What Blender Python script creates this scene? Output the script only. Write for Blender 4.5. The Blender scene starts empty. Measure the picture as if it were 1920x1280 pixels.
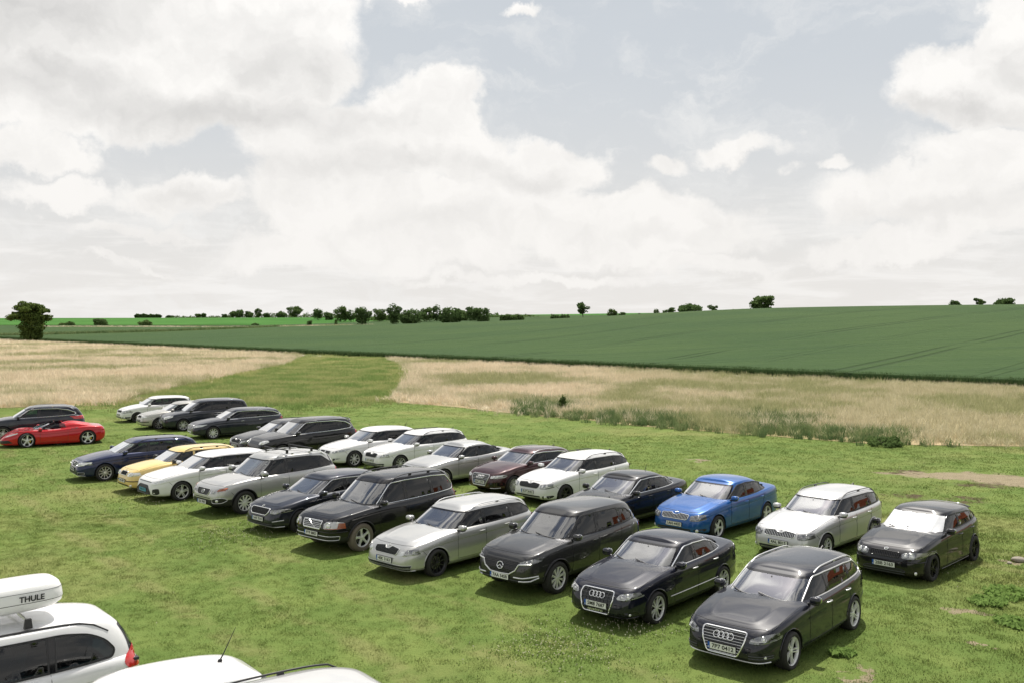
import bpy, bmesh, math, random
import numpy as np
from mathutils import Vector, Matrix, geometry
from mathutils.bvhtree import BVHTree
from mathutils import noise as mnoise

R = math.radians
random.seed(7)
rng = np.random.default_rng(7)
scene = bpy.context.scene
C = scene.collection

# ------------------------------------------------------------------ camera
# level camera about six metres up at a window, horizon slightly above the middle of the frame
CAM_H = 6.0
F_PX = 1800.0            # focal length in pixels of the 1920 wide frame
HORIZON = 600.0
cam = bpy.data.cameras.new('camera')
cam_ob = bpy.data.objects.new('camera', cam)
C.objects.link(cam_ob)
cam_ob.location = (0, 0, CAM_H)
cam_ob.rotation_euler = (R(90), 0, 0)
cam.sensor_width = 36.0
cam.lens = 36.0 * F_PX / 1920.0
cam.shift_y = -(640.0 - HORIZON) / 1920.0
cam.clip_start = 0.1
cam.clip_end = 20000
scene.camera = cam_ob

# ------------------------------------------------------------------ sun and sky
SUN_EL, SUN_AZ = 60.0, 12.0          # azimuth from +Y (straight ahead), negative = left
sd = Vector((math.sin(R(SUN_AZ)) * math.cos(R(SUN_EL)), math.cos(R(SUN_AZ)) * math.cos(R(SUN_EL)), math.sin(R(SUN_EL))))
sun = bpy.data.lights.new('sun', 'SUN')
sun.energy = 5.0
sun.angle = R(0.8)
sun.color = (1.0, 0.95, 0.87)
sun_ob = bpy.data.objects.new('sun', sun)
C.objects.link(sun_ob)
sun_ob.rotation_euler = sd.to_track_quat('Z', 'Y').to_euler()
sun_ob.location = (0, 0, 60)

scene.view_settings.view_transform = 'Standard'
scene.view_settings.look = 'None'
scene.view_settings.exposure = 0.0
scene.view_settings.gamma = 1.0
scene.view_settings.use_curve_mapping = False
scene.cycles.use_denoising = True
scene.cycles.max_bounces = 8
scene.cycles.transparent_max_bounces = 12
scene.cycles.caustics_reflective = False
scene.cycles.caustics_refractive = False


class NT:
    """tiny helper round a node tree"""
    def __init__(self, tree):
        self.t = tree
        self.n = tree.nodes
        self.l = tree.links

    def node(self, typ, **kw):
        nd = self.n.new(typ)
        for k, v in kw.items():
            setattr(nd, k, v)
        return nd

    def put(self, sock, v):
        if hasattr(v, 'is_output') or isinstance(v, bpy.types.NodeSocket):
            self.l.new(v, sock)
        else:
            sock.default_value = v

    def math(self, op, a, b=None, c=None, clamp=False):
        nd = self.node('ShaderNodeMath', operation=op, use_clamp=clamp)
        self.put(nd.inputs[0], a)
        if b is not None:
            self.put(nd.inputs[1], b)
        if c is not None:
            self.put(nd.inputs[2], c)
        return nd.outputs[0]

    def vmath(self, op, a, b=None, out=0):
        nd = self.node('ShaderNodeVectorMath', operation=op)
        self.put(nd.inputs[0], a)
        if b is not None:
            if op == 'SCALE':
                self.put(nd.inputs[3], b)
            else:
                self.put(nd.inputs[1], b)
        return nd.outputs['Value'] if out == 'v' else nd.outputs[0]

    def mix(self, f, a, b, typ='MIX'):
        nd = self.node('ShaderNodeMix', data_type='RGBA', blend_type=typ)
        nd.clamp_factor = True
        self.put(nd.inputs[0], f)
        self.put(nd.inputs[6], a)
        self.put(nd.inputs[7], b)
        return nd.outputs[2]

    def noise(self, vec, scale, detail=4, rough=0.5, dist=0.0, out='Fac', lac=2.0):
        nd = self.node('ShaderNodeTexNoise')
        if vec is not None:
            self.l.new(vec, nd.inputs['Vector'])
        nd.inputs['Scale'].default_value = scale
        nd.inputs['Detail'].default_value = detail
        nd.inputs['Roughness'].default_value = rough
        nd.inputs['Lacunarity'].default_value = lac
        nd.inputs['Distortion'].default_value = dist
        return nd.outputs[out]

    def ss(self, x, lo, hi, a=0.0, b=1.0):
        nd = self.node('ShaderNodeMapRange', interpolation_type='SMOOTHSTEP')
        self.put(nd.inputs[0], x)
        self.put(nd.inputs[1], lo)
        self.put(nd.inputs[2], hi)
        self.put(nd.inputs[3], a)
        self.put(nd.inputs[4], b)
        return nd.outputs[0]

    def comb(self, x, y, z):
        nd = self.node('ShaderNodeCombineXYZ')
        for i, v in enumerate((x, y, z)):
            self.put(nd.inputs[i], v)
        return nd.outputs[0]

    def sep(self, v):
        nd = self.node('ShaderNodeSeparateXYZ')
        self.l.new(v, nd.inputs[0])
        return nd.outputs


def build_world():
    w = bpy.data.worlds.new('World')
    scene.world = w
    w.use_nodes = True
    nt = NT(w.node_tree)
    for nd in list(nt.n):
        nt.n.remove(nd)
    out = nt.node('ShaderNodeOutputWorld')
    bg = nt.node('ShaderNodeBackground')
    nt.l.new(bg.outputs[0], out.inputs[0])
    STR = 0.1
    bg.inputs[1].default_value = STR
    sky = nt.node('ShaderNodeTexSky')
    sky.sky_type = 'NISHITA'
    sky.sun_disc = False
    sky.sun_elevation = R(SUN_EL)
    sky.sun_rotation = R(SUN_AZ)
    sky.air_density = 1.0
    sky.dust_density = 1.2
    sky.ozone_density = 1.0
    tc = nt.node('ShaderNodeTexCoord')
    d = nt.vmath('NORMALIZE', tc.outputs['Generated'])
    x, y, z = nt.sep(d)
    az = nt.math('ARCTAN2', x, y)                 # 0 straight ahead, + to the right
    el = nt.math('ARCSINE', z)
    P0 = nt.comb(az, el, 0.0)
    # far cumulus are flattened towards the horizon: stretch the noise there
    fl = nt.math('ADD', nt.math('MULTIPLY', nt.math('MAXIMUM', el, 0.0), 1.0), 0.16)
    PN = nt.comb(nt.math('DIVIDE', x, nt.math('ADD', nt.math('MAXIMUM', z, 0.0), 0.25)),
                 nt.math('DIVIDE', y, nt.math('ADD', nt.math('MAXIMUM', z, 0.0), 0.25)), nt.math('MULTIPLY', el, 4.0))
    # billowing outline: domain warp in two sizes
    w1 = nt.noise(P0, 9.0, 7, 0.60, out='Color')
    w2 = nt.noise(P0, 34.0, 5, 0.62, out='Color')
    def cen(c, k):
        return nt.vmath('MULTIPLY', nt.vmath('SUBTRACT', c, (0.5, 0.5, 0.5)), (k, k * 0.8, 0.0))
    P = nt.vmath('ADD', nt.vmath('ADD', P0, cen(w1, 0.13)), cen(w2, 0.028))
    RAD = 1.0 / F_PX
    # cumulus masses in view: centre and radii, measured in the photograph as directions (azimuth, elevation)
    blobs = [
        (250, 60, 430, 190), (60, 150, 260, 150), (480, 120, 190, 120), (300, 190, 330, 95),
        (790, 215, 120, 85), (700, 275, 250, 85), (880, 285, 105, 60),
        (1010, 330, 130, 70), (600, 380, 170, 70), (880, 400, 260, 75), (1180, 430, 260, 70), (700, 465, 330, 50),
        (340, 375, 120, 38), (60, 320, 110, 36), (130, 380, 90, 30), (240, 435, 105, 17),
        (1390, 292, 92, 26), (1240, 318, 52, 26), (1540, 332, 46, 22),
        (1850, 200, 160, 80), (1900, 95, 70, 75), (1960, 120, 130, 120), (1720, 395, 190, 55), (1900, 330, 170, 70),
        (1860, 440, 170, 40), (1640, 470, 160, 26), (760, -10, 60, 22), (980, 5, 60, 16),
        (250, 505, 85, 9), (1000, 520, 300, 16), (1330, 500, 160, 20),
    ]
    fld = None
    for bx, by, rx, ry in blobs:
        cx, cy = math.atan((bx - 960) * RAD), math.atan((HORIZON - by) * RAD)
        ix, iy = F_PX / rx, F_PX / ry
        m = nt.node('ShaderNodeVectorMath', operation='MULTIPLY_ADD')
        nt.l.new(P, m.inputs[0])
        m.inputs[1].default_value = (ix, iy, 0)
        m.inputs[2].default_value = (-cx * ix, -cy * iy, 0)
        ln = nt.vmath('LENGTH', m.outputs[0], out='v')
        # falls from 1 in the middle to 0 at the rim, size aware
        v = nt.math('MULTIPLY', nt.math('SUBTRACT', 1.0, ln), min(rx, ry) / 60.0 + 0.35)
        if fld is None:
            fld = v
        else:
            nd = nt.node('ShaderNodeMath', operation='SMOOTH_MAX')
            nt.put(nd.inputs[0], fld)
            nt.put(nd.inputs[1], v)
            nd.inputs[2].default_value = 0.12
            fld = nd.outputs[0]
    placed = nt.ss(nt.math('ADD', fld, nt.math('MULTIPLY', nt.math('SUBTRACT', nt.noise(P0, 26.0, 5, 0.6), 0.5), 0.5)), -0.08, 0.36)
    # the rest of the sky: broken cumulus of the same kind
    n0 = nt.noise(nt.vmath('ADD', PN, (3.1, 1.7, 0.0)), 1.5, 8, 0.56, 0.25)
    general = nt.ss(n0, 0.45, 0.57)
    # where the placed masses hand over to the general field
    inx = nt.math('SUBTRACT', 1.0, nt.ss(nt.math('ABSOLUTE', az), 0.50, 0.72))
    iny = nt.math('SUBTRACT', 1.0, nt.ss(el, 0.33, 0.48))
    inview = nt.math('MULTIPLY', inx, iny)
    dens = nt.math('ADD', nt.math('MULTIPLY', placed, inview),
                   nt.math('MULTIPLY', general, nt.math('SUBTRACT', 1.0, inview)), clamp=True)
    # thin veil that thickens to the horizon
    veil = nt.noise(PN, 0.7, 6, 0.6)
    hz = nt.math('SUBTRACT', 1.0, nt.ss(el, -0.02, 0.34))
    # clear sky: Nishita, paled by summer haze
    skyc = nt.vmath('MULTIPLY', sky.outputs[0], (0.62, 0.62, 0.62))
    # the haze thins overhead, where the blue is deeper
    thin = nt.ss(el, 0.34, 0.75, 1.0, 0.10)
    pale = nt.mix(nt.math('MULTIPLY', nt.math('ADD', 0.66, nt.math('MULTIPLY', veil, 0.25)), thin), skyc, (6.9, 7.25, 7.55, 1))
    pale = nt.mix(nt.math('POWER', hz, 1.3), pale, (8.35, 8.1, 7.8, 1))
    # cloud shading: bright tops, grey hollows and flat grey bases
    s1 = nt.noise(P, 7.0, 5, 0.55)
    s2 = nt.noise(nt.vmath('ADD', P, (0.006, -0.022, 0.0)), 7.0, 5, 0.55)
    relief = nt.math('MULTIPLY', nt.math('SUBTRACT', s1, s2), 2.6)
    big = nt.noise(P0, 4.3, 3, 0.5)
    bases = [(330, 228, 330, 52, .95), (40, 70, 190, 70, .75), (560, 140, 150, 60, .55), (120, 200, 190, 55, .6), (800, 305, 150, 28, .45), (1010, 345, 110, 28, .5),
             (560, 330, 150, 26, .35), (330, 380, 90, 18, .4), (880, 420, 200, 24, .35), (1840, 238, 120, 28, .6), (1920, 150, 70, 40, .4), (1790, 420, 200, 26, .5),
             (1160, 450, 160, 26, .3), (1420, 312, 70, 9, .3), (1650, 410, 90, 22, .3)]
    dark = None
    for bx, by, rx, ry, k in bases:
        cx, cy = math.atan((bx - 960) * RAD), math.atan((HORIZON - by) * RAD)
        ix, iy = F_PX / rx, F_PX / ry
        m = nt.node('ShaderNodeVectorMath', operation='MULTIPLY_ADD')
        nt.l.new(P, m.inputs[0])
        m.inputs[1].default_value = (ix, iy, 0)
        m.inputs[2].default_value = (-cx * ix, -cy * iy, 0)
        v = nt.ss(nt.vmath('LENGTH', m.outputs[0], out='v'), 0.0, 1.5, k, 0.0)
        dark = v if dark is None else nt.math('MAXIMUM', dark, v)
    general_dark = nt.math('MULTIPLY', nt.ss(n0, 0.58, 0.74), 0.7)
    dark = nt.math('ADD', nt.math('MULTIPLY', dark, inview), nt.math('MULTIPLY', general_dark, nt.math('SUBTRACT', 1.0, inview)))
    lum = nt.math('ADD', 0.90, relief)
    lum = nt.math('SUBTRACT', lum, nt.math('MULTIPLY', dark, nt.math('ADD', 0.55, nt.math('MULTIPLY', big, 0.9))))
    lum = nt.math('MAXIMUM', nt.math('MINIMUM', lum, 1.0), 0.0)
    cloud = nt.mix(lum, (6.5, 6.42, 6.3, 1), (10.3, 10.1, 9.8, 1))
    cloud = nt.mix(nt.math('MULTIPLY', hz, 0.62), cloud, (8.75, 8.5, 8.2, 1))
    # clouds and haze glow towards the sun (forward scattering)
    cosang = nt.vmath('DOT_PRODUCT', d, tuple(sd), out='v')
    glow = nt.math('ADD', 1.0, nt.math('MULTIPLY', nt.math('POWER', nt.math('MAXIMUM', cosang, 0.0), 26.0), 3.0))
    # faint far layers of cloud low over the horizon
    low = nt.noise(nt.comb(nt.math('MULTIPLY', az, 5.0), nt.math('MULTIPLY', el, 34.0), 0.0), 1.6, 6, 0.6, 0.4)
    band = nt.math('MULTIPLY', nt.ss(low, 0.44, 0.64), nt.math('SUBTRACT', 1.0, nt.ss(el, 0.05, 0.17)))
    pale = nt.mix(nt.math('MULTIPLY', band, 0.75), pale, (9.3, 9.1, 8.85, 1))
    # thin torn veils in the gaps
    wisp = nt.noise(nt.vmath('MULTIPLY', P, (7.0, 16.0, 1.0)), 1.0, 7, 0.62, 0.5)
    pale = nt.mix(nt.math('MULTIPLY', nt.ss(wisp, 0.46, 0.74), 0.60), pale, (9.2, 9.15, 9.0, 1))
    col = nt.mix(nt.math('MULTIPLY', dens, 0.96), pale, cloud)
    col = nt.vmath('SCALE', col, glow)
    nt.l.new(col, bg.inputs[0])
    w.cycles.sampling_method = 'MANUAL'
    w.cycles.sample_map_resolution = 512


build_world()

# ------------------------------------------------------------------ materials
MATS = {}


def mat_new(name):
    m = bpy.data.materials.new(name)
    m.use_nodes = True
    nt = NT(m.node_tree)
    b = nt.n['Principled BSDF']
    MATS[name] = m
    return m, nt, b


def simple(name, col, rough=0.5, metal=0.0, coat=0.0, spec=0.5, bump=None, ior=None, emis=None):
    m, nt, b = mat_new(name)
    b.inputs['Base Color'].default_value = (*col, 1)
    b.inputs['Roughness'].default_value = rough
    b.inputs['Metallic'].default_value = metal
    b.inputs['Coat Weight'].default_value = coat
    b.inputs['Coat Roughness'].default_value = 0.04
    b.inputs['Specular IOR Level'].default_value = spec
    if ior:
        b.inputs['IOR'].default_value = ior
    if bump:
        tc = nt.node('ShaderNodeTexCoord')
        n = nt.noise(tc.outputs['Object'], bump[0], 4, 0.6)
        bp = nt.node('ShaderNodeBump')
        bp.inputs['Strength'].default_value = bump[1]
        bp.inputs['Distance'].default_value = bump[2]
        nt.l.new(n, bp.inputs['Height'])
        nt.l.new(bp.outputs[0], b.inputs['Normal'])
    return m


def paint(name, col, metal=0.0, rough=0.35, dust=0.12):
    """car paint: base coat, clear coat and a thin uneven film of dust"""
    m, nt, b = mat_new(name)
    tc = nt.node('ShaderNodeTexCoord')
    n = nt.noise(tc.outputs['Object'], 2.3, 6, 0.65)
    f = nt.math('MULTIPLY', nt.ss(n, 0.35, 0.75), dust)
    c = nt.mix(f, (*col, 1), (0.34, 0.32, 0.28, 1))
    # road dirt splashed on the sills and bumpers
    ox, oy, oz = nt.sep(tc.outputs['Object'])
    spl = nt.math('MULTIPLY', nt.ss(nt.math('ADD', oz, nt.math('MULTIPLY', nt.math('SUBTRACT', n, 0.5), 0.5)), 0.12, 0.42, 1.0, 0.0), nt.ss(nt.noise(tc.outputs['Object'], 9.0, 5, 0.7), 0.40, 0.75, 0.03, 0.30))
    c = nt.mix(spl, c, (0.19, 0.165, 0.125, 1))
    nt.l.new(c, b.inputs['Base Color'])
    b.inputs['Metallic'].default_value = metal
    b.inputs['Roughness'].default_value = rough
    nt.l.new(nt.math('SUBTRACT', 1.0, nt.math('MULTIPLY', spl, 0.9)), b.inputs['Coat Weight'])
    b.inputs['Coat IOR'].default_value = 1.5
    b.inputs['Specular IOR Level'].default_value = 0.12
    r = nt.math('ADD', 0.015, nt.math('MULTIPLY', nt.noise(tc.outputs['Object'], 5.0, 5, 0.6), 0.04))
    nt.l.new(r, b.inputs['Coat Roughness'])
    return m


def glass(name, tint, ior=1.52, boost=1.0):
    """window glass: Fresnel mirror over a tinted see-through sheet"""
    m = bpy.data.materials.new(name)
    m.use_nodes = True
    MATS[name] = m
    nt = NT(m.node_tree)
    for nd in list(nt.n):
        nt.n.remove(nd)
    out = nt.node('ShaderNodeOutputMaterial')
    tr = nt.node('ShaderNodeBsdfTransparent')
    tr.inputs[0].default_value = (*tint, 1)
    gl = nt.node('ShaderNodeBsdfGlossy')
    gl.inputs['Roughness'].default_value = 0.015
    gl.inputs[0].default_value = (1, 1, 1, 1)
    fr = nt.node('ShaderNodeFresnel')
    fr.inputs[0].default_value = ior
    f = nt.math('MULTIPLY', fr.outputs[0], boost, clamp=True)
    mx = nt.node('ShaderNodeMixShader')
    nt.l.new(f, mx.inputs[0])
    nt.l.new(tr.outputs[0], mx.inputs[1])
    nt.l.new(gl.outputs[0], mx.inputs[2])
    nt.l.new(mx.outputs[0], out.inputs[0])
    return m


simple('chrome', (0.86, 0.86, 0.85), 0.16, 0.85)
simple('satin_chrome', (0.70, 0.70, 0.69), 0.28, 0.75)
simple('black_plastic', (0.018, 0.018, 0.019), 0.45)
simple('grey_plastic', (0.06, 0.062, 0.065), 0.5)
simple('gloss_black', (0.008, 0.008, 0.009), 0.12)
simple('rubber', (0.022, 0.021, 0.020), 0.8, bump=(60, 0.4, 0.004))
simple('dusty_rubber', (0.16, 0.135, 0.105), 0.9, bump=(40, 0.5, 0.006))
simple('well', (0.008, 0.008, 0.008), 0.9)
simple('rim_silver', (0.74, 0.74, 0.73), 0.3, 0.25, coat=0.5)
simple('rim_dark', (0.05, 0.05, 0.053), 0.3, 0.6)
simple('rim_black', (0.01, 0.01, 0.01), 0.35, 0.2)
simple('brake', (0.22, 0.21, 0.20), 0.4, 0.9)
simple('caliper_yellow', (0.55, 0.38, 0.03), 0.4)
simple('interior', (0.035, 0.035, 0.037), 0.8)
simple('interior_light', (0.22, 0.21, 0.19), 0.85)
simple('seat_fabric', (0.07, 0.072, 0.078), 0.85)
simple('plate_white', (0.75, 0.75, 0.74), 0.35)
simple('plate_blue', (0.015, 0.09, 0.42), 0.4)
simple('plate_cyan', (0.10, 0.42, 0.60), 0.4)
simple('ink', (0.01, 0.01, 0.01), 0.5)
simple('lamp_silver', (0.80, 0.80, 0.79), 0.18, 0.3, coat=1.0)
simple('lamp_dark', (0.30, 0.31, 0.32), 0.2, 0.4, coat=1.0)
simple('lamp_grey', (0.66, 0.665, 0.67), 0.2, 0.3, coat=1.0)
simple('lamp_white', (0.80, 0.80, 0.80), 0.15, 0.3, coat=1.0)
simple('amber', (0.75, 0.16, 0.02), 0.15, coat=1.0)
simple('red_lens', (0.50, 0.012, 0.010), 0.15, coat=1.0)
simple('clear_lens', (0.7, 0.68, 0.62), 0.15, coat=1.0)
simple('mirror_glass', (0.7, 0.72, 0.74), 0.03, 1.0)
simple('sunshade_foil', (0.86, 0.86, 0.87), 0.38, 0.25, bump=(3.0, 0.3, 0.05))
simple('roof_box_white', (0.78, 0.78, 0.77), 0.3, coat=0.4)
glass('windscreen', (0.50, 0.58, 0.57), 1.62, 4.0)
glass('side_glass', (0.20, 0.30, 0.31), 1.5, 1.15)
glass('dark_glass', (0.04, 0.06, 0.065), 1.5, 1.1)
glass('lamp_cover', (0.9, 0.9, 0.9), 1.5, 1.2)


# ------------------------------------------------------------------ mesh helpers
def link(o, parent=None):
    C.objects.link(o)
    if parent is not None:
        o.parent = parent
    return o


def mesh_obj(name, verts, faces, mats, parent=None, midx=None, smooth=True, angle=None):
    me = bpy.data.meshes.new(name)
    me.from_pydata([tuple(v) for v in verts], [], [tuple(f) for f in faces])
    for m in ([mats] if isinstance(mats, str) else mats):
        me.materials.append(MATS[m])
    if midx is not None:
        me.polygons.foreach_set('material_index', midx)
    if smooth:
        me.polygons.foreach_set('use_smooth', [True] * len(me.polygons))
        if angle:
            me.set_sharp_from_angle(angle=R(angle))
    me.update()
    return link(bpy.data.objects.new(name, me), parent)


def tag(o, label=None, cat=None, group=None, kind=None):
    if label:
        o['label'] = label
    if cat:
        o['category'] = cat
    if group:
        o['group'] = group
    if kind:
        o['kind'] = kind
    return o


class MB:
    def __init__(self):
        self.v, self.f, self.m = [], [], []

    def add(self, verts, faces, m=0):
        b = len(self.v)
        self.v += [tuple(p) for p in verts]
        self.f += [tuple(i + b for i in f) for f in faces]
        self.m += [m] * len(faces)
        return self

    def box(self, c, s, m=0, rot=None, taper=1.0):
        x, y, z = s[0] / 2, s[1] / 2, s[2] / 2
        vs = [Vector((sx * x * (taper if sz > 0 else 1), sy * y * (taper if sz > 0 else 1), sz * z))
              for sz in (-1, 1) for sx, sy in ((-1, -1), (1, -1), (1, 1), (-1, 1))]
        if rot is not None:
            vs = [rot @ v for v in vs]
        vs = [v + Vector(c) for v in vs]
        return self.add(vs, [(3, 2, 1, 0), (4, 5, 6, 7), (0, 1, 5, 4), (1, 2, 6, 5), (2, 3, 7, 6), (3, 0, 4, 7)], m)

    def ball(self, c, r, m=0, n=8, k=6, e=1.0, rot=None):
        """superellipsoid"""
        vs, fs = [], []
        def pw(a):
            return math.copysign(abs(a) ** e, a)
        for i in range(k + 1):
            ph = -math.pi / 2 + math.pi * i / k
            for j in range(n):
                th = 2 * math.pi * j / n
                p = Vector((r[0] * pw(math.cos(ph)) * pw(math.cos(th)), r[1] * pw(math.cos(ph)) * pw(math.sin(th)), r[2] * pw(math.sin(ph))))
                if rot is not None:
                    p = rot @ p
                vs.append(p + Vector(c))
        for i in range(k):
            for j in range(n):
                fs.append((i * n + j, i * n + (j + 1) % n, (i + 1) * n + (j + 1) % n, (i + 1) * n + j))
        return self.add(vs, fs, m)

    def tube(self, pts, r, m=0, n=6, closed=False, flat=1.0):
        pts = [Vector(p) for p in pts]
        N = len(pts)
        vs, fs = [], []
        up = Vector((0, 0, 1))
        for i, p in enumerate(pts):
            a = pts[(i - 1) % N] if (closed or i > 0) else p
            b = pts[(i + 1) % N] if (closed or i < N - 1) else p
            t = (b - a)
            t = t.normalized() if t.length > 1e-9 else Vector((1, 0, 0))
            u = up if abs(t.dot(up)) < 0.95 else Vector((0, 1, 0))
            s = t.cross(u).normalized()
            w = s.cross(t).normalized()
            rr = r[i] if isinstance(r, (list, tuple)) else r
            for k in range(n):
                th = 2 * math.pi * k / n
                vs.append(p + s * (rr * math.cos(th)) + w * (rr * flat * math.sin(th)))
        for i in range(N if closed else N - 1):
            for k in range(n):
                a = i * n + k
                b = i * n + (k + 1) % n
                j = (i + 1) % N
                fs.append((a, b, j * n + (k + 1) % n, j * n + k))
        if not closed:
            fs.append(tuple(range(n))[::-1])
            fs.append(tuple((N - 1) * n + k for k in range(n)))
        return self.add(vs, fs, m)

    def lathe_y(self, prof, n=32, m=0, c=(0, 0, 0)):
        """profile of (radius, y) turned round the y axis"""
        vs, fs = [], []
        K = len(prof)
        for i in range(n):
            th = 2 * math.pi * i / n
            for r, yy in prof:
                vs.append((c[0] + r * math.cos(th), c[1] + yy, c[2] + r * math.sin(th)))
        for i in range(n):
            for k in range(K - 1):
                fs.append((i * K + k, i * K + k + 1, ((i + 1) % n) * K + k + 1, ((i + 1) % n) * K + k))
        return self.add(vs, fs, m)

    def obj(self, name, mats, parent=None, smooth=True, angle=40):
        return mesh_obj(name, self.v, self.f, mats, parent, self.m if not isinstance(mats, str) else None, smooth, angle)

    def mesh(self, name, mats, smooth=True, angle=40):
        o = self.obj(name, mats, None, smooth, angle)
        me = o.data
        bpy.data.objects.remove(o)
        return me


def pchip(pts):
    pts = sorted(pts)
    xs = np.array([p[0] for p in pts], float)
    ys = np.array([p[1] for p in pts], float)
    h = np.diff(xs)
    dl = np.diff(ys) / h
    d = np.zeros(len(xs))
    if len(xs) == 2:
        d[:] = dl[0]
    else:
        for i in range(1, len(xs) - 1):
            if dl[i - 1] * dl[i] > 0:
                w1 = 2 * h[i] + h[i - 1]
                w2 = h[i] + 2 * h[i - 1]
                d[i] = (w1 + w2) / (w1 / dl[i - 1] + w2 / dl[i])
        d[0] = dl[0]
        d[-1] = dl[-1]

    def f(x):
        x = np.clip(np.asarray(x, float), xs[0], xs[-1])
        i = np.clip(np.searchsorted(xs, x) - 1, 0, len(xs) - 2)
        t = (x - xs[i]) / h[i]
        return ((2 * t**3 - 3 * t**2 + 1) * ys[i] + (t**3 - 2 * t**2 + t) * h[i] * d[i]
                + (-2 * t**3 + 3 * t**2) * ys[i + 1] + (t**3 - t**2) * h[i] * d[i + 1])
    return f


def inside(poly, x, y):
    r = False
    n = len(poly)
    j = n - 1
    for i in range(n):
        xi, yi = poly[i]
        xj, yj = poly[j]
        if (yi > y) != (yj > y) and x < (xj - xi) * (y - yi) / (yj - yi) + xi:
            r = not r
        j = i
    return r


def inside_np(poly, x, y):
    r = np.zeros(len(x), bool)
    j = len(poly) - 1
    for i in range(len(poly)):
        xi, yi = poly[i]
        xj, yj = poly[j]
        if yi != yj:
            r ^= ((yi > y) != (yj > y)) & (x < (xj - xi) * (y - yi) / (yj - yi) + xi)
        j = i
    return r


def area2(poly):
    return sum(poly[i - 1][0] * poly[i][1] - poly[i][0] * poly[i - 1][1] for i in range(len(poly))) / 2


def inset_poly(poly, d):
    """move every edge inwards by d"""
    n = len(poly)
    sgn = 1 if area2(poly) > 0 else -1
    out = []
    for i in range(n):
        p0, p1, p2 = Vector(poly[i - 1]), Vector(poly[i]), Vector(poly[(i + 1) % n])
        e1 = (p1 - p0)
        e2 = (p2 - p1)
        if e1.length < 1e-6 or e2.length < 1e-6:
            out.append(tuple(p1))
            continue
        n1 = Vector((-e1.y, e1.x)).normalized() * sgn
        n2 = Vector((-e2.y, e2.x)).normalized() * sgn
        b = n1 + n2
        k = max(0.35, 1 + n1.dot(n2))
        out.append(tuple(p1 + b * (d / k)))
    return out


def round_poly(poly, rad=0.03, k=3):
    n = len(poly)
    out = []
    for i in range(n):
        p0, p1, p2 = Vector(poly[i - 1]), Vector(poly[i]), Vector(poly[(i + 1) % n])
        a = p0 - p1
        b = p2 - p1
        r = min(rad, a.length * 0.42, b.length * 0.42)
        s, e = p1 + a.normalized() * r, p1 + b.normalized() * r
        for q in range(k + 1):
            t = q / k
            out.append(tuple(s * (1 - t) ** 2 + p1 * (2 * t * (1 - t)) + e * t * t))
    return out


def clip_poly(poly, ax, ay, nx, ny):
    """keep the side of the line through (ax,ay) that the normal points to"""
    out = []
    n = len(poly)
    for i in range(n):
        p, q = poly[i], poly[(i + 1) % n]
        dp = (p[0] - ax) * nx + (p[1] - ay) * ny
        dq = (q[0] - ax) * nx + (q[1] - ay) * ny
        if dp >= 0:
            out.append(p)
        if dp * dq < 0:
            t = dp / (dp - dq)
            out.append((p[0] + t * (q[0] - p[0]), p[1] + t * (q[1] - p[1])))
    return out


def densify(poly, step, closed=True):
    out = []
    n = len(poly)
    for i in range(n if closed else n - 1):
        p, q = poly[i], poly[(i + 1) % n]
        k = max(1, int(math.ceil(math.dist(p, q) / step)))
        for t in range(k):
            out.append(tuple(p[a] + (q[a] - p[a]) * t / k for a in range(len(p))))
    if not closed:
        out.append(tuple(poly[-1]))
    return out


def shoot(bvh, axis, sg, a, b):
    """cast on to a surface along an axis; a, b are the other two coordinates"""
    if axis == 'x':
        o, d = Vector((9 * sg, a, b)), Vector((-sg, 0, 0))
    elif axis == 'y':
        o, d = Vector((a, 9 * sg, b)), Vector((0, -sg, 0))
    else:
        o, d = Vector((a, b, 9 * sg)), Vector((0, 0, -sg))
    h = bvh.ray_cast(o, d)
    if h[0] is None:
        p = o + d * 7.6
        h = bvh.find_nearest(p)
    n = h[1]
    if n.dot(d) > 0:
        n = -n
    return h[0], n


def patch(bvh, axis, sg, poly, off=0.004, step=0.05, hole=None):
    """a polygon drawn in a projection, laid on the surface; returns verts, faces"""
    bd = densify(poly, step)
    if area2(bd) < 0:
        bd = bd[::-1]
    nb = len(bd)
    pts = [Vector(p) for p in bd]
    edges = [(i, (i + 1) % nb) for i in range(nb)]
    if hole:
        hd = densify(hole, step)
        b = len(pts)
        pts += [Vector(p) for p in hd]
        edges += [(b + i, b + (i + 1) % len(hd)) for i in range(len(hd))]
    xs = [p[0] for p in bd]
    ys = [p[1] for p in bd]
    ins = inset_poly(bd, step * 0.45)
    gx = np.arange(min(xs) + step / 2, max(xs), step)
    gy = np.arange(min(ys) + step / 2, max(ys), step)
    for x in gx:
        for y in gy:
            if inside(ins, x, y) and inside(bd, x, y) and not (hole and inside(hole, x, y)):
                pts.append(Vector((float(x), float(y))))
    res = geometry.delaunay_2d_cdt(pts, edges, [], 0, 1e-5)
    vs2, fs = res[0], res[2]
    keep = []
    for f in fs:
        cx = sum(vs2[i].x for i in f) / len(f)
        cy = sum(vs2[i].y for i in f) / len(f)
        if inside(bd, cx, cy) and not (hole and inside(hole, cx, cy)):
            keep.append(tuple(f))
    V = []
    for v in vs2:
        p, n = shoot(bvh, axis, sg, v.x, v.y)
        V.append(p + n * off)
    # outward winding
    out = []
    for f in keep:
        a, b, c = V[f[0]], V[f[1]], V[f[2]]
        nrm = (b - a).cross(c - a)
        comp = {'x': nrm.x, 'y': nrm.y, 'z': nrm.z}[axis] * sg
        out.append(f if comp > 0 else f[::-1])
    return V, out


def line_on(bvh, axis, sg, pl, off=0.004, step=0.06, closed=False):
    return [(lambda h: h[0] + h[1] * off)(shoot(bvh, axis, sg, *p)) for p in densify(pl, step, closed)]

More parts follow.
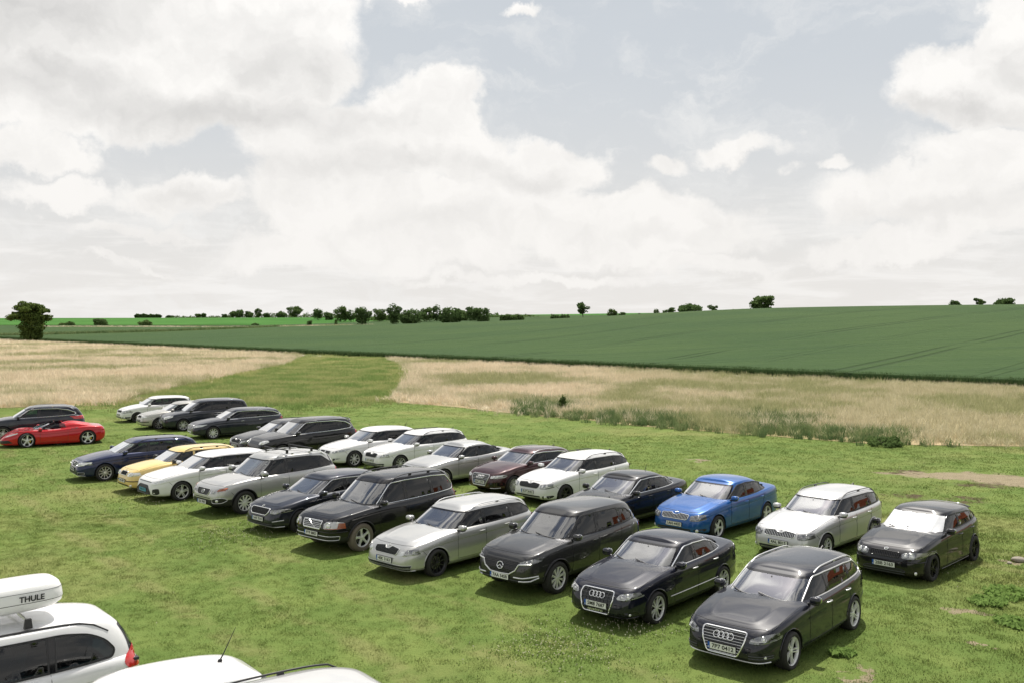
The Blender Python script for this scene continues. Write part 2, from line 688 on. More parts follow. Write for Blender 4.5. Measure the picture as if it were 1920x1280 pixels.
# ------------------------------------------------------------------ wheels and seats (shared meshes)
WHEEL_CACHE = {}


def wheel_meshes(rad, wid, style, rimcol, tyre='rubber', rimfrac=0.70):
    key = (round(rad, 3), round(wid, 3), style, rimcol, tyre, rimfrac)
    if key in WHEEL_CACHE:
        return WHEEL_CACHE[key]
    rr = rad * rimfrac
    h = wid / 2
    t = MB()
    t.lathe_y([(rr, h * 0.80), (rr + 0.008, h * 0.96), (rr + (rad - rr) * 0.5, h * 1.06), (rad - 0.02, h * 0.97), (rad - 0.004, h * 0.80),
               (rad, h * 0.4), (rad, -h * 0.4), (rad - 0.004, -h * 0.8), (rad - 0.02, -h * 0.97), (rr + 0.01, -h * 0.96), (rr, -h * 0.8)], 36)
    tyre_me = t.mesh('tyre', tyre)
    b = MB()          # barrel and brake disc behind the spokes
    b.lathe_y([(rr * 0.99, h * 0.7), (rr * 0.93, -h * 0.6), (0.05, -h * 0.62)], 32, 0)
    b.lathe_y([(rr * 0.62, h * 0.10), (rr * 0.62, h * 0.02)], 28, 1)
    b.lathe_y([(rr * 0.62, h * 0.10), (0.03, h * 0.10)], 28, 1)
    barrel_me = b.mesh('wheel', ['well', 'brake'])
    s = MB()
    s.lathe_y([(rr * 0.93, h * 0.45), (rr * 0.94, h * 0.82), (rr * 0.99, h * 0.92), (rr * 1.015, h * 0.86), (rr * 1.0, h * 0.5)], 40)
    s.lathe_y([(0.001, h * 0.80), (rr * 0.10, h * 0.80), (rr * 0.17, h * 0.72), (rr * 0.19, h * 0.50)], 20)

    def spoke(ang, w0, w1, lean=0.0, r0=0.12, r1=0.95, skew=0.0):
        ca, sa = math.cos(ang), math.sin(ang)
        sec = []
        for q in range(5):
            f = q / 4
            r = rr * (r0 + (r1 - r0) * f)
            w = (w0 + (w1 - w0) * f) * rr
            off = (lean * f + skew) * rr
            yy = h * (0.74 - 0.10 * math.sin(f * math.pi) + 0.10 * f)
            th = h * 0.24
            for dx, dy in ((-w / 2, -th), (-w / 2 * 0.75, 0), (w / 2 * 0.75, 0), (w / 2, -th)):
                px, pz = r, off + dx
                sec.append((px * ca - pz * sa, yy + dy, px * sa + pz * ca))
        fs = []
        for q in range(4):
            for k in range(3):
                a = q * 4 + k
                fs.append((a, a + 1, a + 5, a + 4))
        s.add(sec, fs)

    n, kind = style
    for k in range(n):
        a = 2 * math.pi * k / n + math.pi / 2
        if kind == 'single':
            spoke(a, 0.24, 0.20)
        elif kind == 'star':
            spoke(a, 0.34, 0.20)
            spoke(a, 0.10, 0.16, 0.13, 0.5)
            spoke(a, 0.10, 0.16, -0.13, 0.5)
        elif kind == 'twin':
            spoke(a, 0.11, 0.10, 0.05, skew=0.07)
            spoke(a, 0.11, 0.10, -0.05, skew=-0.07)
        elif kind == 'vee':
            spoke(a, 0.12, 0.09, 0.20, skew=0.03)
            spoke(a, 0.12, 0.09, -0.20, skew=-0.03)
        elif kind == 'thin':
            spoke(a, 0.10, 0.085)
        elif kind == 'turbine':
            spoke(a, 0.10, 0.09, 0.22)
    rim_me = s.mesh('rim', rimcol, angle=50)
    WHEEL_CACHE[key] = (barrel_me, tyre_me, rim_me)
    return WHEEL_CACHE[key]


def seat_mesh():
    m = MB()
    m.ball((0.05, 0, 0.13), (0.27, 0.25, 0.11), 0, 12, 6, 0.45)
    rot = Matrix.Rotation(R(-14), 3, 'Y')
    m.ball((-0.27, 0, 0.44), (0.09, 0.245, 0.34), 0, 12, 8, 0.5, rot)
    m.ball((-0.36, 0, 0.86), (0.06, 0.14, 0.105), 0, 10, 6, 0.55, rot)
    m.tube([(-0.34, 0.06, 0.72), (-0.355, 0.06, 0.82)], 0.008, 0, 5)
    m.tube([(-0.34, -0.06, 0.72), (-0.355, -0.06, 0.82)], 0.008, 0, 5)
    return m.mesh('seat', 'seat_fabric')


def steer_mesh():
    m = MB()
    rot = Matrix.Rotation(R(-65), 3, 'Y')
    ring = [rot @ Vector((0.185 * math.cos(a), 0.185 * math.sin(a), 0)) for a in np.linspace(0, 2 * math.pi, 20, endpoint=False)]
    m.tube(ring, 0.014, 0, 6, True)
    m.ball((0, 0, 0), (0.06, 0.07, 0.06), 0, 8, 6)
    for a in (0, 2.2, -2.2):
        m.tube([(0, 0, 0), rot @ Vector((0.18 * math.cos(a), 0.18 * math.sin(a), 0))], 0.014, 0, 5)
    m.tube([(0, 0, 0), (0.45, 0, -0.18)], 0.03, 0, 6)
    return m.mesh('steering_wheel', 'interior')


SEAT = seat_mesh()
STEER = steer_mesh()


def text_mesh(body, size, mat, name='lettering', bold=0.0, width=None):
    cu = bpy.data.curves.new('txt', 'FONT')
    cu.body = body
    cu.size = size
    cu.align_x = 'CENTER'
    cu.align_y = 'CENTER'
    cu.extrude = 0.0015
    cu.offset = bold
    o = bpy.data.objects.new('txt', cu)
    C.objects.link(o)
    dg = bpy.context.evaluated_depsgraph_get()
    me = bpy.data.meshes.new_from_object(o.evaluated_get(dg))
    me.name = name
    bpy.data.objects.remove(o)
    bpy.data.curves.remove(cu)
    me.materials.clear()
    me.materials.append(MATS[mat])
    if width:
        co = np.empty(len(me.vertices) * 3)
        me.vertices.foreach_get('co', co)
        co = co.reshape(-1, 3)
        k = width / max(1e-6, co[:, 0].max() - co[:, 0].min())
        co[:, 0] *= k
        me.vertices.foreach_set('co', co.ravel())
    return me


# ------------------------------------------------------------------ the car builder
# local frame: x forwards, y left, z up, origin on the ground midway between the axles
SEC_CAR = [(0, .085), (.04, .05), (.11, .018), (.15, .010), (.19, .018), (.34, .010), (.50, .006), (.64, .013), (.735, .026), (.755, .008), (.84, .014), (.92, .030), (.97, .056), (1, .09)]
SEC_SUV = [(0, .10), (.06, .05), (.16, .03), (.30, .012), (.50, .0), (.66, .006), (.76, .012), (.86, .022), (.93, .040), (.975, .060), (1, .085)]
NOSE_STD = [(0, .13), (.08, .04), (.18, .01), (.34, .0), (.50, .010), (.66, .025), (.80, .052), (.90, .09), (.96, .14), (1, .21)]
NOSE_BLUFF = [(0, .10), (.08, .03), (.2, .0), (.40, .0), (.60, .008), (.76, .025), (.88, .055), (.95, .10), (1, .18)]
TAIL_STD = [(0, .12), (.1, .04), (.25, .0), (.45, .0), (.65, .02), (.82, .05), (.93, .09), (1, .15)]


def outline_half(xf, xr, W, nf, nr, step, xs_fixed):
    """half plan outline from the middle of the nose to the middle of the tail"""
    pts = []
    for q in range(400):
        th = math.pi / 2 * q / 399
        c, s = math.cos(th), math.sin(th)
        pts.append((xf * c ** (2 / nf[0]), W * s ** (2 / nf[1])))
    for q in range(1, 400):
        th = math.pi / 2 * (1 - q / 399)
        c, s = max(0, math.cos(th)), math.sin(th)
        pts.append((xr * c ** (2 / nr[0]), W * max(0, s) ** (2 / nr[1])))
    P = np.array(pts)
    d = np.r_[0, np.cumsum(np.hypot(*np.diff(P, axis=0).T))]
    n = int(d[-1] / step)
    u = np.linspace(0, d[-1], n + 1)
    X = np.interp(u, d, P[:, 0])
    Y = np.interp(u, d, P[:, 1])
    for xv in xs_fixed:
        k = 1 + int(np.argmin(np.abs(X[1:-1] - xv)))
        X[k] = xv
        Y[k] = np.interp(-xv, -P[:, 0], P[:, 1])
    Y[0] = Y[-1] = 0
    return X, Y


TOPFLIP = False


def loop_mesh(rings, close_bottom=True):
    """rings: list of (J+1, 3) left half arrays running nose to tail; mirrored, skinned, bridged at both ends"""
    J = rings[0].shape[0] - 1
    n = 2 * J
    V = []
    for r in rings:
        V.append(r)
        m = r[1:-1][::-1].copy()
        m[:, 1] *= -1
        V.append(m)
    V = np.concatenate(V)
    F = []
    for k in range(len(rings) - 1):
        a, b = k * n, (k + 1) * n
        for j in range(n):
            j2 = (j + 1) % n
            F.append((a + j2, b + j2, b + j, a + j))
    def bridge(base, flip):
        out = []
        ring = V[base:base + J + 1]
        k0 = max(1, int(np.argmax(ring[:, 0] < ring[0, 0] - 0.10)))
        k1 = J - max(1, int(np.argmax(ring[::-1, 0] > ring[-1, 0] + 0.10)))
        k1 = max(k1, k0 + 1)
        rt = lambda j: base + (n - j) % n
        out.append(tuple([base + j for j in range(0, k0 + 1)] + [rt(j) for j in range(k0, 0, -1)]))
        for j in range(k0, k1):
            out.append((base + j, base + j + 1, rt(j + 1), rt(j)))
        out.append(tuple([base + j for j in range(k1, J + 1)] + [rt(j) for j in range(J - 1, k1 - 1, -1)]))
        return [f[::-1] if flip else f for f in out]
    top = bridge((len(rings) - 1) * n, TOPFLIP)
    bot = bridge(0, not TOPFLIP) if close_bottom else []
    return V, F + top + bot, len(F), len(top)


def split_panels(name_mats, me, assign, parent, labels=None):
    """cut one smooth mesh in panels that keep the shared normals"""
    cn = np.empty(len(me.loops) * 3)
    me.corner_normals.foreach_get('vector', cn)
    cn = cn.reshape(-1, 3)
    co = np.empty(len(me.vertices) * 3)
    me.vertices.foreach_get('co', co)
    co = co.reshape(-1, 3)
    groups = {}
    for p in me.polygons:
        groups.setdefault(assign[p.index][0], []).append(p)
    out = {}
    for key, polys in groups.items():
        mp, vs, fs, nm, mi = {}, [], [], [], []
        for p in polys:
            f = []
            for li in p.loop_indices:
                v = me.loops[li].vertex_index
                if v not in mp:
                    mp[v] = len(vs)
                    vs.append(co[v])
                f.append(mp[v])
                nm.append(cn[li])
            fs.append(f)
            mi.append(assign[p.index][1])
        nmsh = bpy.data.meshes.new(key.split('#')[0])
        nmsh.from_pydata([tuple(v) for v in vs], [], fs)
        for m in name_mats:
            nmsh.materials.append(MATS[m])
        nmsh.polygons.foreach_set('material_index', mi)
        nmsh.polygons.foreach_set('use_smooth', [True] * len(fs))
        nmsh.normals_split_custom_set([tuple(v) for v in nm])
        nmsh.update()
        out[key] = link(bpy.data.objects.new(key.split('#')[0], nmsh), parent)
    return out


def mir(poly):
    return [(-a, b) for a, b in poly][::-1]


def make_car(S):
    g = S.get
    if not S.get('suv') and not S.get('open_top') and S.get('raise', True):
        S['belt'] = [(p_, z_ * 1.035) for p_, z_ in S['belt']]
        up_ = lambda pl: [(a_, b_ + .022) for a_, b_ in pl]
        if S.get('grille'):
            S['grille'] = dict(S['grille'], poly=up_(S['grille']['poly']))
        if S.get('lamp'):
            l_ = dict(S['lamp'])
            l_['poly'] = up_(l_['poly'])
            l_['lens'] = [(a_, b_ + .022, c_) for a_, b_, c_ in l_.get('lens', [])]
            if l_.get('strip'):
                l_['strip'] = up_(l_['strip'])
            l_['extra'] = [(a_, b_, up_(c_)) for a_, b_, c_ in l_.get('extra', [])]
            S['lamp'] = l_
        if S.get('badge'):
            S['badge'] = (S['badge'][0], S['badge'][1] + .022, S['badge'][2])
    L, W, H, wb, fo = S['L'], S['W'] / 2, S['H'], S['wb'], S['fo']
    xf = wb / 2 + fo
    xr = xf - L
    px = lambda p: xf - p * L
    tr = g('tyre', 0.325)
    far = g('far', False)
    step = 0.085 if far else 0.06
    paintm = S['paint']
    zb0 = g('zb', 0.21)
    suv = g('suv', False)
    root = bpy.data.objects.new(S['name'], None)
    root.empty_display_size = 0.4
    C.objects.link(root)
    tag(root, S['label'], S.get('cat', 'car'), S.get('group'))

    # ---------------- lower body
    zs = pchip([(-px(p), z) for p, z in S['belt']])
    zsx = lambda x: zs(-np.asarray(x))
    crown = pchip([(-px(p), z) for p, z in g('crown', [(0, .03), (.10, .055), (.27, .075), (.5, .05), (.8, .03), (1, .02)])])
    zbx = pchip([(xr, zb0 + 0.10), (xr + 0.35, zb0 + 0.02), (0, zb0), (xf - 0.5, zb0), (xf, zb0 + g('lift', 0.03))])
    sec = pchip(g('sec', SEC_SUV if suv else SEC_CAR))
    nose = pchip(g('nose', NOSE_STD))
    tail = pchip(g('tail', TAIL_STD))
    dA, dB, dC = px(S['doors'][0]), px(S['doors'][1]), px(S['doors'][2])
    cowl = px(S['wsb'] + 0.015)
    wsb0 = px(S['wsb'])
    fixed = [dA, dB, dC]
    X, Y = outline_half(xf, xr, W, g('nf', (3.0, 7.4)), g('nr', (3.2, 7.0)), step, fixed)
    wf = np.clip(X / xf, 0, 1) ** 7
    wr = np.clip(X / xr, 0, 1) ** 7
    wy = np.clip(Y / W, 0, 1)
    T = [0, .03, .08, .15, .24, .34, .44, .54, .63, .70, .735, .755, .80, .85, .89, .925, .955, .98, 1.0]
    if far:
        T = [0, .04, .12, .25, .42, .56, .68, .735, .755, .83, .90, .95, .98, 1.0]
    rings = []
    zlean = g('hip', 0.0)
    for t in T:
        x = X - nose(t) * g('nosek', 1.0) * wf + tail(t) * wr
        y = Y - sec(t) * wy
        z0, z1 = zbx(x), zsx(x)
        rings.append(np.stack([x, y, z0 + t * (z1 - z0)], 1))
    nlow = len(T)
    base = rings[-1]
    for r in ([.03, .09, .2, .38, .62, .9] if far else [.02, .05, .10, .16, .22, .28, .33, .38, .44, .52, .66, .90]):
        x = base[:, 0] * (1 - r * np.where(base[:, 0] > 0, 0.5 / xf, 0.35 / -xr))
        y = base[:, 1] * (1 - r)
        z = zsx(x) + crown(-x) * .85 * (1 - (1 - r) ** 3.0)
        # pressed ridge along each side of the hood
        hoodw = np.clip((x - (wsb0 + .05)) / .25, 0, 1) * np.clip((xf - .25 - x) / .25, 0, 1)
        z = z + g('ridge', .009) * hoodw * np.exp(-((1 - r - g('ridge_y', .66)) / .05) ** 2)
        rings.append(np.stack([x, y, z], 1))
    V, F, nside, ntop = loop_mesh(rings)
    bvh = BVHTree.FromPolygons([tuple(v) for v in V], F)
    me = bpy.data.meshes.new('body')
    me.from_pydata([tuple(v) for v in V], [], F)
    nloop = 2 * (len(X) - 1)
    kind = np.zeros(len(F), int)
    kind[nloop * (nlow - 1):nside + ntop] = 1            # deck: hood, cowl, boot
    me.polygons.foreach_set('material_index', kind.tolist())
    for m in (paintm, 'well', 'interior'):
        me.materials.append(MATS[m])
    tmp = link(bpy.data.objects.new('tmp', me))
    ra = tr + g('gap', 0.055)
    axles = [(wb / 2, tr), (-wb / 2, tr)]
    cuts = []
    cm = MB()
    for ax, az in axles:
        for sg in (1, -1):
            n = 40
            y0, y1 = sg * (W - 0.30), sg * (W + 0.3)
            vs = [(ax + ra * math.cos(2 * math.pi * k / n), yy, az - 0.01 + ra * math.sin(2 * math.pi * k / n)) for yy in (y0, y1) for k in range(n)]
            fs = [(k, (k + 1) % n, n + (k + 1) % n, n + k) for k in range(n)] + [tuple(range(n))[::-1], tuple(range(n, 2 * n))]
            if sg > 0:
                fs = [f[::-1] for f in fs]
            cm.add(vs, fs)
    cutter = cm.obj('cutter', 'well', None, False, None)
    bm = bmesh.new()
    bm.from_mesh(cutter.data)
    bmesh.ops.recalc_face_normals(bm, faces=bm.faces)
    bm.to_mesh(cutter.data)
    bm.free()
    bm = bmesh.new()
    bm.from_mesh(me)
    bmesh.ops.recalc_face_normals(bm, faces=bm.faces)
    bm.to_mesh(me)
    bm.free()
    mod = tmp.modifiers.new('b', 'BOOLEAN')
    mod.operation = 'DIFFERENCE'
    mod.solver = 'EXACT'
    mod.object = cutter
    dg = bpy.context.evaluated_depsgraph_get()
    res = bpy.data.meshes.new_from_object(tmp.evaluated_get(dg))
    bpy.data.objects.remove(tmp)
    bpy.data.objects.remove(cutter)
    res.polygons.foreach_set('use_smooth', [True] * len(res.polygons))
    res.set_sharp_from_angle(angle=R(42))

    # ---------------- greenhouse
    conv = g('open_top', False)
    wsb, wst, rr_, rb = px(S['wsb']), px(S['wst']), px(S['rr']), px(S['rb'])
    zc = pchip([(-px(p), z) for p, z in S['roof']])
    rcrown = g('rcrown', 0.065)
    zre = lambda x: zc(-np.asarray(x)) - rcrown
    zba = lambda x: zsx(x) - 0.03
    hw0 = W - g('shoulder', 0.085)
    hw1 = W * g('tumble', 0.745)
    yi = pchip([(0, hw0), (.3, hw0 - (hw0 - hw1) * .20), (.6, hw0 - (hw0 - hw1) * .46), (.86, hw0 - (hw0 - hw1) * .76), (.95, hw0 - (hw0 - hw1) * .90), (1, hw1)])
    dxf = wsb - wst
    xF = pchip([(0, wsb), (.3, wsb - dxf * .27), (.6, wsb - dxf * .56), (.88, wsb - dxf * .85), (.96, wsb - dxf * .945), (1, wst)])
    dxr = rr_ - rb
    xR = pchip([(0, rb), (.3, rb + dxr * g('rk', .16)), (.6, rb + dxr * (g('rk', .16) + .24)), (.88, rb + dxr * .74), (.96, rb + dxr * .9), (1, rr_)])
    xm = (wst + rr_) / 2 + 0.1
    gn = []
    ngf, ngr = g('gnf', (2.8, 6.4)), g('gnr', (3.0, 6.4))
    pts = []
    for q in range(300):
        th = math.pi / 2 * q / 299
        pts.append((math.cos(th) ** (2 / ngf[0]), math.sin(th) ** (2 / ngf[1])))
    for q in range(1, 300):
        th = math.pi / 2 * (1 - q / 299)
        pts.append((-max(0, math.cos(th)) ** (2 / ngr[0]), max(0, math.sin(th)) ** (2 / ngr[1])))
    P = np.array(pts)
    d = np.r_[0, np.cumsum(np.hypot(np.diff(P[:, 0]) * (wsb - rb) / 2, np.diff(P[:, 1]) * W))]
    u = np.linspace(0, d[-1], int(d[-1] / (0.07 if far else 0.042)) + 1)
    cj, sj = np.interp(u, d, P[:, 0]), np.interp(u, d, P[:, 1])
    sj[0] = sj[-1] = 0
    tap = g('gtaper', 0.05)

    def ghpt(s, c, sy):
        x = np.where(c > 0, xm + (xF(s) - xm) * c, xm + (xR(s) - xm) * np.abs(c))
        y = yi(s) * sy * (1 - tap * np.clip((xm - x) / (xm - xr), 0, 1) ** 2)
        z0 = zba(x)
        return x, y, z0 + s * (zre(x) - z0)
    rings = []
    SL = np.array([0, .07, .14, .22, .30, .38, .46, .54, .62, .70, .77, .83, .88, .92, .95, .975, 1.0])
    if far:
        SL = np.array([0, .12, .24, .36, .48, .60, .72, .82, .90, .95, 1.0])
    for s in SL:
        rings.append(np.stack(ghpt(s, cj, sj), 1))
    base = rings[-1]
    for r in ([.03, .10, .22, .42, .66, .9]):
        x = xm + (base[:, 0] - xm) * (1 - r * 0.35)
        y = base[:, 1] * (1 - r)
        z = zre(x) + rcrown * (1 - (1 - r) ** 3.2)
        rings.append(np.stack([x, y, z], 1))
    GV, GF, gns, gnt = loop_mesh(rings, False)
    gb = BVHTree.FromPolygons([tuple(v) for v in GV], GF)
    nV = len(V)
    cb = BVHTree.FromPolygons([tuple(v) for v in V] + [tuple(v) for v in GV], list(F) + [tuple(i + nV for i in f) for f in GF])

    # ---------------- window outline on the side (x, z)
    def sz(x, s):
        return float(zba(x) + s * (zre(x) - zba(x)))
    pil = g('apillar', 0.12)
    lo = g('dlo_lo', 0.07)
    hi = g('dlo_hi', 0.86)
    dlo = []
    for s in (lo, .25, .45, .62, .76):
        x = float(xF(s)) - pil - g('aplus', 0.16) * (1 - 0.35 * s)
        dlo.append((x, sz(x, s)))
    xtop = float(xF(hi)) - pil - g('aplus', 0.16) * 0.85
    for p, s in [(None, hi)] + list(S['dlo']):
        x = xtop if p is None else px(p)
        dlo.append((x, sz(x, s)))
    # bottom edge back to the front along the belt
    xl, xs_ = dlo[-1][0], dlo[0][0]
    for f in (0.25, 0.5, 0.75):
        x = xl + (xs_ - xl) * f
        dlo.append((x, sz(x, lo)))
    dlo = round_poly(dlo, g('dlo_round', 0.05), 3)
    # windscreen and rear screen (y, z)
    def screen(fn, lo_, hi_, pilw, dn):
        pts = []
        for s in np.linspace(lo_, hi_, 7):
            x = float(fn(s)) - dn * 0.06
            y = float(yi(s)) - pilw
            pts.append((y, sz(x, s)))
        return pts
    ws = screen(xF, 0.10, 0.90, g('wspil', 0.065), 1)
    wsp = round_poly(ws + [(-y, z) for y, z in ws[::-1]], 0.05, 3)
    rs = screen(xR, g('rs_lo', 0.16), 0.88, g('rspil', 0.13), -1)
    rsp = round_poly(rs + [(-y, z) for y, z in rs[::-1]], 0.06, 3)
    dlo_in = inset_poly(dlo, 0.012)
    wsp_in, rsp_in = inset_poly(wsp, 0.012), inset_poly(rsp, 0.012)
    # open the greenhouse under the glass
    quads = np.array(GF[:gns])
    cen = GV[quads].mean(1)
    nn = np.cross(GV[quads[:, 1]] - GV[quads[:, 0]], GV[quads[:, 2]] - GV[quads[:, 0]])
    ny = np.abs(nn[:, 1]) / (np.linalg.norm(nn, axis=1) + 1e-12)
    drop = (cen[:, 0] > xm) & (ny < 0.75) & inside_np(wsp_in, cen[:, 1], cen[:, 2])
    drop |= (cen[:, 0] < xm) & (ny < 0.75) & inside_np(rsp_in, cen[:, 1], cen[:, 2])
    drop |= (ny > 0.45) & inside_np(dlo_in, cen[:, 0], cen[:, 2])
    keepf = list(~drop) + [True] * (len(GF) - gns)
    if not conv:
        me2 = bpy.data.meshes.new('roof')
        me2.from_pydata([tuple(v) for v in GV], [], [f for f, k in zip(GF, keepf) if k])
        me2.materials.append(MATS[g('roofmat', paintm)])
        # smooth normals of the whole shell
        tmpm = bpy.data.meshes.new('t')
        tmpm.from_pydata([tuple(v) for v in GV], [], GF)
        vn = np.empty(len(GV) * 3)
        tmpm.vertex_normals.foreach_get('vector', vn)
        me2.polygons.foreach_set('use_smooth', [True] * len(me2.polygons))
        me2.normals_split_custom_set_from_vertices([tuple(v) for v in vn.reshape(-1, 3)])
        me2.update()
        bpy.data.meshes.remove(tmpm)
        roof = link(bpy.data.objects.new('roof', me2), root)
    else:
        roof = None

    # ---------------- split the lower body
    cab = [(float(a), float(b_)) for a, b_ in zip(*(lambda q: (q[0], q[1]))(ghpt(0.0, cj, sj)))]
    cabp = cab + [(a, -b_) for a, b_ in cab[1:-1][::-1]]
    cabin = inset_poly(cabp, 0.13)
    hood_y = pchip([(-xf, W * .70), (-(xf - .5), W * .84), (-cowl, W * .86), (-xr, W * .86)])
    pc = np.empty(len(res.polygons) * 3)
    res.polygons.foreach_get('center', pc)
    pc = pc.reshape(-1, 3)
    in_cabin = inside_np(cabin, pc[:, 0], pc[:, 1])
    assign = []
    two_door = g('two_door', False)
    for p in res.polygons:
        c = p.center
        k, mi = 'body', 0
        onwell = False
        for ax, az in axles:
            dd = math.hypot(c.x - ax, c.z - (az - 0.01))
            if (abs(dd - ra) < 0.012 and abs(c.y) < W - 0.01 and abs(p.normal.y) < 0.3 and all(
                    abs(math.hypot(res.vertices[v].co.x - ax, res.vertices[v].co.z - az + 0.01) - ra) < 0.012 for v in p.vertices)) \
                    or (dd < ra and abs(abs(c.y) - (W - 0.30)) < 0.004):
                onwell = True
        if onwell or c.z < zb0 + 0.012 + (0.10 if c.x < xr + .35 else 0) and p.normal.z < -0.8:
            mi = 1
        elif p.material_index == 1 and p.normal.z > 0.3:
            if not (conv) and c.x < wsb and in_cabin[p.index]:
                assign.append(('drop', 2))
                continue
            if conv and in_cabin[p.index] and c.x > px(S['tub'][1]) and c.x < px(S['tub'][0]):
                assign.append(('drop', 2))
                continue
            if c.x > cowl - 0.25 and abs(c.y) < float(hood_y(-c.x)):
                k = 'hood'
        elif abs(p.normal.y) > 0.5 and c.z > float(zbx(c.x)) + 0.11:
            sgn = 'l' if c.y > 0 else 'r'
            if dB < c.x < dA:
                k = 'door#f' + sgn
            elif dC < c.x < dB and not two_door:
                k = 'door#r' + sgn
        if suv and mi == 0 and k == 'body' and c.z < float(zbx(c.x)) + g('clad', 0.0) + 0.001:
            mi = 2
        assign.append((k, mi))
    panels = split_panels([paintm, 'well', g('cladmat', 'black_plastic')], res, assign, root)
    if 'drop' in panels:
        o = panels.pop('drop')
        m_ = o.data
        bpy.data.objects.remove(o)
        bpy.data.meshes.remove(m_)
    bpy.data.meshes.remove(res)

    def part(name, vf, mat, parent=root, smooth=True):
        return mesh_obj(name, vf[0], vf[1], mat, parent, None, smooth)

    # ---------------- shut lines: thin dark gaps lying in the surface
    def seams(name, lines, parent, r=0.0048):
        m = MB()
        for pl in lines:
            m.tube(pl, r, 0, 4)
        return m.obj(name, 'ink', parent, True, None)
    if not far or g('seams', True):
        zsill = lambda x: float(zbx(x)) + 0.115
        for sg, key in ((1, 'l'), (-1, 'r')):
            if sg < 0 and not g('both', False):
                continue
            zA, zB, zC = float(zsx(dA)) - .01, float(zsx(dB)) - .01, float(zsx(dC)) - .01
            fr = [line_on(bvh, 'y', sg, [(dA, zA), (dA, zsill(dA)), (dB, zsill(dB)), (dB, zB)], 0.0005)]
            if 'door#f' + key in panels:
                seams('shut_line', fr, panels['door#f' + key])
            if 'door#r' + key in panels:
                xa = -wb / 2 + ra + 0.03
                rl = [(dB, zsill(dB)), (max(dC, xa), zsill(dC))]
                arc = []
                if xa > dC:
                    for q in range(8):
                        a = math.pi / 2 * q / 7 * 0.9
                        xx = -wb / 2 + (ra + 0.03) * math.cos(a)
                        zz = tr + (ra + 0.03) * math.sin(a)
                        if zz > zsill(dC) and xx > dC:
                            arc.append((xx, zz))
                rl += arc + [(dC, max(zC - 0.12, (arc[-1][1] if arc else 0) + 0.02)), (dC, zC)]
                seams('shut_line', [line_on(bvh, 'y', sg, rl, 0.0005)], panels['door#r' + key])
        for sg in (1, -1) if not conv else ():
            xj = wb / 2 + ra * .80
            bl_ = [(xj, tr + ra * .62), (min(xf - .30, xj + .10), tr + ra * .62 + .10)]
            seams('bumper_joint', [line_on(bvh, 'y', sg, bl_, 0.0005)], root)
            xj = -wb / 2 - ra * .85
            seams('bumper_joint', [line_on(bvh, 'y', sg, [(xj, tr + ra * .55), (xr + .22, tr + ra * .70)], 0.0005)], root)
        if 'hood' in panels:
            hl = []
            fx_ = xf - 0.30
            fy_ = float(hood_y(-fx_)) * .96
            hl.append(line_on(bvh, 'z', 1, [(fx_ - .02, fy_), (fx_ + .05, fy_ * .6), (fx_ + .06, 0), (fx_ + .05, -fy_ * .6), (fx_ - .02, -fy_)], 0.0005))
            xs1 = np.linspace(cowl - 0.1, xf - 0.36, 9)
            for sg in (1, -1):
                hl.append(line_on(bvh, 'z', 1, [(float(x), sg * float(hood_y(-x))) for x in xs1], 0.0005))
            for h_ in hl:
                seams('shut_line', [h_], panels['hood'])

    # ---------------- glass
    trimcol = g('trim', 'black_plastic')
    lf = g('side_glass', 'side_glass')
    rf = g('rear_glass', lf)
    for sg in (1, -1):
        if conv:
            break
        # panes between the pillars
        cuts_ = [(px(p), ln) for p, ln in S['pillars']]
        rest = dlo
        panes = []
        for i, (xc, ln) in enumerate(cuts_):
            zr_ = sz(xc, 0.1)
            nx, nz = 1.0, ln
            panes.append(clip_poly(rest, xc + 0.035, zr_, nx, nz))
            rest = clip_poly(rest, xc - 0.035, zr_, -nx, -nz)
        panes.append(rest)
        # one dark backing band for frames and pillars, with the panes cut from it
        for i, pane in enumerate(panes):
            if len(pane) < 3 or abs(area2(pane)) < 0.004:
                continue
            pin = inset_poly(pane, 0.028)
            frame = patch(gb, 'y', sg, pane, 0.003, 0.06, hole=pin)
            fo_ = part('window_frame', frame, 'black_plastic', root)
            gp = patch(gb, 'y', sg, pin, 0.001, 0.08)
            part('side_window', gp, lf if i == 0 else rf, fo_)
        for i, (xc, ln) in enumerate(cuts_):
            zr_ = sz(xc, 0.1)
            pp = clip_poly(clip_poly(dlo, xc + 0.037, zr_, -1, -ln), xc - 0.037, zr_, 1, ln)
            if len(pp) > 2:
                pm = MB()
                pm.add(*patch(gb, 'y', sg, pp, 0.005, 0.06))
                pm.obj('door_pillar', g('pillarmat', 'gloss_black'), root, True, None)
        tm = MB()
        tm.tube(line_on(gb, 'y', sg, dlo, 0.006, 0.07, True), (0.019 if far else 0.013) if trimcol != 'black_plastic' else 0.007, 0, 6, True)
        tm.obj('window_trim', trimcol, root)
    if not conv:
        frame = patch(gb, 'x', 1, wsp, 0.003, 0.07, hole=inset_poly(wsp, 0.03))
        part('windscreen_surround', frame, 'gloss_black')
    wgl = patch(gb, 'x', 1, inset_poly(wsp, 0.03), 0.002, 0.07)
    wobj = part('windscreen', wgl, 'windscreen', root)
    if not conv:
        frame = patch(gb, 'x', -1, rsp, 0.003, 0.07, hole=inset_poly(rsp, 0.035))
        part('rear_screen_surround', frame, 'gloss_black')
        part('rear_screen', patch(gb, 'x', -1, inset_poly(rsp, 0.035), 0.002, 0.09), rf)
    if g('sunshade'):
        sp = inset_poly(wsp, 0.012)
        vs, fs = patch(gb, 'x', 1, sp, 0.022, 0.05)
        vs = [v + Vector((0.012, 0, 0.008)) * (math.sin(v.y * 19 + math.sin(v.z * 9)) + 0.5 * math.sin(v.y * 41)) for v in vs]
        so = part('foil_windscreen_cover', (vs, fs), 'sunshade_foil', None)
        S['_shade'] = so
    # wipers and cowl
    wm = MB()
    zc0 = ws[0][1]
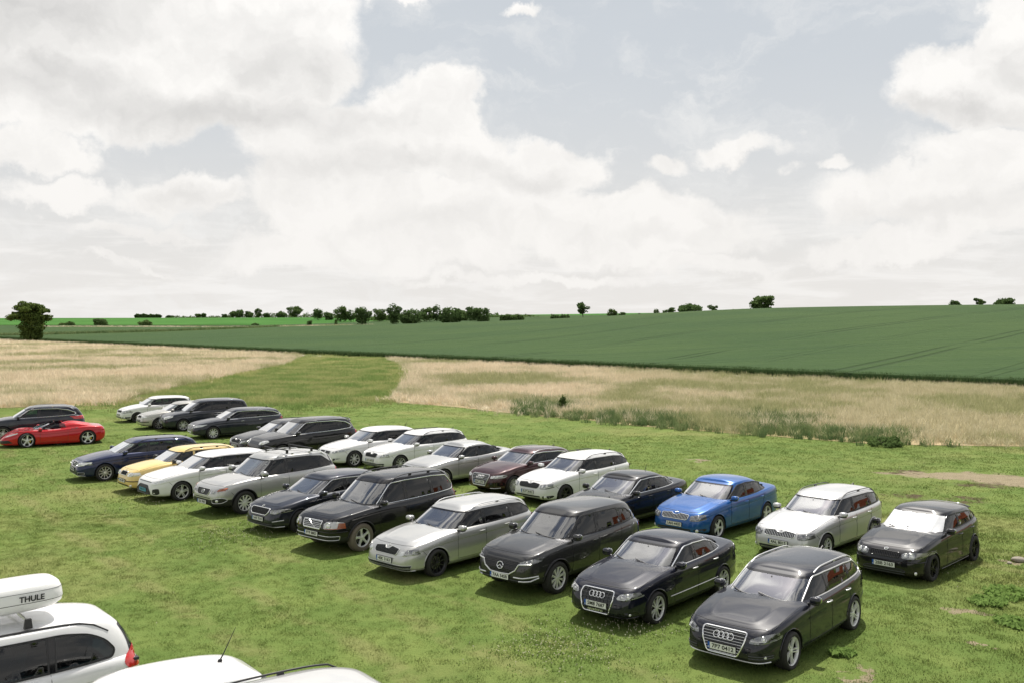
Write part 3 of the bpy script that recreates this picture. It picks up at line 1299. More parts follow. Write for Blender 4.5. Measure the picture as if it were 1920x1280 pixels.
    cowl_line = [(y, zc0 - 0.012 - 0.0 * y) for y in np.linspace(-ws[0][0], ws[0][0], 15)]
    cl = line_on(gb, 'x', 1, cowl_line, 0.012)
    if not conv:
        wm.tube(cl, 0.022, 0, 6)
        wm.obj('cowl', 'black_plastic', root)
    if not far:
        for y0, y1 in ((0.52, -0.06), (-0.06, -0.58)):
            k0, k1 = y0 * W / .9, y1 * W / .9
            wl = line_on(gb, 'x', 1, [(k0, zc0 + 0.015), ((k0 + k1) / 2, zc0 + 0.03), (k1, zc0 + 0.07)], 0.02)
            w_ = MB()
            w_.tube(wl, 0.009, 0, 5)
            w_.obj('wiper', 'black_plastic', root)

    # ---------------- interior
    if not conv:
        bx = [(a, b_) for a, b_ in inset_poly(cabp, 0.10)]
        im = MB()
        nC = len(bx)
        zfl = zb0 + 0.22
        vs = [(a, b_, float(zsx(a)) - 0.05) for a, b_ in bx] + [(a, b_, zfl) for a, b_ in bx]
        im.add(vs, [(k, (k + 1) % nC, nC + (k + 1) % nC, nC + k) for k in range(nC)] + [tuple(range(nC, 2 * nC))])
        im.box((wsb - 0.34, 0, float(zsx(wsb)) - 0.06), (0.55, W * 1.62, 0.16))
        im.box((rb + 0.28, 0, float(zsx(rb)) - 0.08), (0.5, W * 1.5, 0.04))
        im.obj('interior', 'interior', root, True, 30)
    sx = xm + (0.12 if not conv else g('seat_dx', 0.0))
    zseat = min(zb0 + 0.22 if not conv else 0.22, H - 1.19) + g('seat_z', 0.0)
    spots = [(sx, 0.37), (sx, -0.37)]
    if not conv and not two_door:
        spots += [(sx - 0.86, 0.42), (sx - 0.86, -0.42), (sx - 0.86, 0.0)]
    for a, b_ in spots:
        so = bpy.data.objects.new('seat', SEAT)
        so.location = (a, b_ * W / .9, zseat)
        link(so, root)
        so.scale = (1, 1 if b_ else .8, g('seat_s', 1.0))
    st = bpy.data.objects.new('steering_wheel', STEER)
    st.location = (sx + 0.52, 0.37 * W / .9, zseat + 0.48)
    link(st, root)
    if not far:
        mm = MB()
        h, n = shoot(gb, 'x', 1, 0.0, sz(float(xF(.78)), .76))
        mm.ball(h + Vector((-0.07, 0, -0.02)), (0.025, 0.12, 0.038), 0, 10, 6, 0.6)
        mm.tube([h + Vector((-0.06, 0, 0)), h + Vector((-0.01, 0, 0.02))], 0.012)
        mm.obj('rear_view_mirror', 'interior_light', root)

    # ---------------- wheels
    barrel, tyre_me, rim_me = wheel_meshes(tr, g('twid', 0.225), S['rim'][0], S['rim'][1], g('tyremat', 'rubber'), g('rimfrac', 0.70))
    for ax in (wb / 2, -wb / 2):
        for sg in (1, -1):
            w_ = bpy.data.objects.new('wheel', barrel)
            w_.location = (ax, sg * (W - g('twid', 0.225) / 2 - g('track_in', 0.012)), tr)
            w_.rotation_euler = (0, random.uniform(0, 6.28), (0 if sg > 0 else math.pi) + (R(g('steer', 0)) if ax > 0 else 0))
            link(w_, root)
            for nm, m_ in (('tyre', tyre_me), ('rim', rim_me)):
                c_ = bpy.data.objects.new(nm, m_)
                link(c_, w_)
            if g('caliper'):
                cal = MB()
                cal.box((-tr * .40, 0.02, 0), (0.06, 0.06, 0.16))
                co_ = cal.obj('brake_caliper', g('caliper'), w_)
                co_.rotation_euler = (0, 0.0 - w_.rotation_euler[1], 0)
            if ax:
                a_ = MB()
                arc = []
                for q in range(25):
                    th = R(-18) + (math.pi + R(36)) * q / 24
                    xx, zz = ax + (ra + 0.004) * math.cos(th), tr - 0.01 + (ra + 0.004) * math.sin(th)
                    if zz > float(zbx(xx)) + 0.01:
                        arc.append((xx, zz))
                pl = [(lambda h_: h_[0] + h_[1] * 0.002)(shoot(bvh, 'y', sg, xx, zz)) for xx, zz in arc]
                rad_ = g('archr', 0.012)
                a_.tube(pl, rad_, 0, 6, False, g('archflat', 1.0))
                a_.obj('wheel_arch', g('archmat', paintm), root)

    # ---------------- mirrors and handles
    mx = dlo[0][0] - g('mirx', 0.02)
    mzr = sz(mx, 0.12) + 0.05
    for sg in (1, -1):
        y0 = hw0 - 0.01
        mm = MB()
        msz = g('mirs', 1.0)
        mm.ball((mx + 0.02, sg * (y0 + 0.13), mzr + g('mirz', 0.0)), (0.075 * msz, 0.10 * msz, 0.066 * msz), 0, 14, 8, 0.72)
        mo = mm.obj('door_mirror', g('mirmat', paintm), root)
        m2 = MB()
        m2.tube([(mx + 0.03, sg * (y0 - 0.01), mzr - 0.07), (mx + 0.03, sg * (y0 + 0.09), mzr - 0.045)], 0.032, 0, 8, False, .6)
        m2.ball((mx + 0.015, sg * (y0 + 0.125), mzr - 0.04 * msz + g('mirz', 0.0)), (0.075 * msz, 0.10 * msz, 0.045 * msz), 0, 12, 6, 0.7)
        m2.obj('mirror_foot', 'black_plastic', mo)
        m3 = MB()
        m3.ball((mx - 0.057 * msz, sg * (y0 + 0.13), mzr), (0.012, 0.095 * msz, 0.055 * msz), 0, 12, 6, 0.6)
        m3.obj('mirror_glass', 'mirror_glass', mo)
        for dk, (xh) in (('door#f', dB + 0.15), ('door#r', dC + 0.17)):
            key = dk + ('l' if sg > 0 else 'r')
            if key not in panels or g('nohandle'):
                continue
            zh = float(zsx(xh)) - g('handle_dz', 0.13)
            p0, n0 = shoot(bvh, 'y', sg, xh + 0.09, zh)
            p1, n1 = shoot(bvh, 'y', sg, xh - 0.09, zh + 0.008)
            hm = MB()
            mid = (p0 + p1) / 2 + n0 * 0.035
            hm.tube([p0 + n0 * 0.002, p0.lerp(mid, .35) + n0 * .02, mid, p1.lerp(mid, .35) + n0 * .02, p1 + n0 * 0.002], [0.009, 0.015, 0.016, 0.015, 0.009], 0, 7, False, 0.8)
            hm.obj('handle', g('handlemat', paintm), panels[key])

    # ---------------- face of the car
    def put(name, polys, mat, axis='x', sg=1, off=0.004, st_=0.05, parent=root, b=None):
        m = MB()
        for pl in polys:
            m.add(*patch(b or bvh, axis, sg, pl, off, st_))
        return m.obj(name, mat, parent, True, None)

    fz = lambda y, z: shoot(bvh, 'x', 1, y, z)
    for I in g('intakes', []):
        pl = I['poly']
        mt = I.get('mat', 'black_plastic')
        for q in ([pl] if I.get('mid') else [pl, mir(pl)]):
            q = round_poly(q, I.get('round', 0.025), 3)
            o = put(I.get('name', 'air_intake'), [q], mt, off=I.get('off', 0.004))
            if I.get('rim'):
                m = MB()
                m.tube(line_on(bvh, 'x', 1, q, 0.006, 0.05, True), I.get('rimr', 0.009), 0, 6, True)
                m.obj('intake_rim', I['rim'], o)
            for zb_ in I.get('bars', []):
                ys = [p[0] for p in q if abs(p[1] - zb_) < 0.09]
                if ys:
                    m = MB()
                    m.tube(line_on(bvh, 'x', 1, [(min(ys) + .01, zb_), (max(ys) - .01, zb_)], 0.008, 0.06), 0.008)
                    m.obj('intake_bar', I.get('barmat', 'grey_plastic'), o)
    G = g('grille')
    if G:
        gp = round_poly(G['poly'], G.get('round', 0.03), 3)
        go = put('grille', [gp], G.get('mat', 'gloss_black'), off=0.004, st_=0.04)
        if G.get('frame'):
            m = MB()
            fr_ = gp
            if G.get('frame_open'):
                m.tube(line_on(bvh, 'x', 1, [p for p in G['frame_open']], 0.012, 0.04), G.get('framer', 0.014), 0, 8)
            else:
                m.tube(line_on(bvh, 'x', 1, fr_, 0.010, 0.04, True), G.get('framer', 0.013), 0, 8, True)
            m.obj('grille_frame', G['frame'], go)
        ys = [p[0] for p in gp]
        zz = [p[1] for p in gp]
        gin = inset_poly(gp, 0.012)
        def span(fn_line, n=60):
            pts_ = [fn_line(i / (n - 1)) for i in range(n)]
            ins = [p for p in pts_ if inside(gin, *p)]
            return (ins[0], ins[-1]) if len(ins) > 1 else None
        if G.get('h'):
            for i in range(G['h']):
                zq = min(zz) + (max(zz) - min(zz)) * (i + 0.5) / G['h']
                sp = span(lambda t: (min(ys) + (max(ys) - min(ys)) * t, zq))
                if sp:
                    m = MB()
                    m.tube(line_on(bvh, 'x', 1, sp, 0.010, 0.05), G.get('sr', 0.008), 0, 5, False, G.get('sflat', 1.0))
                    m.obj('slat', G.get('slatmat', 'grey_plastic'), go)
        if G.get('v'):
            for i in range(G['v']):
                yq = min(ys) + (max(ys) - min(ys)) * (i + 0.5) / G['v']
                sp = span(lambda t: (yq, min(zz) + (max(zz) - min(zz)) * t))
                if sp:
                    m = MB()
                    m.tube(line_on(bvh, 'x', 1, sp, 0.012, 0.05), G.get('sr', 0.007), 0, 5)
                    m.obj('slat', G.get('slatmat', 'grey_plastic'), go)
        if G.get('diag'):
            m = MB()
            m.tube(line_on(bvh, 'x', 1, [(max(ys) * .42, min(zz) + .015), (-max(ys) * .42, max(zz) - .015)], 0.016, 0.05), 0.010, 0, 6)
            m.obj('diagonal_bar', 'satin_chrome', go)
    Lm = g('lamp')
    if Lm:
        for q in (Lm['poly'], mir(Lm['poly'])):
            left = q is Lm['poly']
            sgn = 1 if left else -1
            qr = round_poly(q, Lm.get('round', 0.02), 3)
            lo_ = put('headlight', [qr], Lm.get('mat', 'lamp_grey'), off=0.003, st_=0.035)
            for yy, zz_, r_ in Lm.get('lens', []):
                h, n = fz(sgn * yy, zz_)
                m = MB()
                rot = n.to_track_quat('Z', 'Y').to_matrix()
                m.ball(h + n * 0.002, (r_, r_, r_ * 0.45), 0, 14, 6, 1.0, rot)
                m.obj('lamp_lens', Lm.get('lensmat', 'lamp_silver'), lo_)
                m = MB()
                ring = [h + n * (r_ * .30) + rot @ Vector((r_ * math.cos(a), r_ * math.sin(a), 0)) for a in np.linspace(0, 6.283, 18, endpoint=False)]
                m.tube(ring, r_ * 0.12, 0, 5, True)
                m.obj('lens_ring', 'chrome', lo_)
            for nm, mt, pl in Lm.get('extra', []):
                put(nm, [pl if left else mir(pl)], mt, off=0.008, st_=0.04, parent=lo_)
            if Lm.get('strip'):
                m = MB()
                m.tube([p for p in line_on(bvh, 'x', 1, [(sgn * a, b_) for a, b_ in Lm['strip']], 0.010, 0.04)], 0.008, 0, 6)
                m.obj('light_strip', 'lamp_white', lo_)
            if not far:
                put('lamp_cover', [qr], 'lamp_cover', off=0.022, st_=0.05, parent=lo_)
            if Lm.get('rim'):
                m = MB()
                m.tube(line_on(bvh, 'x', 1, qr, 0.004, 0.05, True), 0.006, 0, 5, True)
                m.obj('lamp_surround', Lm['rim'], lo_)
    for yy, zz_, r_ in g('fogs', []):
        for sg in (1, -1):
            h, n = fz(sg * yy, zz_)
            m = MB()
            m.ball(h + n * 0.004, (r_, r_, r_ * 0.4), 0, 12, 6, 1.0, n.to_track_quat('Z', 'Y').to_matrix())
            m.obj('fog_lamp', 'lamp_silver', root)
    for nm, mt, pl in g('strips', []):        # chrome or lip lines across the face
        for q in ([pl, [(-a, b_) for a, b_ in pl]] if pl[0][0] * pl[-1][0] > 0 else [pl]):
            m = MB()
            m.tube(line_on(bvh, 'x', 1, q, 0.006, 0.05), g('stripr', 0.012), 0, 6)
            m.obj(nm, mt, root)
    for nm, mt, pl in g('side_strips', []):
        for sg in (1, -1):
            m = MB()
            m.tube(line_on(bvh, 'y', sg, [(px(a), b_) for a, b_ in pl], 0.004, 0.08), 0.010, 0, 6)
            m.obj(nm, mt, root)
    for nm, mt, pl in g('side_patches', []):
        for sg in (1, -1):
            put(nm, [round_poly([(px(a), b_) for a, b_ in pl], 0.02, 2)], mt, 'y', sg, 0.005, 0.06)
    # number plate
    Pl = g('plate')
    if Pl:
        zz_ = Pl[0]
        h, n = fz(0.0, zz_)
        xp = max(fz(yy, zz_)[0].x for yy in (-.2, 0, .2)) + 0.016
        m = MB()
        m.box((xp, 0, zz_), (0.012, 0.54, 0.125), 0)
        po = m.obj('number_plate', 'black_plastic', root, False)
        m = MB()
        m.box((xp + 0.008, 0.018, zz_), (0.006, 0.484, 0.108))
        m.obj('plate_face', Pl[2] if len(Pl) > 2 else 'plate_white', po, False)
        m = MB()
        m.box((xp + 0.008, -0.245, zz_), (0.007, 0.042, 0.108))     # the band sits at the reader's left
        bo = m.obj('plate_band', 'plate_blue', po, False)
        m = MB()
        m.box((xp + 0.0125, -0.245, zz_ - 0.028), (0.002, 0.016, 0.018))
        m.obj('country_mark', 'plate_white', bo, False)
        if Pl[1]:
            tx = text_mesh(Pl[1], 0.098, 'ink', 'lettering', 0.0018, 0.41)
            to = bpy.data.objects.new('lettering', tx)
            to.matrix_local = Matrix.Translation((xp + 0.0125, 0.018, zz_)) @ Matrix(((0, 0, 1, 0), (1, 0, 0, 0), (0, 1, 0, 0), (0, 0, 0, 1)))
            link(to, po)
        if len(Pl) > 3 and Pl[3]:
            tx = text_mesh(Pl[3], 0.03, 'plate_white', 'holder_lettering', 0.0, 0.30)
            to = bpy.data.objects.new('holder_lettering', tx)
            to.matrix_local = Matrix.Translation((xp + 0.008, 0.0, zz_ - 0.085)) @ Matrix(((0, 0, 1, 0), (1, 0, 0, 0), (0, 1, 0, 0), (0, 0, 0, 1)))
            link(to, po)
    for Tx in g('texts', []):           # lettering on the face
        body, zz_, size, mt, wd = Tx
        xp = fz(0.0, zz_)[0].x + 0.02
        to = bpy.data.objects.new('lettering', text_mesh(body, size, mt, 'lettering', 0.001, wd))
        to.matrix_local = Matrix.Translation((xp, 0, zz_)) @ Matrix(((0, 0, 1, 0), (1, 0, 0, 0), (0, 1, 0, 0), (0, 0, 0, 1)))
        link(to, root)
    # badge
    B = g('badge')
    if B:
        kind_, zz_, r_ = B
        h, n = fz(0.0, zz_)
        q = n.to_track_quat('Z', 'Y').to_matrix()
        # a frame whose first axis runs across the car (reader's right = -y)
        ex = Vector((0, -1, 0))
        ez = n
        ey = ez.cross(ex).normalized()
        fr_ = Matrix((ex, ey, ez)).transposed()
        h = h + n * 0.018
        def circ(cx, cy, r, k=22, ry=None):
            return [h + fr_ @ Vector((cx + r * math.cos(a), cy + (ry or r) * math.sin(a), 0)) for a in np.linspace(0, 2 * math.pi, k, endpoint=False)]
        m = MB()
        if kind_ == 'rings':
            for i in range(4):
                m.tube(circ((i - 1.5) * r_ * 1.5, 0, r_), r_ * 0.14, 0, 6, True)
        elif kind_ == 'wing':
            m.tube(circ(0, 0, r_ * 1.15, 24, r_), r_ * 0.13, 0, 6, True)
            m.tube([h + fr_ @ Vector(p) * r_ for p in ((-1.0, .42, 0), (-.5, .30, 0), (0, -.12, 0), (.5, .30, 0), (1.0, .42, 0))], r_ * 0.13, 0, 6)
        elif kind_ == 'arrow':
            m.tube(circ(0, 0, r_), r_ * 0.14, 0, 6, True)
            m.tube([h + fr_ @ Vector(p) * r_ for p in ((-.5, -.5, 0), (.1, 0, 0), (.6, .5, 0))], r_ * 0.18, 0, 5)
            m.tube([h + fr_ @ Vector(p) * r_ for p in ((-.6, .2, 0), (.1, 0, 0))], r_ * 0.14, 0, 5)
        elif kind_ == 'oval':
            m.tube(circ(0, 0, r_ * 1.6, 24, r_), r_ * 0.16, 0, 6, True)
            m.tube([h + fr_ @ Vector(p) * r_ for p in ((-.9, -.4, 0), (-.9, .4, 0))], r_ * 0.14, 0, 5)
            m.tube([h + fr_ @ Vector(p) * r_ for p in ((-.3, .4, 0), (-.8, 0, 0), (-.3, -.4, 0))], r_ * 0.12, 0, 5)
            m.tube([h + fr_ @ Vector(p) * r_ for p in ((.2, -.4, 0), (.2, .4, 0))], r_ * 0.12, 0, 5)
            m.tube([h + fr_ @ Vector(p) * r_ for p in ((.6, -.4, 0), (.9, .4, 0), (1.2, -.4, 0))], r_ * 0.12, 0, 5)
        elif kind_ == 'disc':
            m.tube(circ(0, 0, r_), r_ * 0.2, 0, 6, True)
            m.ball(h, (r_ * .3, r_ * .8, r_ * .8), 0, 10, 6)
        elif kind_ == 'bows':
            for dx in (-1, 1):
                m.tube(circ(0, 0, r_ * 1.5, 20, r_ * .9), r_ * .14, 0, 6, True)
        m.obj('badge', g('badgemat', 'chrome'), root)
    # ---------------- rear lamps, roof furniture
    for pl in g('tail_lamps', []):
        for sg in (1, -1):
            q = [(px(a), b_) for a, b_ in pl]
            m = MB()
            m.add(*patch(cb, 'y', sg, round_poly(q, 0.02, 2), 0.006, 0.04))
            m.obj('tail_light', 'red_lens', root, True, None)
    for pl in g('tail_lamps_x', []):
        for q in (pl, mir(pl)):
            m = MB()
            m.add(*patch(cb, 'x', -1, round_poly(q, 0.02, 2), 0.006, 0.04))
            m.obj('tail_light', 'red_lens', root, True, None)
    for pl in g('tail_lamps_up', []):          # lamps that climb the rear pillars
        for sg in (1, -1):
            q = [(px(a), b_) for a, b_ in pl]
            m = MB()
            m.add(*patch(gb, 'y', sg, round_poly(q, 0.02, 2), 0.008, 0.04))
            m.obj('tail_light', 'red_lens', root, True, None)
    if g('rails'):
        p0, p1 = g('rails')[:2]
        rmat = g('rails')[2]
        feet = g('rails')[3] if len(g('rails')) > 3 else 2
        for sg in (1, -1):
            pts_ = []
            xs1 = np.linspace(px(p0), px(p1), 13)
            for i, x in enumerate(xs1):
                y = sg * (hw1 - 0.055)
                h, n = shoot(gb, 'z', 1, float(x), y)
                e = min(1.0, min(i, 12 - i) / 1.6)
                pts_.append(h + Vector((0, 0, -0.005 + (g('railh', 0.042)) * e)))
            m = MB()
            m.tube(pts_, 0.014, 0, 7, False, 0.9)
            for q in range(1, feet):
                i = int(12 * q / feet)
                m.box(pts_[i] - Vector((0, 0, .022)), (0.09, 0.03, 0.05))
            m.obj('roof_rail', rmat, root)
    if g('antenna'):
        kind_, pa = g('antenna')
        h, n = shoot(gb, 'z', 1, px(pa), 0.0)
        m = MB()
        if kind_ == 'fin':
            m.tube([h + Vector((.07, 0, -.005)), h + Vector((0.0, 0, .03)), h + Vector((-.05, 0, .055)), h + Vector((-.06, 0, -.005))], [.012, .016, .008, .012], 0, 6)
        else:
            m.tube([h, h + Vector((-.02, 0, .03)), h + Vector((-.13, 0, .22))], [.018, .010, .003], 0, 6)
        m.obj('antenna', g('antmat', 'black_plastic'), root)
    if g('spoiler'):
        h0, _ = shoot(gb, 'x', -1, 0.0, sz(rr_, .97))
        m = MB()
        ys1 = np.linspace(-hw1 * .86, hw1 * .86, 11)
        ln = [shoot(gb, 'z', 1, rr_ + 0.07, float(y))[0] for y in ys1]
        m.tube([p + Vector((-0.10, 0, 0.0)) for p in ln], 0.05, 0, 8, False, 0.4)
        m.obj('roof_spoiler', paintm, root)
    if g('bars'):
        for pa in g('bars'):
            m = MB()
            pts_ = [(lambda h: h[0] + Vector((0, 0, 0.10)))(shoot(gb, 'z', 1, px(pa), float(y))) for y in (-.2, 0, .2)]
            zt = float(max(p.z for p in pts_))
            m.tube([(px(pa), -hw1 + .0, zt), (px(pa), hw1 - .0, zt)], 0.02, 0, 6)
            for sg in (1, -1):
                m.box((px(pa), sg * (hw1 - .06), zt - 0.05), (0.07, 0.05, 0.12))
            m.obj('roof_bar', 'black_plastic', root)
    S['_gb'] = gb
    S['_bvh'] = bvh
    S['_px'] = px
    S['_hw1'] = hw1
    if S.get('extra_fn'):
        S['extra_fn'](S, root, bvh, gb, px, put)
    # ---------------- place it: anchor the left front wheel's contact point
    hd = R(S['head'])
    ax_, ay_ = S['at']
    lx, ly = wb / 2, W - 0.12
    root.rotation_euler = (0, 0, hd)
    root.location = (ax_ - (lx * math.cos(hd) - ly * math.sin(hd)), ay_ - (lx * math.sin(hd) + ly * math.cos(hd)), g('sink', -0.02))
    if '_shade' in S:
        so = S['_shade']
        so.rotation_euler = root.rotation_euler
        so.location = root.location
    return root


def gp(px_, py_, z=0.0):
    y = F_PX * (CAM_H - z) / (py_ - HORIZON)
    return ((px_ - 960) / F_PX * y, y)

# ------------------------------------------------------------------ the cars in the photograph
paint('paint_midnight', (0.0045, 0.0055, 0.012), 0.0, 0.4, 0.01)
paint('paint_navy', (0.004, 0.005, 0.014), 0.0, 0.4, 0.01)
paint('paint_black', (0.004, 0.004, 0.0055), 0.0, 0.4, 0.01)
paint('paint_grey_metal', (0.040, 0.040, 0.040), 0.5, 0.35, 0.015)
paint('paint_silver', (0.50, 0.50, 0.485), 0.55, 0.32, 0.03)
paint('paint_pale_silver', (0.60, 0.60, 0.59), 0.45, 0.32, 0.03)
paint('paint_blue', (0.012, 0.095, 0.33), 0.25, 0.3, 0.03)
paint('paint_white', (0.76, 0.76, 0.755), 0.0, 0.4, 0.03)
paint('paint_pearl', (0.68, 0.685, 0.68), 0.1, 0.4, 0.03)
paint('paint_brown', (0.050, 0.016, 0.017), 0.35, 0.35, 0.02)
paint('paint_yellow', (0.78, 0.58, 0.22), 0.0, 0.4, 0.05)
paint('paint_dark_blue', (0.006, 0.014, 0.065), 0.25, 0.35, 0.04)
paint('paint_red', (0.50, 0.006, 0.012), 0.1, 0.3, 0.02)
paint('paint_slate', (0.012, 0.016, 0.028), 0.3, 0.35, 0.06)
paint('paint_charcoal', (0.025, 0.025, 0.027), 0.4, 0.35, 0.08)
paint('paint_champagne', (0.48, 0.47, 0.43), 0.5, 0.35, 0.05)


def wagon(H=1.46, L=4.67, **k):
    d = dict(name='station_wagon', L=L, W=1.81, H=H, wb=2.686, fo=.90,
             belt=[(0, .62), (.02, .69), (.06, .75), (.15, .83), (.27, .91), (.35, .935), (.6, .965), (.85, 1.0), (1, .98)],
             wsb=.27, wst=.445, rr=.925, rb=.985,
             roof=[(.38, H - .055), (.45, H - .028), (.58, H), (.78, H - .012), (.92, H - .065), (1, H - .13)],
             doors=(.335, .545, .745), dlo=[(.56, .88), (.76, .87), (.865, .80), (.945, .34), (.93, .12)],
             pillars=[(.545, .05), (.765, -.22)], rim=((10, 'thin'), 'rim_silver'), trim='black_plastic',
             rails=(.475, .90, 'black_plastic'), antenna=('fin', .90),
             tail_lamps=[[(.955, .80), (.945, .96), (.992, .98), (.992, .80)]])
    d.update(k)
    return d


def saloon(H=1.46, L=4.67, **k):
    d = dict(name='saloon_car', L=L, W=1.81, H=H, wb=2.686, fo=.90,
             belt=[(0, .62), (.02, .69), (.06, .75), (.15, .83), (.27, .91), (.35, .935), (.6, .965), (.8, 1.0), (.9, 1.02), (1, .98)],
             crown=[(0, .03), (.10, .055), (.27, .075), (.5, .05), (.82, .05), (.95, .06), (1, .03)],
             wsb=.27, wst=.445, rr=.70, rb=.90, rk=.28, gtaper=.10,
             roof=[(.38, H - .055), (.45, H - .028), (.56, H), (.66, H - .02), (.74, H - .085), (.82, H - .19), (.9, H - .30)],
             doors=(.335, .54, .735), dlo=[(.55, .88), (.66, .87), (.73, .78), (.80, .40), (.805, .14)],
             pillars=[(.535, .05), (.745, -.3)], rim=((7, 'twin'), 'rim_silver'), trim='black_plastic',
             antenna=('fin', .70), rspil=.10,
             tail_lamps=[[(.955, .80), (.95, .95), (.992, .96), (.992, .80)]])
    d.update(k)
    return d


def hatch(H=1.46, L=4.3, **k):
    d = wagon(H, L, name='hatchback', wb=2.64, fo=.85, rails=None, wsb=.275, wst=.46, rr=.905, rb=.985,
              doors=(.345, .57, .775), dlo=[(.57, .88), (.75, .84), (.85, .72), (.915, .40), (.905, .14)],
              pillars=[(.57, .05), (.80, -.25)],
              roof=[(.38, H - .055), (.46, H - .028), (.6, H), (.78, H - .03), (.92, H - .10), (1, H - .18)], rk=.22)
    d.update(k)
    return d


def suv(H=1.68, L=4.6, **k):
    d = wagon(H, L, name='sport_utility_car', W=1.86, wb=2.72, fo=.93, suv=True, zb=.30, clad=.16, tyre=.36, gap=.06, twid=.235,
              belt=[(0, .78), (.02, .86), (.06, .925), (.15, 1.0), (.26, 1.06), (.35, 1.085), (.6, 1.12), (.85, 1.16), (1, 1.12)],
              nose=NOSE_BLUFF, wsb=.255, wst=.425, rr=.905, rb=.98,
              roof=[(.36, H - .06), (.43, H - .03), (.58, H), (.76, H - .012), (.91, H - .08), (1, H - .17)],
              doors=(.32, .54, .745), dlo=[(.54, .88), (.74, .87), (.84, .80), (.925, .40), (.915, .14)],
              archmat='black_plastic', archr=.032, archflat=.55, rk=.2, tail_lamps=[[(.95, .95), (.945, 1.10), (.992, 1.12), (.992, .95)]])
    d.update(k)
    return d


# faces --------------------------------------------------------------
def face_oct(plate, lift=False):
    """wide low grille of upright bars, wedge lamps"""
    return dict(
        grille=dict(poly=[(.43, .685), (.41, .60), (.36, .565), (-.36, .565), (-.41, .60), (-.43, .685), (-.14, .705), (-.05, .665), (.05, .665), (.14, .705)],
                    frame='chrome', framer=.009, v=19, slatmat='satin_chrome', sr=.006, round=.02),
        lamp=dict(poly=[(.50, .555), (.475, .675), (.62, .705), (.79, .72), (.80, .59), (.68, .55)], mat='lamp_dark', lens=[(.58, .63, .038), (.70, .635, .04)], strip=[(.52, .59), (.66, .585)]),
        intakes=[dict(poly=[(.50, .25), (.54, .36), (-.54, .36), (-.50, .25)], mid=True, bars=[.28, .32]),
                 dict(poly=[(.60, .27), (.61, .36), (.80, .37), (.80, .31), (.74, .27)])],
        fogs=[(.68, .32, .045)], badge=('arrow', .715, .030), plate=(.455, plate))


def face_oct_fl(plate):
    """grille with a split lamp beside it"""
    return dict(
        grille=dict(poly=[(.40, .69), (.385, .60), (.34, .555), (-.34, .555), (-.385, .60), (-.40, .69), (-.12, .715), (-.05, .665), (.05, .665), (.12, .715)],
                    frame='satin_chrome', framer=.008, v=20, slatmat='grey_plastic', sr=.007, round=.02),
        lamp=dict(poly=[(.595, .575), (.625, .69), (.79, .71), (.80, .585)], mat='lamp_dark', lens=[(.67, .645, .032), (.745, .65, .032)], strip=[(.60, .605), (.70, .60), (.78, .605)], rim='satin_chrome'),
        intakes=[dict(poly=[(.43, .58), (.51, .685), (.605, .69), (.575, .59)], mat='lamp_grey', name='inner_headlight', round=.012, off=.005),
                 dict(poly=[(.70, .25), (.74, .375), (-.74, .375), (-.70, .25)], mid=True, bars=[.29, .33], barmat='gloss_black', rim='satin_chrome', rimr=.006)],
        strips=[('lower_lip', 'satin_chrome', [(-.74, .245), (-.4, .232), (.4, .232), (.74, .245)])],
        fogs=[], badge=('arrow', .725, .030), plate=(.455, plate))


CARS = []


def car(base, **k):
    base.update(k)
    CARS.append(base)
    return base


GF = 'cars parked in the near row on the grass'
GB = 'cars parked in the far row on the grass'

# near row, from the right --------------------------------------------
car(wagon(1.436, 4.70), W=1.826, wb=2.808, fo=.87, paint='paint_midnight', group=GF, head=-130.5, at=gp(1477, 1251),
    label='black estate car with four-ring badge and plate 7P7 0412, nearest in the row',
    belt=[(0, .60), (.02, .675), (.06, .74), (.15, .825), (.27, .905), (.35, .93), (.6, .955), (.85, .985), (1, .97)],
    wsb=.275, wst=.455, rr=.92, rb=.985, dlo=[(.56, .88), (.75, .86), (.86, .79), (.94, .30), (.925, .12)],
    rim=((5, 'twin'), 'rim_silver'), trim='satin_chrome', rails=(.50, .90, 'satin_chrome'), railh=.03, twid=.24, tyre=.328, rimfrac=.745,
    grille=dict(poly=[(.415, .685), (-.415, .685), (-.385, .52), (-.28, .30), (.28, .30), (.385, .52)], frame='chrome', framer=.014, h=9, slatmat='satin_chrome', sr=.006, round=.05),
    lamp=dict(poly=[(.475, .555), (.485, .61), (.58, .66), (.70, .695), (.82, .71), (.83, .60), (.72, .56)], mat='lamp_dark', lens=[(.69, .635, .042)], strip=[(.505, .587), (.60, .588), (.66, .60), (.72, .595)]),
    intakes=[dict(poly=[(.47, .30), (.485, .43), (.78, .44), (.80, .37), (.72, .30)], bars=[.34, .38])], fogs=[(.72, .36, .03)],
    strips=[('lower_lip', 'satin_chrome', [(-.76, .275), (-.55, .265), (-.28, .245), (.28, .245), (.55, .265), (.76, .275)])],
    badge=('rings', .59, .058), plate=(.425, '7P7 0412', 'plate_white', 'www.auto-servis.cz'), handlemat='satin_chrome', both=True, mirmat='paint_midnight')

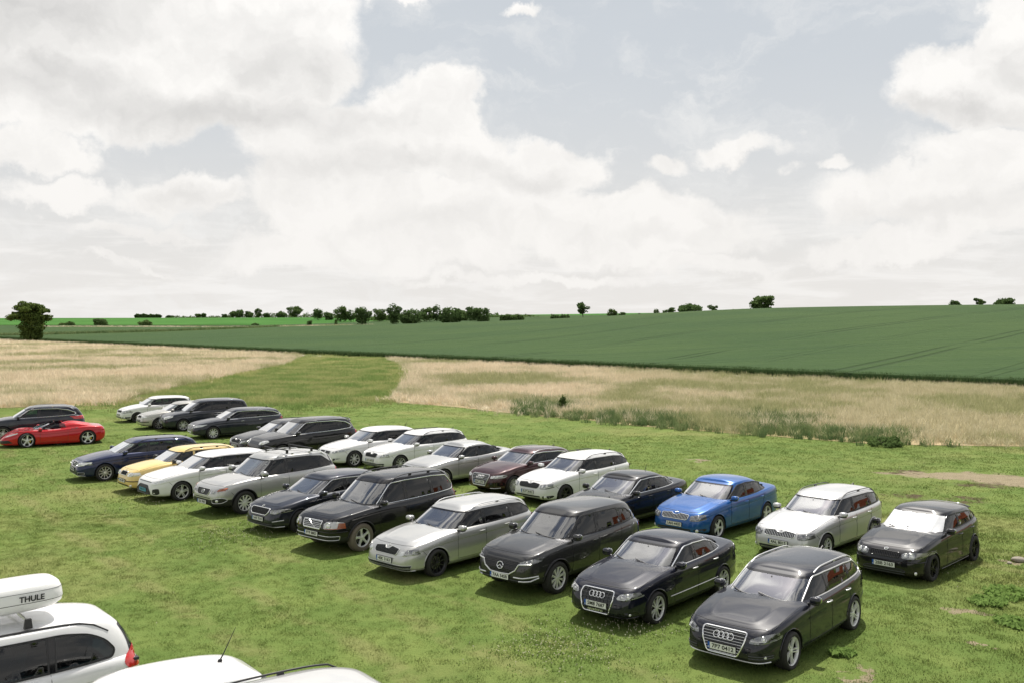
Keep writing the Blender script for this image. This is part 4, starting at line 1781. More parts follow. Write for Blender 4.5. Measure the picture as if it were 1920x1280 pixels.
car(saloon(1.427, 4.586), W=1.772, wb=2.648, fo=.91, paint='paint_navy', group=GF, head=-131, at=gp(1226, 1166),
    label='black saloon with four-ring badge, chrome window line and plate 5M8 7687',
    wsb=.285, wst=.455, rr=.70, rb=.885, rim=((5, 'vee'), 'rim_silver'), trim='chrome', tyre=.322, rimfrac=.745,
    dlo=[(.55, .88), (.66, .86), (.735, .72), (.795, .34), (.80, .12)],
    grille=dict(poly=[(.375, .69), (-.375, .69), (-.385, .55), (-.30, .27), (.30, .27), (.385, .55)], frame='chrome', framer=.014, h=7, v=9, slatmat='grey_plastic', sr=.007, round=.05),
    lamp=dict(poly=[(.47, .575), (.455, .60), (.50, .665), (.64, .70), (.78, .705), (.80, .61), (.66, .575)], mat='lamp_grey', lens=[(.56, .63, .045), (.66, .64, .045)]),
    intakes=[dict(poly=[(.49, .27), (.50, .35), (.76, .37), (.78, .32), (.72, .27)], mat='gloss_black')], fogs=[(.70, .32, .026)],
    strips=[('lower_lip', 'gloss_black', [(-.76, .265), (-.4, .235), (.4, .235), (.76, .265)])],
    side_strips=[('side_moulding', 'satin_chrome', [(.30, .46), (.72, .475)])],
    badge=('rings', .60, .055), plate=(.445, '5M8 7687'), texts=[('quattro', .345, .075, 'satin_chrome', .36)], handlemat='satin_chrome', antenna=None)

car(suv(1.68, 4.55), W=1.842, wb=2.70, fo=.94, paint='paint_grey_metal', group=GF, head=-131, at=gp(1041, 1110),
    label='dark grey sport utility with a wing badge in a mesh grille, plate 7AA 5458',
    nose=NOSE_STD, nosek=.8, rim=((10, 'vee'), 'rim_silver'), rails=None, pillarmat='gloss_black', rear_glass='dark_glass', rimfrac=.69,
    dlo=[(.54, .88), (.72, .86), (.83, .74), (.885, .46), (.875, .18)], trim='black_plastic',
    grille=dict(poly=[(.50, .80), (-.50, .80), (-.44, .64), (-.27, .54), (.27, .54), (.44, .64)], frame='satin_chrome', framer=.016, mat='gloss_black', h=8, slatmat='black_plastic', round=.05,
                frame_open=[(.74, .765), (.60, .755), (.50, .745), (.43, .62), (.27, .525), (0, .515), (-.27, .525), (-.43, .62), (-.50, .745), (-.60, .755), (-.74, .765)]),
    lamp=dict(poly=[(.52, .745), (.52, .80), (.66, .845), (.83, .89), (.82, .80), (.70, .755)], mat='lamp_dark', lens=[(.66, .80, .026), (.74, .81, .026)]),
    intakes=[dict(poly=[(.58, .37), (.54, .45), (-.54, .45), (-.58, .37)], mid=True, bars=[.41])],
    strips=[('bumper_trim', 'satin_chrome', [(.40, .475), (.62, .475), (.80, .50)]), ('fog_trim', 'satin_chrome', [(.52, .40), (.72, .405), (.80, .46)])], stripr=.018,
    badge=('wing', .675, .075), plate=(.455, '7AA 5458'), handlemat='paint_grey_metal', mirmat='paint_grey_metal',
    side_strips=[('pillar_trim', 'chrome', [(.885, 1.19), (.895, 1.30)])])

car(wagon(1.465, 4.667), paint='paint_silver', group=GF, head=-132, at=gp(816, 1078),
    label='silver estate car with split headlights and black multi-spoke wheels in the near row',
    rim=((10, 'turbine'), 'rim_dark'), rails=(.475, .90, 'satin_chrome'), rear_glass='dark_glass', rimfrac=.745, **face_oct_fl('4SK 3163'))

car(suv(1.784, 4.807), W=1.898, wb=2.857, fo=.94, paint='paint_black', group=GF, head=-130, at=gp(676, 1031),
    label='black sport utility with a diagonal bar on its chrome grille and muddy tyres',
    belt=[(0, .86), (.02, .91), (.06, .955), (.15, 1.01), (.27, 1.07), (.35, 1.09), (.6, 1.11), (.85, 1.14), (1, 1.12)],
    rim=((5, 'star'), 'rim_silver'), tyre=.37, tyremat='dusty_rubber', trim='chrome', rails=(.45, .90, 'black_plastic', 3), railh=.055, rear_glass='dark_glass', rimfrac=.66,
    rr=.935, rb=.985, rk=.12, dlo=[(.54, .88), (.76, .88), (.885, .86), (.945, .40), (.935, .14)], pillars=[(.53, .05), (.745, -.1)],
    grille=dict(poly=[(.36, .86), (-.36, .86), (-.33, .66), (.33, .66)], frame='chrome', framer=.012, h=5, slatmat='satin_chrome', sr=.010, diag=True, round=.03),
    lamp=dict(poly=[(.47, .68), (.45, .80), (.52, .86), (.72, .875), (.83, .84), (.85, .69)], mat='lamp_silver', lens=[(.60, .77, .07)], lensmat='lamp_white',
              extra=[('indicator', 'amber', [(.775, .69), (.78, .83), (.835, .82), (.85, .69)]), ('indicator', 'amber', [(.47, .685), (.56, .70), (.78, .70), (.78, .685)])]),
    intakes=[dict(poly=[(.78, .40), (.80, .50), (-.80, .50), (-.78, .40)], mid=True, mat='black_plastic', rim='satin_chrome', rimr=.010)],
    strips=[('bumper_line', 'black_plastic', [(-.86, .60), (0, .60), (.86, .60)])],
    badge=None, plate=(.53, '9T9 8803'), handlemat='paint_black',
    tail_lamps=[[(.955, .95), (.95, 1.14), (.99, 1.14), (.99, .95)]], tail_lamps_up=[[(.952, 1.14), (.928, 1.62), (.945, 1.62), (.982, 1.14)]], antenna=None)

car(hatch(1.471, 4.362), W=1.793, wb=2.649, fo=.87, paint='paint_slate', group=GF, head=-132, at=gp(562, 996),
    label='dark blue-black hatchback with chrome-framed grille between two sport utilities',
    rim=((5, 'vee'), 'rim_dark'), antenna=('fin', .88), trim='satin_chrome', rear_glass='dark_glass', rimfrac=.72,
    grille=dict(poly=[(.41, .70), (-.41, .70), (-.43, .62), (-.34, .53), (.34, .53), (.43, .62)], frame='chrome', framer=.014, v=17, slatmat='grey_plastic', round=.04),
    lamp=dict(poly=[(.50, .60), (.48, .665), (.64, .695), (.82, .715), (.82, .63), (.66, .59)], mat='lamp_grey', lens=[(.60, .64, .03), (.70, .65, .03)], strip=[(.50, .66), (.64, .685), (.80, .705)]),
    intakes=[dict(poly=[(.58, .24), (.62, .36), (-.62, .36), (-.58, .24)], mid=True, bars=[.28, .32])],
    strips=[('fog_trim', 'satin_chrome', [(.62, .40), (.78, .43)]), ('lower_lip', 'satin_chrome', [(-.76, .25), (-.5, .232), (.5, .232), (.76, .25)])], stripr=.014,
    badge=('arrow', .735, .04), plate=(.44, '5AR 3210'))

car(suv(1.71, 4.685), W=1.885, wb=2.70, fo=.95, paint='paint_silver', group=GF, head=-134, at=gp(457, 962),
    label='silver sport utility with orange corner lamps and black lower bumper in the near row',
    rim=((10, 'single'), 'rim_silver'), tyre=.37, rear_glass='dark_glass', rails=(.46, .88, 'satin_chrome', 3), railh=.05, bars=(.56, .76), clad=.22, rimfrac=.66,
    dlo=[(.54, .88), (.72, .87), (.83, .82), (.925, .30), (.905, .14)], pillars=[(.53, .05)], mirs=1.25, mirz=.04,
    grille=dict(poly=[(.38, .83), (-.38, .83), (-.35, .70), (-.25, .64), (.25, .64), (.35, .70)], frame='satin_chrome', framer=.010, h=6, slatmat='grey_plastic', round=.05, mat='black_plastic'),
    lamp=dict(poly=[(.42, .70), (.45, .79), (.62, .85), (.83, .89), (.82, .79), (.65, .72)], mat='lamp_grey', lens=[(.56, .77, .045)],
              extra=[('indicator', 'amber', [(.68, .78), (.70, .855), (.82, .885), (.81, .80)])]),
    intakes=[dict(poly=[(.60, .38), (.62, .47), (-.62, .47), (-.60, .38)], mid=True, mat='black_plastic'),
             dict(poly=[(-.45, .555), (-.45, .58), (.45, .58), (.45, .555)], mid=True, mat='black_plastic', round=.01),
             dict(poly=[(.56, .43), (.56, .56), (.80, .59), (.84, .52), (.78, .43)], mat='black_plastic', rim='satin_chrome', round=.06)],
    fogs=[(.70, .50, .045)], badge=('oval', .745, .048), plate=(.435, '2SA 9007'), antenna=('whip', .90))

car(wagon(1.46, 4.65), W=1.79, wb=2.70, fo=.96, paint='paint_white', group=GF, head=-137, at=gp(339, 937),
    label='white estate car with big dark trapezoid intake and light blue number plate',
    rim=((5, 'twin'), 'rim_silver'), rails=None, trim='black_plastic', rear_glass='dark_glass', rimfrac=.70, far=True,
    dlo=[(.56, .88), (.74, .86), (.85, .76), (.93, .42), (.915, .16)],
    grille=dict(poly=[(.30, .55), (-.30, .55), (-.52, .36), (-.50, .27), (.50, .27), (.52, .36)], frame='gloss_black', framer=.012, h=6, slatmat='grey_plastic', mat='black_plastic', round=.05),
    lamp=dict(poly=[(.46, .655), (.46, .68), (.66, .70), (.84, .735), (.80, .68), (.70, .60), (.66, .60), (.64, .65)], mat='lamp_grey', lens=[(.62, .675, .02), (.71, .68, .02)]),
    intakes=[dict(poly=[(-.46, .665), (-.46, .685), (.46, .685), (.46, .665)], mid=True, mat='gloss_black', round=.008),
             dict(poly=[(.62, .30), (.62, .46), (.74, .48), (.74, .30)], mat='black_plastic', rim='gloss_black', round=.04)],
    badge=None, plate=(.42, '9AB 0317', 'plate_cyan'))

car(wagon(1.45, 4.222), name='estate_car', W=1.646, wb=2.462, fo=.83, paint='paint_yellow', group=GF, head=-138, at=gp(288, 922),
    label='pale yellow small estate car with black bumper strip in the near row',
    rim=((7, 'single'), 'rim_silver'), tyre=.295, rails=(.48, .91, 'black_plastic', 3), mirmat='black_plastic', far=True, pillarmat='paint_yellow', rr=.945,
    grille=dict(poly=[(.26, .735), (-.26, .735), (-.25, .61), (.25, .61)], frame='satin_chrome', framer=.012, v=11, slatmat='black_plastic', round=.04),
    lamp=dict(poly=[(.34, .60), (.33, .70), (.50, .735), (.72, .735), (.73, .63), (.60, .60)], mat='lamp_silver', lens=[(.48, .665, .05), (.60, .67, .05)], lensmat='lamp_white'),
    belt=[(0, .66), (.02, .73), (.06, .79), (.15, .86), (.27, .93), (.35, .95), (.6, .97), (.85, 1.0), (1, .98)],
    intakes=[dict(poly=[(.45, .27), (.47, .34), (-.47, .34), (-.45, .27)], mid=True)], fogs=[(.58, .31, .045)],
    strips=[('bumper_strip', 'black_plastic', [(-.74, .46), (0, .46), (.74, .46)])], stripr=.016, handlemat='black_plastic',
    badge=('arrow', .755, .035), plate=(.455, '1AE 6071'))

car(wagon(1.46, 4.69), W=1.78, wb=2.675, fo=.95, paint='paint_dark_blue', group=GF, head=-143, at=gp(196, 900),
    label='dark blue estate car with roof rails at the left end of the near row',
    rim=((10, 'thin'), 'rim_silver'), rails=(.47, .91, 'black_plastic', 3), trim='black_plastic', far=True,
    grille=dict(poly=[(.30, .70), (-.30, .70), (-.20, .58), (-.07, .55), (.07, .55), (.20, .58)], frame='chrome', framer=.010, h=4, slatmat='black_plastic', round=.04, mat='black_plastic'),
    lamp=dict(poly=[(.38, .58), (.36, .66), (.56, .715), (.80, .73), (.80, .63), (.62, .58)], mat='lamp_silver', lens=[(.50, .64, .05), (.62, .65, .05)], lensmat='lamp_grey'),
    intakes=[dict(poly=[(.44, .25), (.50, .40), (-.50, .40), (-.44, .25)], mid=True, bars=[.32]), dict(poly=[(.56, .27), (.58, .38), (.74, .38), (.74, .30)], rim='satin_chrome', rimr=.006)],
    strips=[('lower_lip', 'satin_chrome', [(-.72, .25), (0, .24), (.72, .25)])],
    badge=('wing', .655, .05), plate=(.47, '3S4 2206'))

# far row, from the right ----------------------------------------------
car(hatch(1.43, 4.227), W=1.748, wb=2.66, fo=.75, paint='paint_black', group=GB, head=-134.5, at=gp(1743, 1087),
    label='black hatchback with round twin headlights and foil over its windscreen, plate 2BB 2163',
    rim=((5, 'twin'), 'rim_black'), sunshade=True, zb=.16, spoiler=True, trim='gloss_black', tyre=.32, gap=.05, wsb=.30, wst=.48, doors=(.37, .60, .80), pillars=[(.60, .05), (.82, -.25)],
    dlo=[(.60, .88), (.77, .83), (.86, .70), (.905, .44), (.90, .20)], nose=NOSE_BLUFF,
    belt=[(0, .62), (.02, .68), (.06, .745), (.15, .83), (.30, .915), (.38, .935), (.6, .96), (.85, 1.0), (1, .98)],
    grille=dict(poly=[(.35, .67), (-.35, .67), (-.33, .56), (.33, .56)], frame='gloss_black', framer=.010, v=17, slatmat='black_plastic', mat='gloss_black', round=.05),
    lamp=dict(poly=[(.40, .565), (.38, .65), (.46, .69), (.70, .70), (.83, .69), (.835, .61), (.70, .565)], mat='lamp_dark', lens=[(.475, .627, .052), (.60, .63, .055)], lensmat='lamp_silver',
              extra=[('indicator', 'clear_lens', [(.68, .575), (.68, .69), (.83, .685), (.83, .615)])]),
    intakes=[dict(poly=[(.44, .18), (.50, .30), (.40, .345), (-.40, .345), (-.50, .30), (-.44, .18)], mid=True, rim='gloss_black', bars=[.24, .29])],
    fogs=[(.68, .27, .04)], strips=[('bumper_edge', 'gloss_black', [(-.82, .50), (-.5, .515), (.5, .515), (.82, .50)])],
    side_strips=[('side_skirt', 'gloss_black', [(.30, .21), (.74, .21)])],
    badge=('disc', .705, .04), plate=(.42, '2BB 2163'), both=True)

car(wagon(1.465, 4.66), paint='paint_pale_silver', group=GB, head=-134.5, at=gp(1545, 1024, .30),
    label='pale silver estate car with grey roof rails between the blue car and the black hatchback',
    rim=((10, 'thin'), 'rim_silver'), rails=(.475, .90, 'grey_plastic'), rear_glass='side_glass', **face_oct('4AL 8015'))

car(saloon(1.461, 4.67), name='liftback_car', paint='paint_blue', group=GB, head=-133.5, at=gp(1342, 1008),
    label='bright blue liftback with a chrome-edged grille of upright bars in the far row',
    rim=((5, 'star'), 'rim_silver'), antenna=None, **face_oct('1AH 4420'))

car(saloon(1.462, 4.838), W=1.817, wb=2.761, fo=.95, paint='paint_black', group=GB, head=-134, at=(2.96, 27.3),
    label='black saloon with chrome window line and whip aerial, left of the bright blue car',
    trim='chrome', antenna=('whip', .70), rear_glass='side_glass', rr=.71, rb=.89, **face_oct('6AD 1280'))

car(wagon(1.465, 4.66), paint='paint_white', group=GB, head=-135, at=gp(1057, 944),
    label='white estate car with dark oval-cornered grille left of the dark chrome-trimmed saloon',
    rim=((7, 'single'), 'rim_dark'), rear_glass='dark_glass', far=True,
    **{**face_oct('5U7 3643'), 'grille': dict(poly=[(.43, .69), (.42, .61), (.36, .565), (-.36, .565), (-.42, .61), (-.43, .69), (-.14, .71), (-.05, .67), (.05, .67), (.14, .71)], mat='black_plastic', v=19, slatmat='grey_plastic', round=.02, frame='black_plastic', framer=.008)})

car(hatch(1.425, 4.31), W=1.785, wb=2.636, fo=.85, paint='paint_brown', group=GB, head=-136, at=gp(961, 925),
    label='dark brown hatchback with four-ring badge and many-spoked wheels in the far row',
    rim=((16, 'thin'), 'rim_silver'), trim='chrome', rear_glass='dark_glass', far=True, antenna=('fin', .86), rails=(.48, .88, 'satin_chrome'), railh=.02,
    grille=dict(poly=[(.40, .69), (-.40, .69), (-.42, .62), (-.30, .32), (.30, .32), (.42, .62)], frame='satin_chrome', framer=.013, h=8, slatmat='satin_chrome', sr=.006, round=.04),
    lamp=dict(poly=[(.49, .585), (.48, .66), (.66, .685), (.82, .70), (.80, .60)], mat='lamp_grey', lens=[(.60, .635, .035), (.70, .64, .035)], strip=[(.50, .59), (.64, .59), (.78, .61)]),
    intakes=[dict(poly=[(.46, .32), (.47, .46), (.80, .48), (.80, .36)], mat='gloss_black')],
    strips=[('lower_lip', 'satin_chrome', [(.50, .28), (.76, .29)])],
    badge=('rings', .60, .055), plate=(.46, '8AC 2701'))

car(saloon(1.461, 4.67), name='liftback_car', paint='paint_silver', group=GB, head=-137, at=(-2.5, 34.7),
    label='silver liftback with sloping tail behind the black sport utility',
    far=True, antenna=('fin', .68), rear_glass='side_glass', **face_oct('2AB 6109'))

car(wagon(1.465, 4.667), paint='paint_white', group=GB, head=-138, at=gp(749, 882),
    label='white estate car with split headlights and black roof rails beside the silver liftback',
    rim=((10, 'thin'), 'rim_silver'), far=True, rear_glass='dark_glass', **face_oct_fl('1AV 4475'))

car(hatch(1.48, 4.55), name='estate_car', W=1.82, wb=2.70, fo=.92, paint='paint_white', group=GB, head=-139, at=gp(663, 874),
    label='plain white estate car with swept dark headlights and eight-spoke silver wheels',
    rim=((8, 'single'), 'rim_silver'), tyre=.335, rimfrac=.68, far=True, rear_glass='dark_glass', antenna=('whip', .88),
    dlo=[(.56, .88), (.78, .86), (.88, .76), (.94, .50), (.92, .20)],
    grille=dict(poly=[(.38, .66), (-.38, .66), (-.34, .55), (.34, .55)], frame='chrome', framer=.010, h=3, slatmat='grey_plastic', mat='black_plastic'),
    lamp=dict(poly=[(.50, .60), (.50, .65), (.68, .71), (.86, .76), (.82, .66), (.66, .60)], mat='lamp_dark', lens=[(.62, .65, .035), (.73, .67, .035)]),
    intakes=[dict(poly=[(.45, .27), (.50, .42), (-.50, .42), (-.45, .27)], mid=True), dict(poly=[(.60, .30), (.60, .42), (.80, .42)], rim='satin_chrome', rimr=.006)],
    fogs=[(.70, .37, .03)], badge=('disc', .605, .045), plate=(.47, '7U2 0194'))

car(suv(1.705, 4.846), W=1.939, wb=2.895, fo=.93, paint='paint_black', group=GB, head=-140, at=(-9.85, 41.04),
    label='black sport utility with chrome window line and rounded hood left of the white estate',
    rim=((5, 'twin'), 'rim_silver'), trim='chrome', rails=None, rear_glass='dark_glass', far=True, archmat='paint_black', archr=.014, clad=0,
    nose=NOSE_STD, dlo=[(.54, .88), (.74, .86), (.84, .76), (.91, .45), (.90, .18)], rb=.975, spoiler=True,
    lamp=dict(poly=[(.46, .74), (.44, .84), (.60, .91), (.78, .93), (.84, .86), (.72, .76)], mat='lamp_silver', lens=[(.62, .83, .06)], round=.05),
    intakes=[dict(poly=[(.40, .48), (.44, .62), (-.44, .62), (-.40, .48)], mid=True, bars=[.55]), dict(poly=[(.52, .48), (.54, .62), (.86, .64), (.84, .52)], bars=[.56], barmat='satin_chrome')],
    plate=(.52, '3AT 5502'), badge=None)

car(wagon(1.46, 4.66), paint='paint_charcoal', group=GB, head=-139, at=(-11.2, 42.8),
    label='dark grey estate car with roof rails half hidden behind the black sport utility',
    far=True, rear_glass='dark_glass', rails=(.475, .90, 'black_plastic'), **face_oct_fl('2AX 7358'))

car(wagon(1.47, 4.77), W=1.815, wb=2.77, fo=.93, paint='paint_slate', group=GB, head=-146, at=gp(399, 822),
    label='dark blue-grey long estate car with chrome-framed hexagonal grille',
    rim=((10, 'single'), 'rim_silver'), trim='chrome', rails=None, rear_glass='dark_glass', far=True, antenna=('fin', .84),
    dlo=[(.56, .88), (.75, .86), (.87, .74), (.95, .36), (.93, .14)], handlemat='chrome', roof=[(.38, 1.415), (.45, 1.442), (.58, 1.47), (.75, 1.455), (.92, 1.38), (1, 1.31)],
    grille=dict(poly=[(.32, .68), (-.32, .68), (-.40, .58), (-.30, .34), (.30, .34), (.40, .58)], frame='chrome', framer=.014, h=7, slatmat='satin_chrome', round=.03),
    lamp=dict(poly=[(.46, .58), (.46, .65), (.64, .71), (.84, .745), (.80, .64), (.62, .58)], mat='lamp_grey', lens=[(.58, .64, .045)]),
    intakes=[dict(poly=[(.50, .28), (.54, .42), (.78, .44), (.76, .32)])], strips=[('lower_lip', 'satin_chrome', [(-.70, .25), (0, .24), (.70, .25)])],
    badge=('oval', .62, .04), plate=(.46, '6AE 3390'))

car(suv(1.658, 4.768), name='people_carrier', W=1.884, wb=2.85, fo=.96, suv=False, zb=.22, tyre=.33, paint='paint_slate', group=GB, head=-146, at=gp(343, 807),
    label='dark people carrier with large pale headlights and long dark side windows',
    belt=[(0, .70), (.02, .77), (.06, .83), (.15, .91), (.24, .97), (.35, 1.0), (.6, 1.04), (.85, 1.08), (1, 1.06)], wsb=.215, wst=.40, rr=.935, rb=.985, aplus=.10,
    doors=(.30, .53, .735), dlo=[(.54, .88), (.78, .88), (.90, .84), (.95, .36), (.94, .14)], pillars=[(.53, .05), (.75, -.1)],
    rim=((7, 'twin'), 'rim_silver'), rails=None, rear_glass='dark_glass', far=True, archmat='paint_slate', archr=.012, archflat=1,
    grille=dict(poly=[(.38, .60), (-.38, .60), (-.30, .40), (.30, .40)], frame='satin_chrome', framer=.010, h=4, slatmat='grey_plastic', mat='black_plastic'),
    lamp=dict(poly=[(.48, .64), (.46, .74), (.60, .81), (.80, .86), (.83, .76), (.70, .66)], mat='lamp_silver', lens=[(.62, .74, .06)], lensmat='lamp_white'),
    badge=('oval', .68, .04), plate=(.52, '4AB 1907'))

car(wagon(1.45, 4.50), paint='paint_champagne', group=GB, head=-144, at=(-19.5, 53.0),
    label='champagne silver older car half hidden behind the people carrier',
    W=1.73, rails=None, far=True, rear_glass='dark_glass',
    grille=dict(poly=[(.30, .73), (-.30, .73), (-.28, .62), (.28, .62)], frame='satin_chrome', framer=.010, v=9, slatmat='black_plastic', round=.03),
    lamp=dict(poly=[(.36, .615), (.36, .725), (.70, .725), (.74, .64)], mat='lamp_silver', lens=[(.46, .67, .045), (.58, .67, .045)]),
    belt=[(0, .66), (.02, .73), (.06, .78), (.15, .85), (.27, .92), (.35, .94), (.6, .965), (.85, 1.0), (1, .98)],
    intakes=[dict(poly=[(.64, .24), (.66, .33), (-.66, .33), (-.64, .24)], mid=True)],
    strips=[('bumper_strip', 'black_plastic', [(-.76, .45), (0, .45), (.76, .45)])], stripr=.025, badge=None, plate=(.50, '1AN 5086'))

car(wagon(1.467, 4.26), name='estate_car', W=1.732, wb=2.47, fo=.86, paint='paint_white', group=GB, head=-143, at=gp(257, 791),
    label='small white estate car farthest back at the edge of the dry grass',
    far=True, rails=None, rim=((7, 'single'), 'rim_dark'), tyre=.305, rr=.945,
    **{**face_oct('2AZ 9471'), 'grille': dict(poly=[(.38, .69), (-.38, .69), (-.34, .58), (.34, .58)], mat='black_plastic', frame='satin_chrome', framer=.009, v=13, slatmat='grey_plastic', round=.03)})

# the two on the far left ------------------------------------------------
car(suv(1.659, 4.663), W=1.893, wb=2.819, fo=.89, paint='paint_slate', group=GB, head=-153, at=(-25.4, 47.9),
    label='dark sport utility with chrome window line parked behind the red convertible',
    rim=((5, 'twin'), 'rim_silver'), trim='chrome', rails=(.46, .88, 'satin_chrome'), rear_glass='dark_glass', far=True, archmat='paint_slate', archr=.014, clad=.06,
    dlo=[(.54, .88), (.72, .86), (.83, .70), (.905, .38), (.89, .14)], pillars=[(.535, .05), (.76, -.2)],
    grille=dict(poly=[(.40, .82), (-.40, .82), (-.42, .72), (-.28, .42), (.28, .42), (.42, .72)], frame='satin_chrome', framer=.012, h=8, slatmat='grey_plastic'),
    lamp=dict(poly=[(.50, .72), (.49, .80), (.68, .84), (.84, .86), (.82, .74)], mat='lamp_grey', lens=[(.64, .78, .04)]),
    badge=('rings', .74, .055), plate=(.55, '5AL 6027'), tail_lamps=[[(.94, .98), (.935, 1.12), (.99, 1.12), (.99, .96)]], tail_lamps_x=[[(.45, .98), (.45, 1.10), (.86, 1.12), (.86, .96)]])


def spider_extras(S, root, bvh, gb, px, put):
    W = S['W'] / 2
    m = MB()      # cabin tub
    x0, x1 = px(S['tub'][0] - .01), px(S['tub'][1] + .01)
    m.box(((x0 + x1) / 2, 0, .40), (x0 - x1, W * 1.55, .50))
    vs = m.v
    m2 = MB()
    m2.v, m2.f, m2.m = vs, [f[::-1] for i, f in enumerate(m.f) if i != 1], [0] * 5
    m2.obj('interior', 'interior', root, False)
    m = MB()
    m.box((x0 - .22, 0, .70), (.42, W * 1.5, .14))
    m.obj('dashboard', 'interior', root, True, 30)
    for sg in (1, -1):
        m = MB()
        xs = np.linspace(px(.565), px(.90), 9)
        hs = [.055, .085, .095, .09, .075, .055, .035, .018, .005]
        ring = []
        pts = [(float(x), sg * .40, float(shoot(bvh, 'z', 1, float(x), sg * .40)[0].z) - .02) for x in xs]
        n = 12
        vs, fs = [], []
        for (x, y, z), h in zip(pts, hs):
            for k in range(n + 1):
                a = math.pi * k / n
                vs.append((x, y + .26 * math.cos(a), z + (h * 2.4) * math.sin(a)))
        for i in range(len(pts) - 1):
            for k in range(n):
                a = i * (n + 1) + k
                fs.append((a, a + n + 1, a + n + 2, a + 1))
        fs.append(tuple(range(n + 1)))
        m.add(vs, fs)
        m.obj('buttress', 'paint_red', root, True, 60)
        # side glass standing up from the door
        gl = [(px(.40), .86), (px(.455), 1.00), (px(.50), 1.07), (px(.57), 1.085), (px(.60), 1.05), (px(.615), .88)]
        put('side_window', [gl], 'side_glass', 'y', sg, 0.0, .07, root, gb)
        # screen pillar
        m = MB()
        pl = [(px(.36), .82), (px(.41), .93), (px(.46), 1.045), (px(.51), 1.13)]
        m.tube(line_on(gb, 'y', sg, pl, .0, .06), .016, 0, 8)
        m.obj('screen_pillar', 'gloss_black', root)
    m = MB()
    top = line_on(gb, 'x', 1, [(y, 1.145) for y in np.linspace(-.58, .58, 9)], -.005, .1)
    m.tube(top, .015, 0, 8)
    m.obj('screen_header', 'gloss_black', root)


car(dict(name='convertible', cat='car', L=4.611, W=1.979, H=1.206, wb=2.65, fo=1.13, paint='paint_red', head=-151, at=gp(50, 838),
         label='red open-top sports convertible with silver star wheels', open_top=True, two_door=True, tub=(.39, .585),
         belt=[(0, .42), (.03, .50), (.10, .66), (.20, .80), (.30, .80), (.40, .78), (.52, .80), (.62, .84), (.72, .88), (.82, .895), (.92, .87), (1, .82)],
         crown=[(0, .02), (.12, .0), (.22, -.05), (.34, .05), (.5, .04), (.7, .02), (1, .03)], nf=(2.2, 4.2), zb=.13, lift=.02,
         wsb=.275, wst=.495, rr=.62, rb=.70, roof=[(.40, 1.15), (.48, 1.17), (.55, 1.17), (.65, 1.14), (.75, 1.08)], rcrown=.04, shoulder=.22, tumble=.62,
         doors=(.37, .63, .66), dlo=[(.55, .88), (.60, .7), (.62, .14)], pillars=[(.60, .0)], rim=((5, 'star'), 'rim_silver'), tyre=.345, twid=.26, gap=.045, rimfrac=.76, steer=14,
         caliper='caliper_yellow', seat_dx=-.22, seat_z=-.02, seat_s=.92, nohandle=True, mirx=.06, mirs=1.05, far=True,
         lamp=dict(poly=[(.60, .50), (.62, .56), (.74, .66), (.84, .72), (.84, .66), (.74, .56)], mat='lamp_grey', lens=[]),
         intakes=[dict(poly=[(.30, .20), (.34, .34), (.74, .38), (.80, .24)]), ],
         side_patches=[('side_air_intake', 'black_plastic', [(.665, .78), (.655, .845), (.70, .865), (.735, .86), (.70, .80)])],
         tail_lamps_x=[[(.50, .70), (.50, .80), (.72, .80), (.72, .70)]], extra_fn=spider_extras, side_glass='side_glass'))


# the three closest, cut by the bottom edge --------------------------------
def van_lamp(S, root, bvh, gb, px, put):
    pass


car(suv(1.75, 5.10), name='minivan', suv=False, W=2.00, wb=3.03, fo=.95, zb=.22, tyre=.335, paint='paint_white', head=-139, at=(0, 0), anchor='tail', tail_at=(-5.95, 14.9),
    label='white minivan carrying a roof box, cut off at the lower left corner', both=False,
    belt=[(0, .78), (.02, .86), (.06, .92), (.15, .99), (.22, 1.03), (.35, 1.05), (.6, 1.06), (.85, 1.075), (1, 1.05)], wsb=.20, wst=.38, rr=.925, rb=.985, rk=.14, aplus=.10,
    doors=(.27, .50, .73), rspil=.22, dlo=[(.54, .87), (.77, .86), (.84, .78), (.885, .58), (.91, .30), (.90, .10)], pillars=[(.50, .03), (.735, .0)], dlo_round=.12,
    rim=((5, 'single'), 'rim_silver'), rails=(.42, .895, 'black_plastic'), railh=.02, rear_glass='side_glass', side_glass='side_glass', archmat='paint_white', archr=.012, archflat=1, tumble=.74,
    antenna=None, pillarmat='gloss_black',
    tail_lamps=[[(.945, .93), (.932, 1.00), (.935, 1.07), (.955, 1.15), (.978, 1.24), (.99, 1.22), (.992, .95), (.985, .90)]],
    lamp=dict(poly=[(.48, .64), (.46, .78), (.70, .84), (.86, .82), (.86, .68)], mat='lamp_grey'), plate=(.50, '3AC 7716'))

car(hatch(1.50, 4.20), W=1.70, paint='paint_white', head=-141, at=(0, 0), anchor='tail', tail_at=(-3.32, 13.32),
    label='white car roof with a whip aerial at the bottom edge, right of the minivan', antenna=None,
    far=False, rim=((7, 'single'), 'rim_silver'), tumble=.72, **face_oct('1AK 2258'))

car(suv(1.70, 4.50), W=1.82, paint='paint_pale_silver', head=-143, at=(0, 0), anchor='tail', tail_at=(-1.36, 12.2),
    label='silver sport utility with a black roof rail, rightmost of the three closest cars', rails=(.475, .90, 'black_plastic'), rear_glass='dark_glass', antenna=None,
    rim=((7, 'single'), 'rim_silver'), tumble=.75, plate=(.5, '4AM 1183'), lamp=dict(poly=[(.48, .70), (.46, .80), (.70, .86), (.82, .84), (.82, .72)], mat='lamp_grey'))

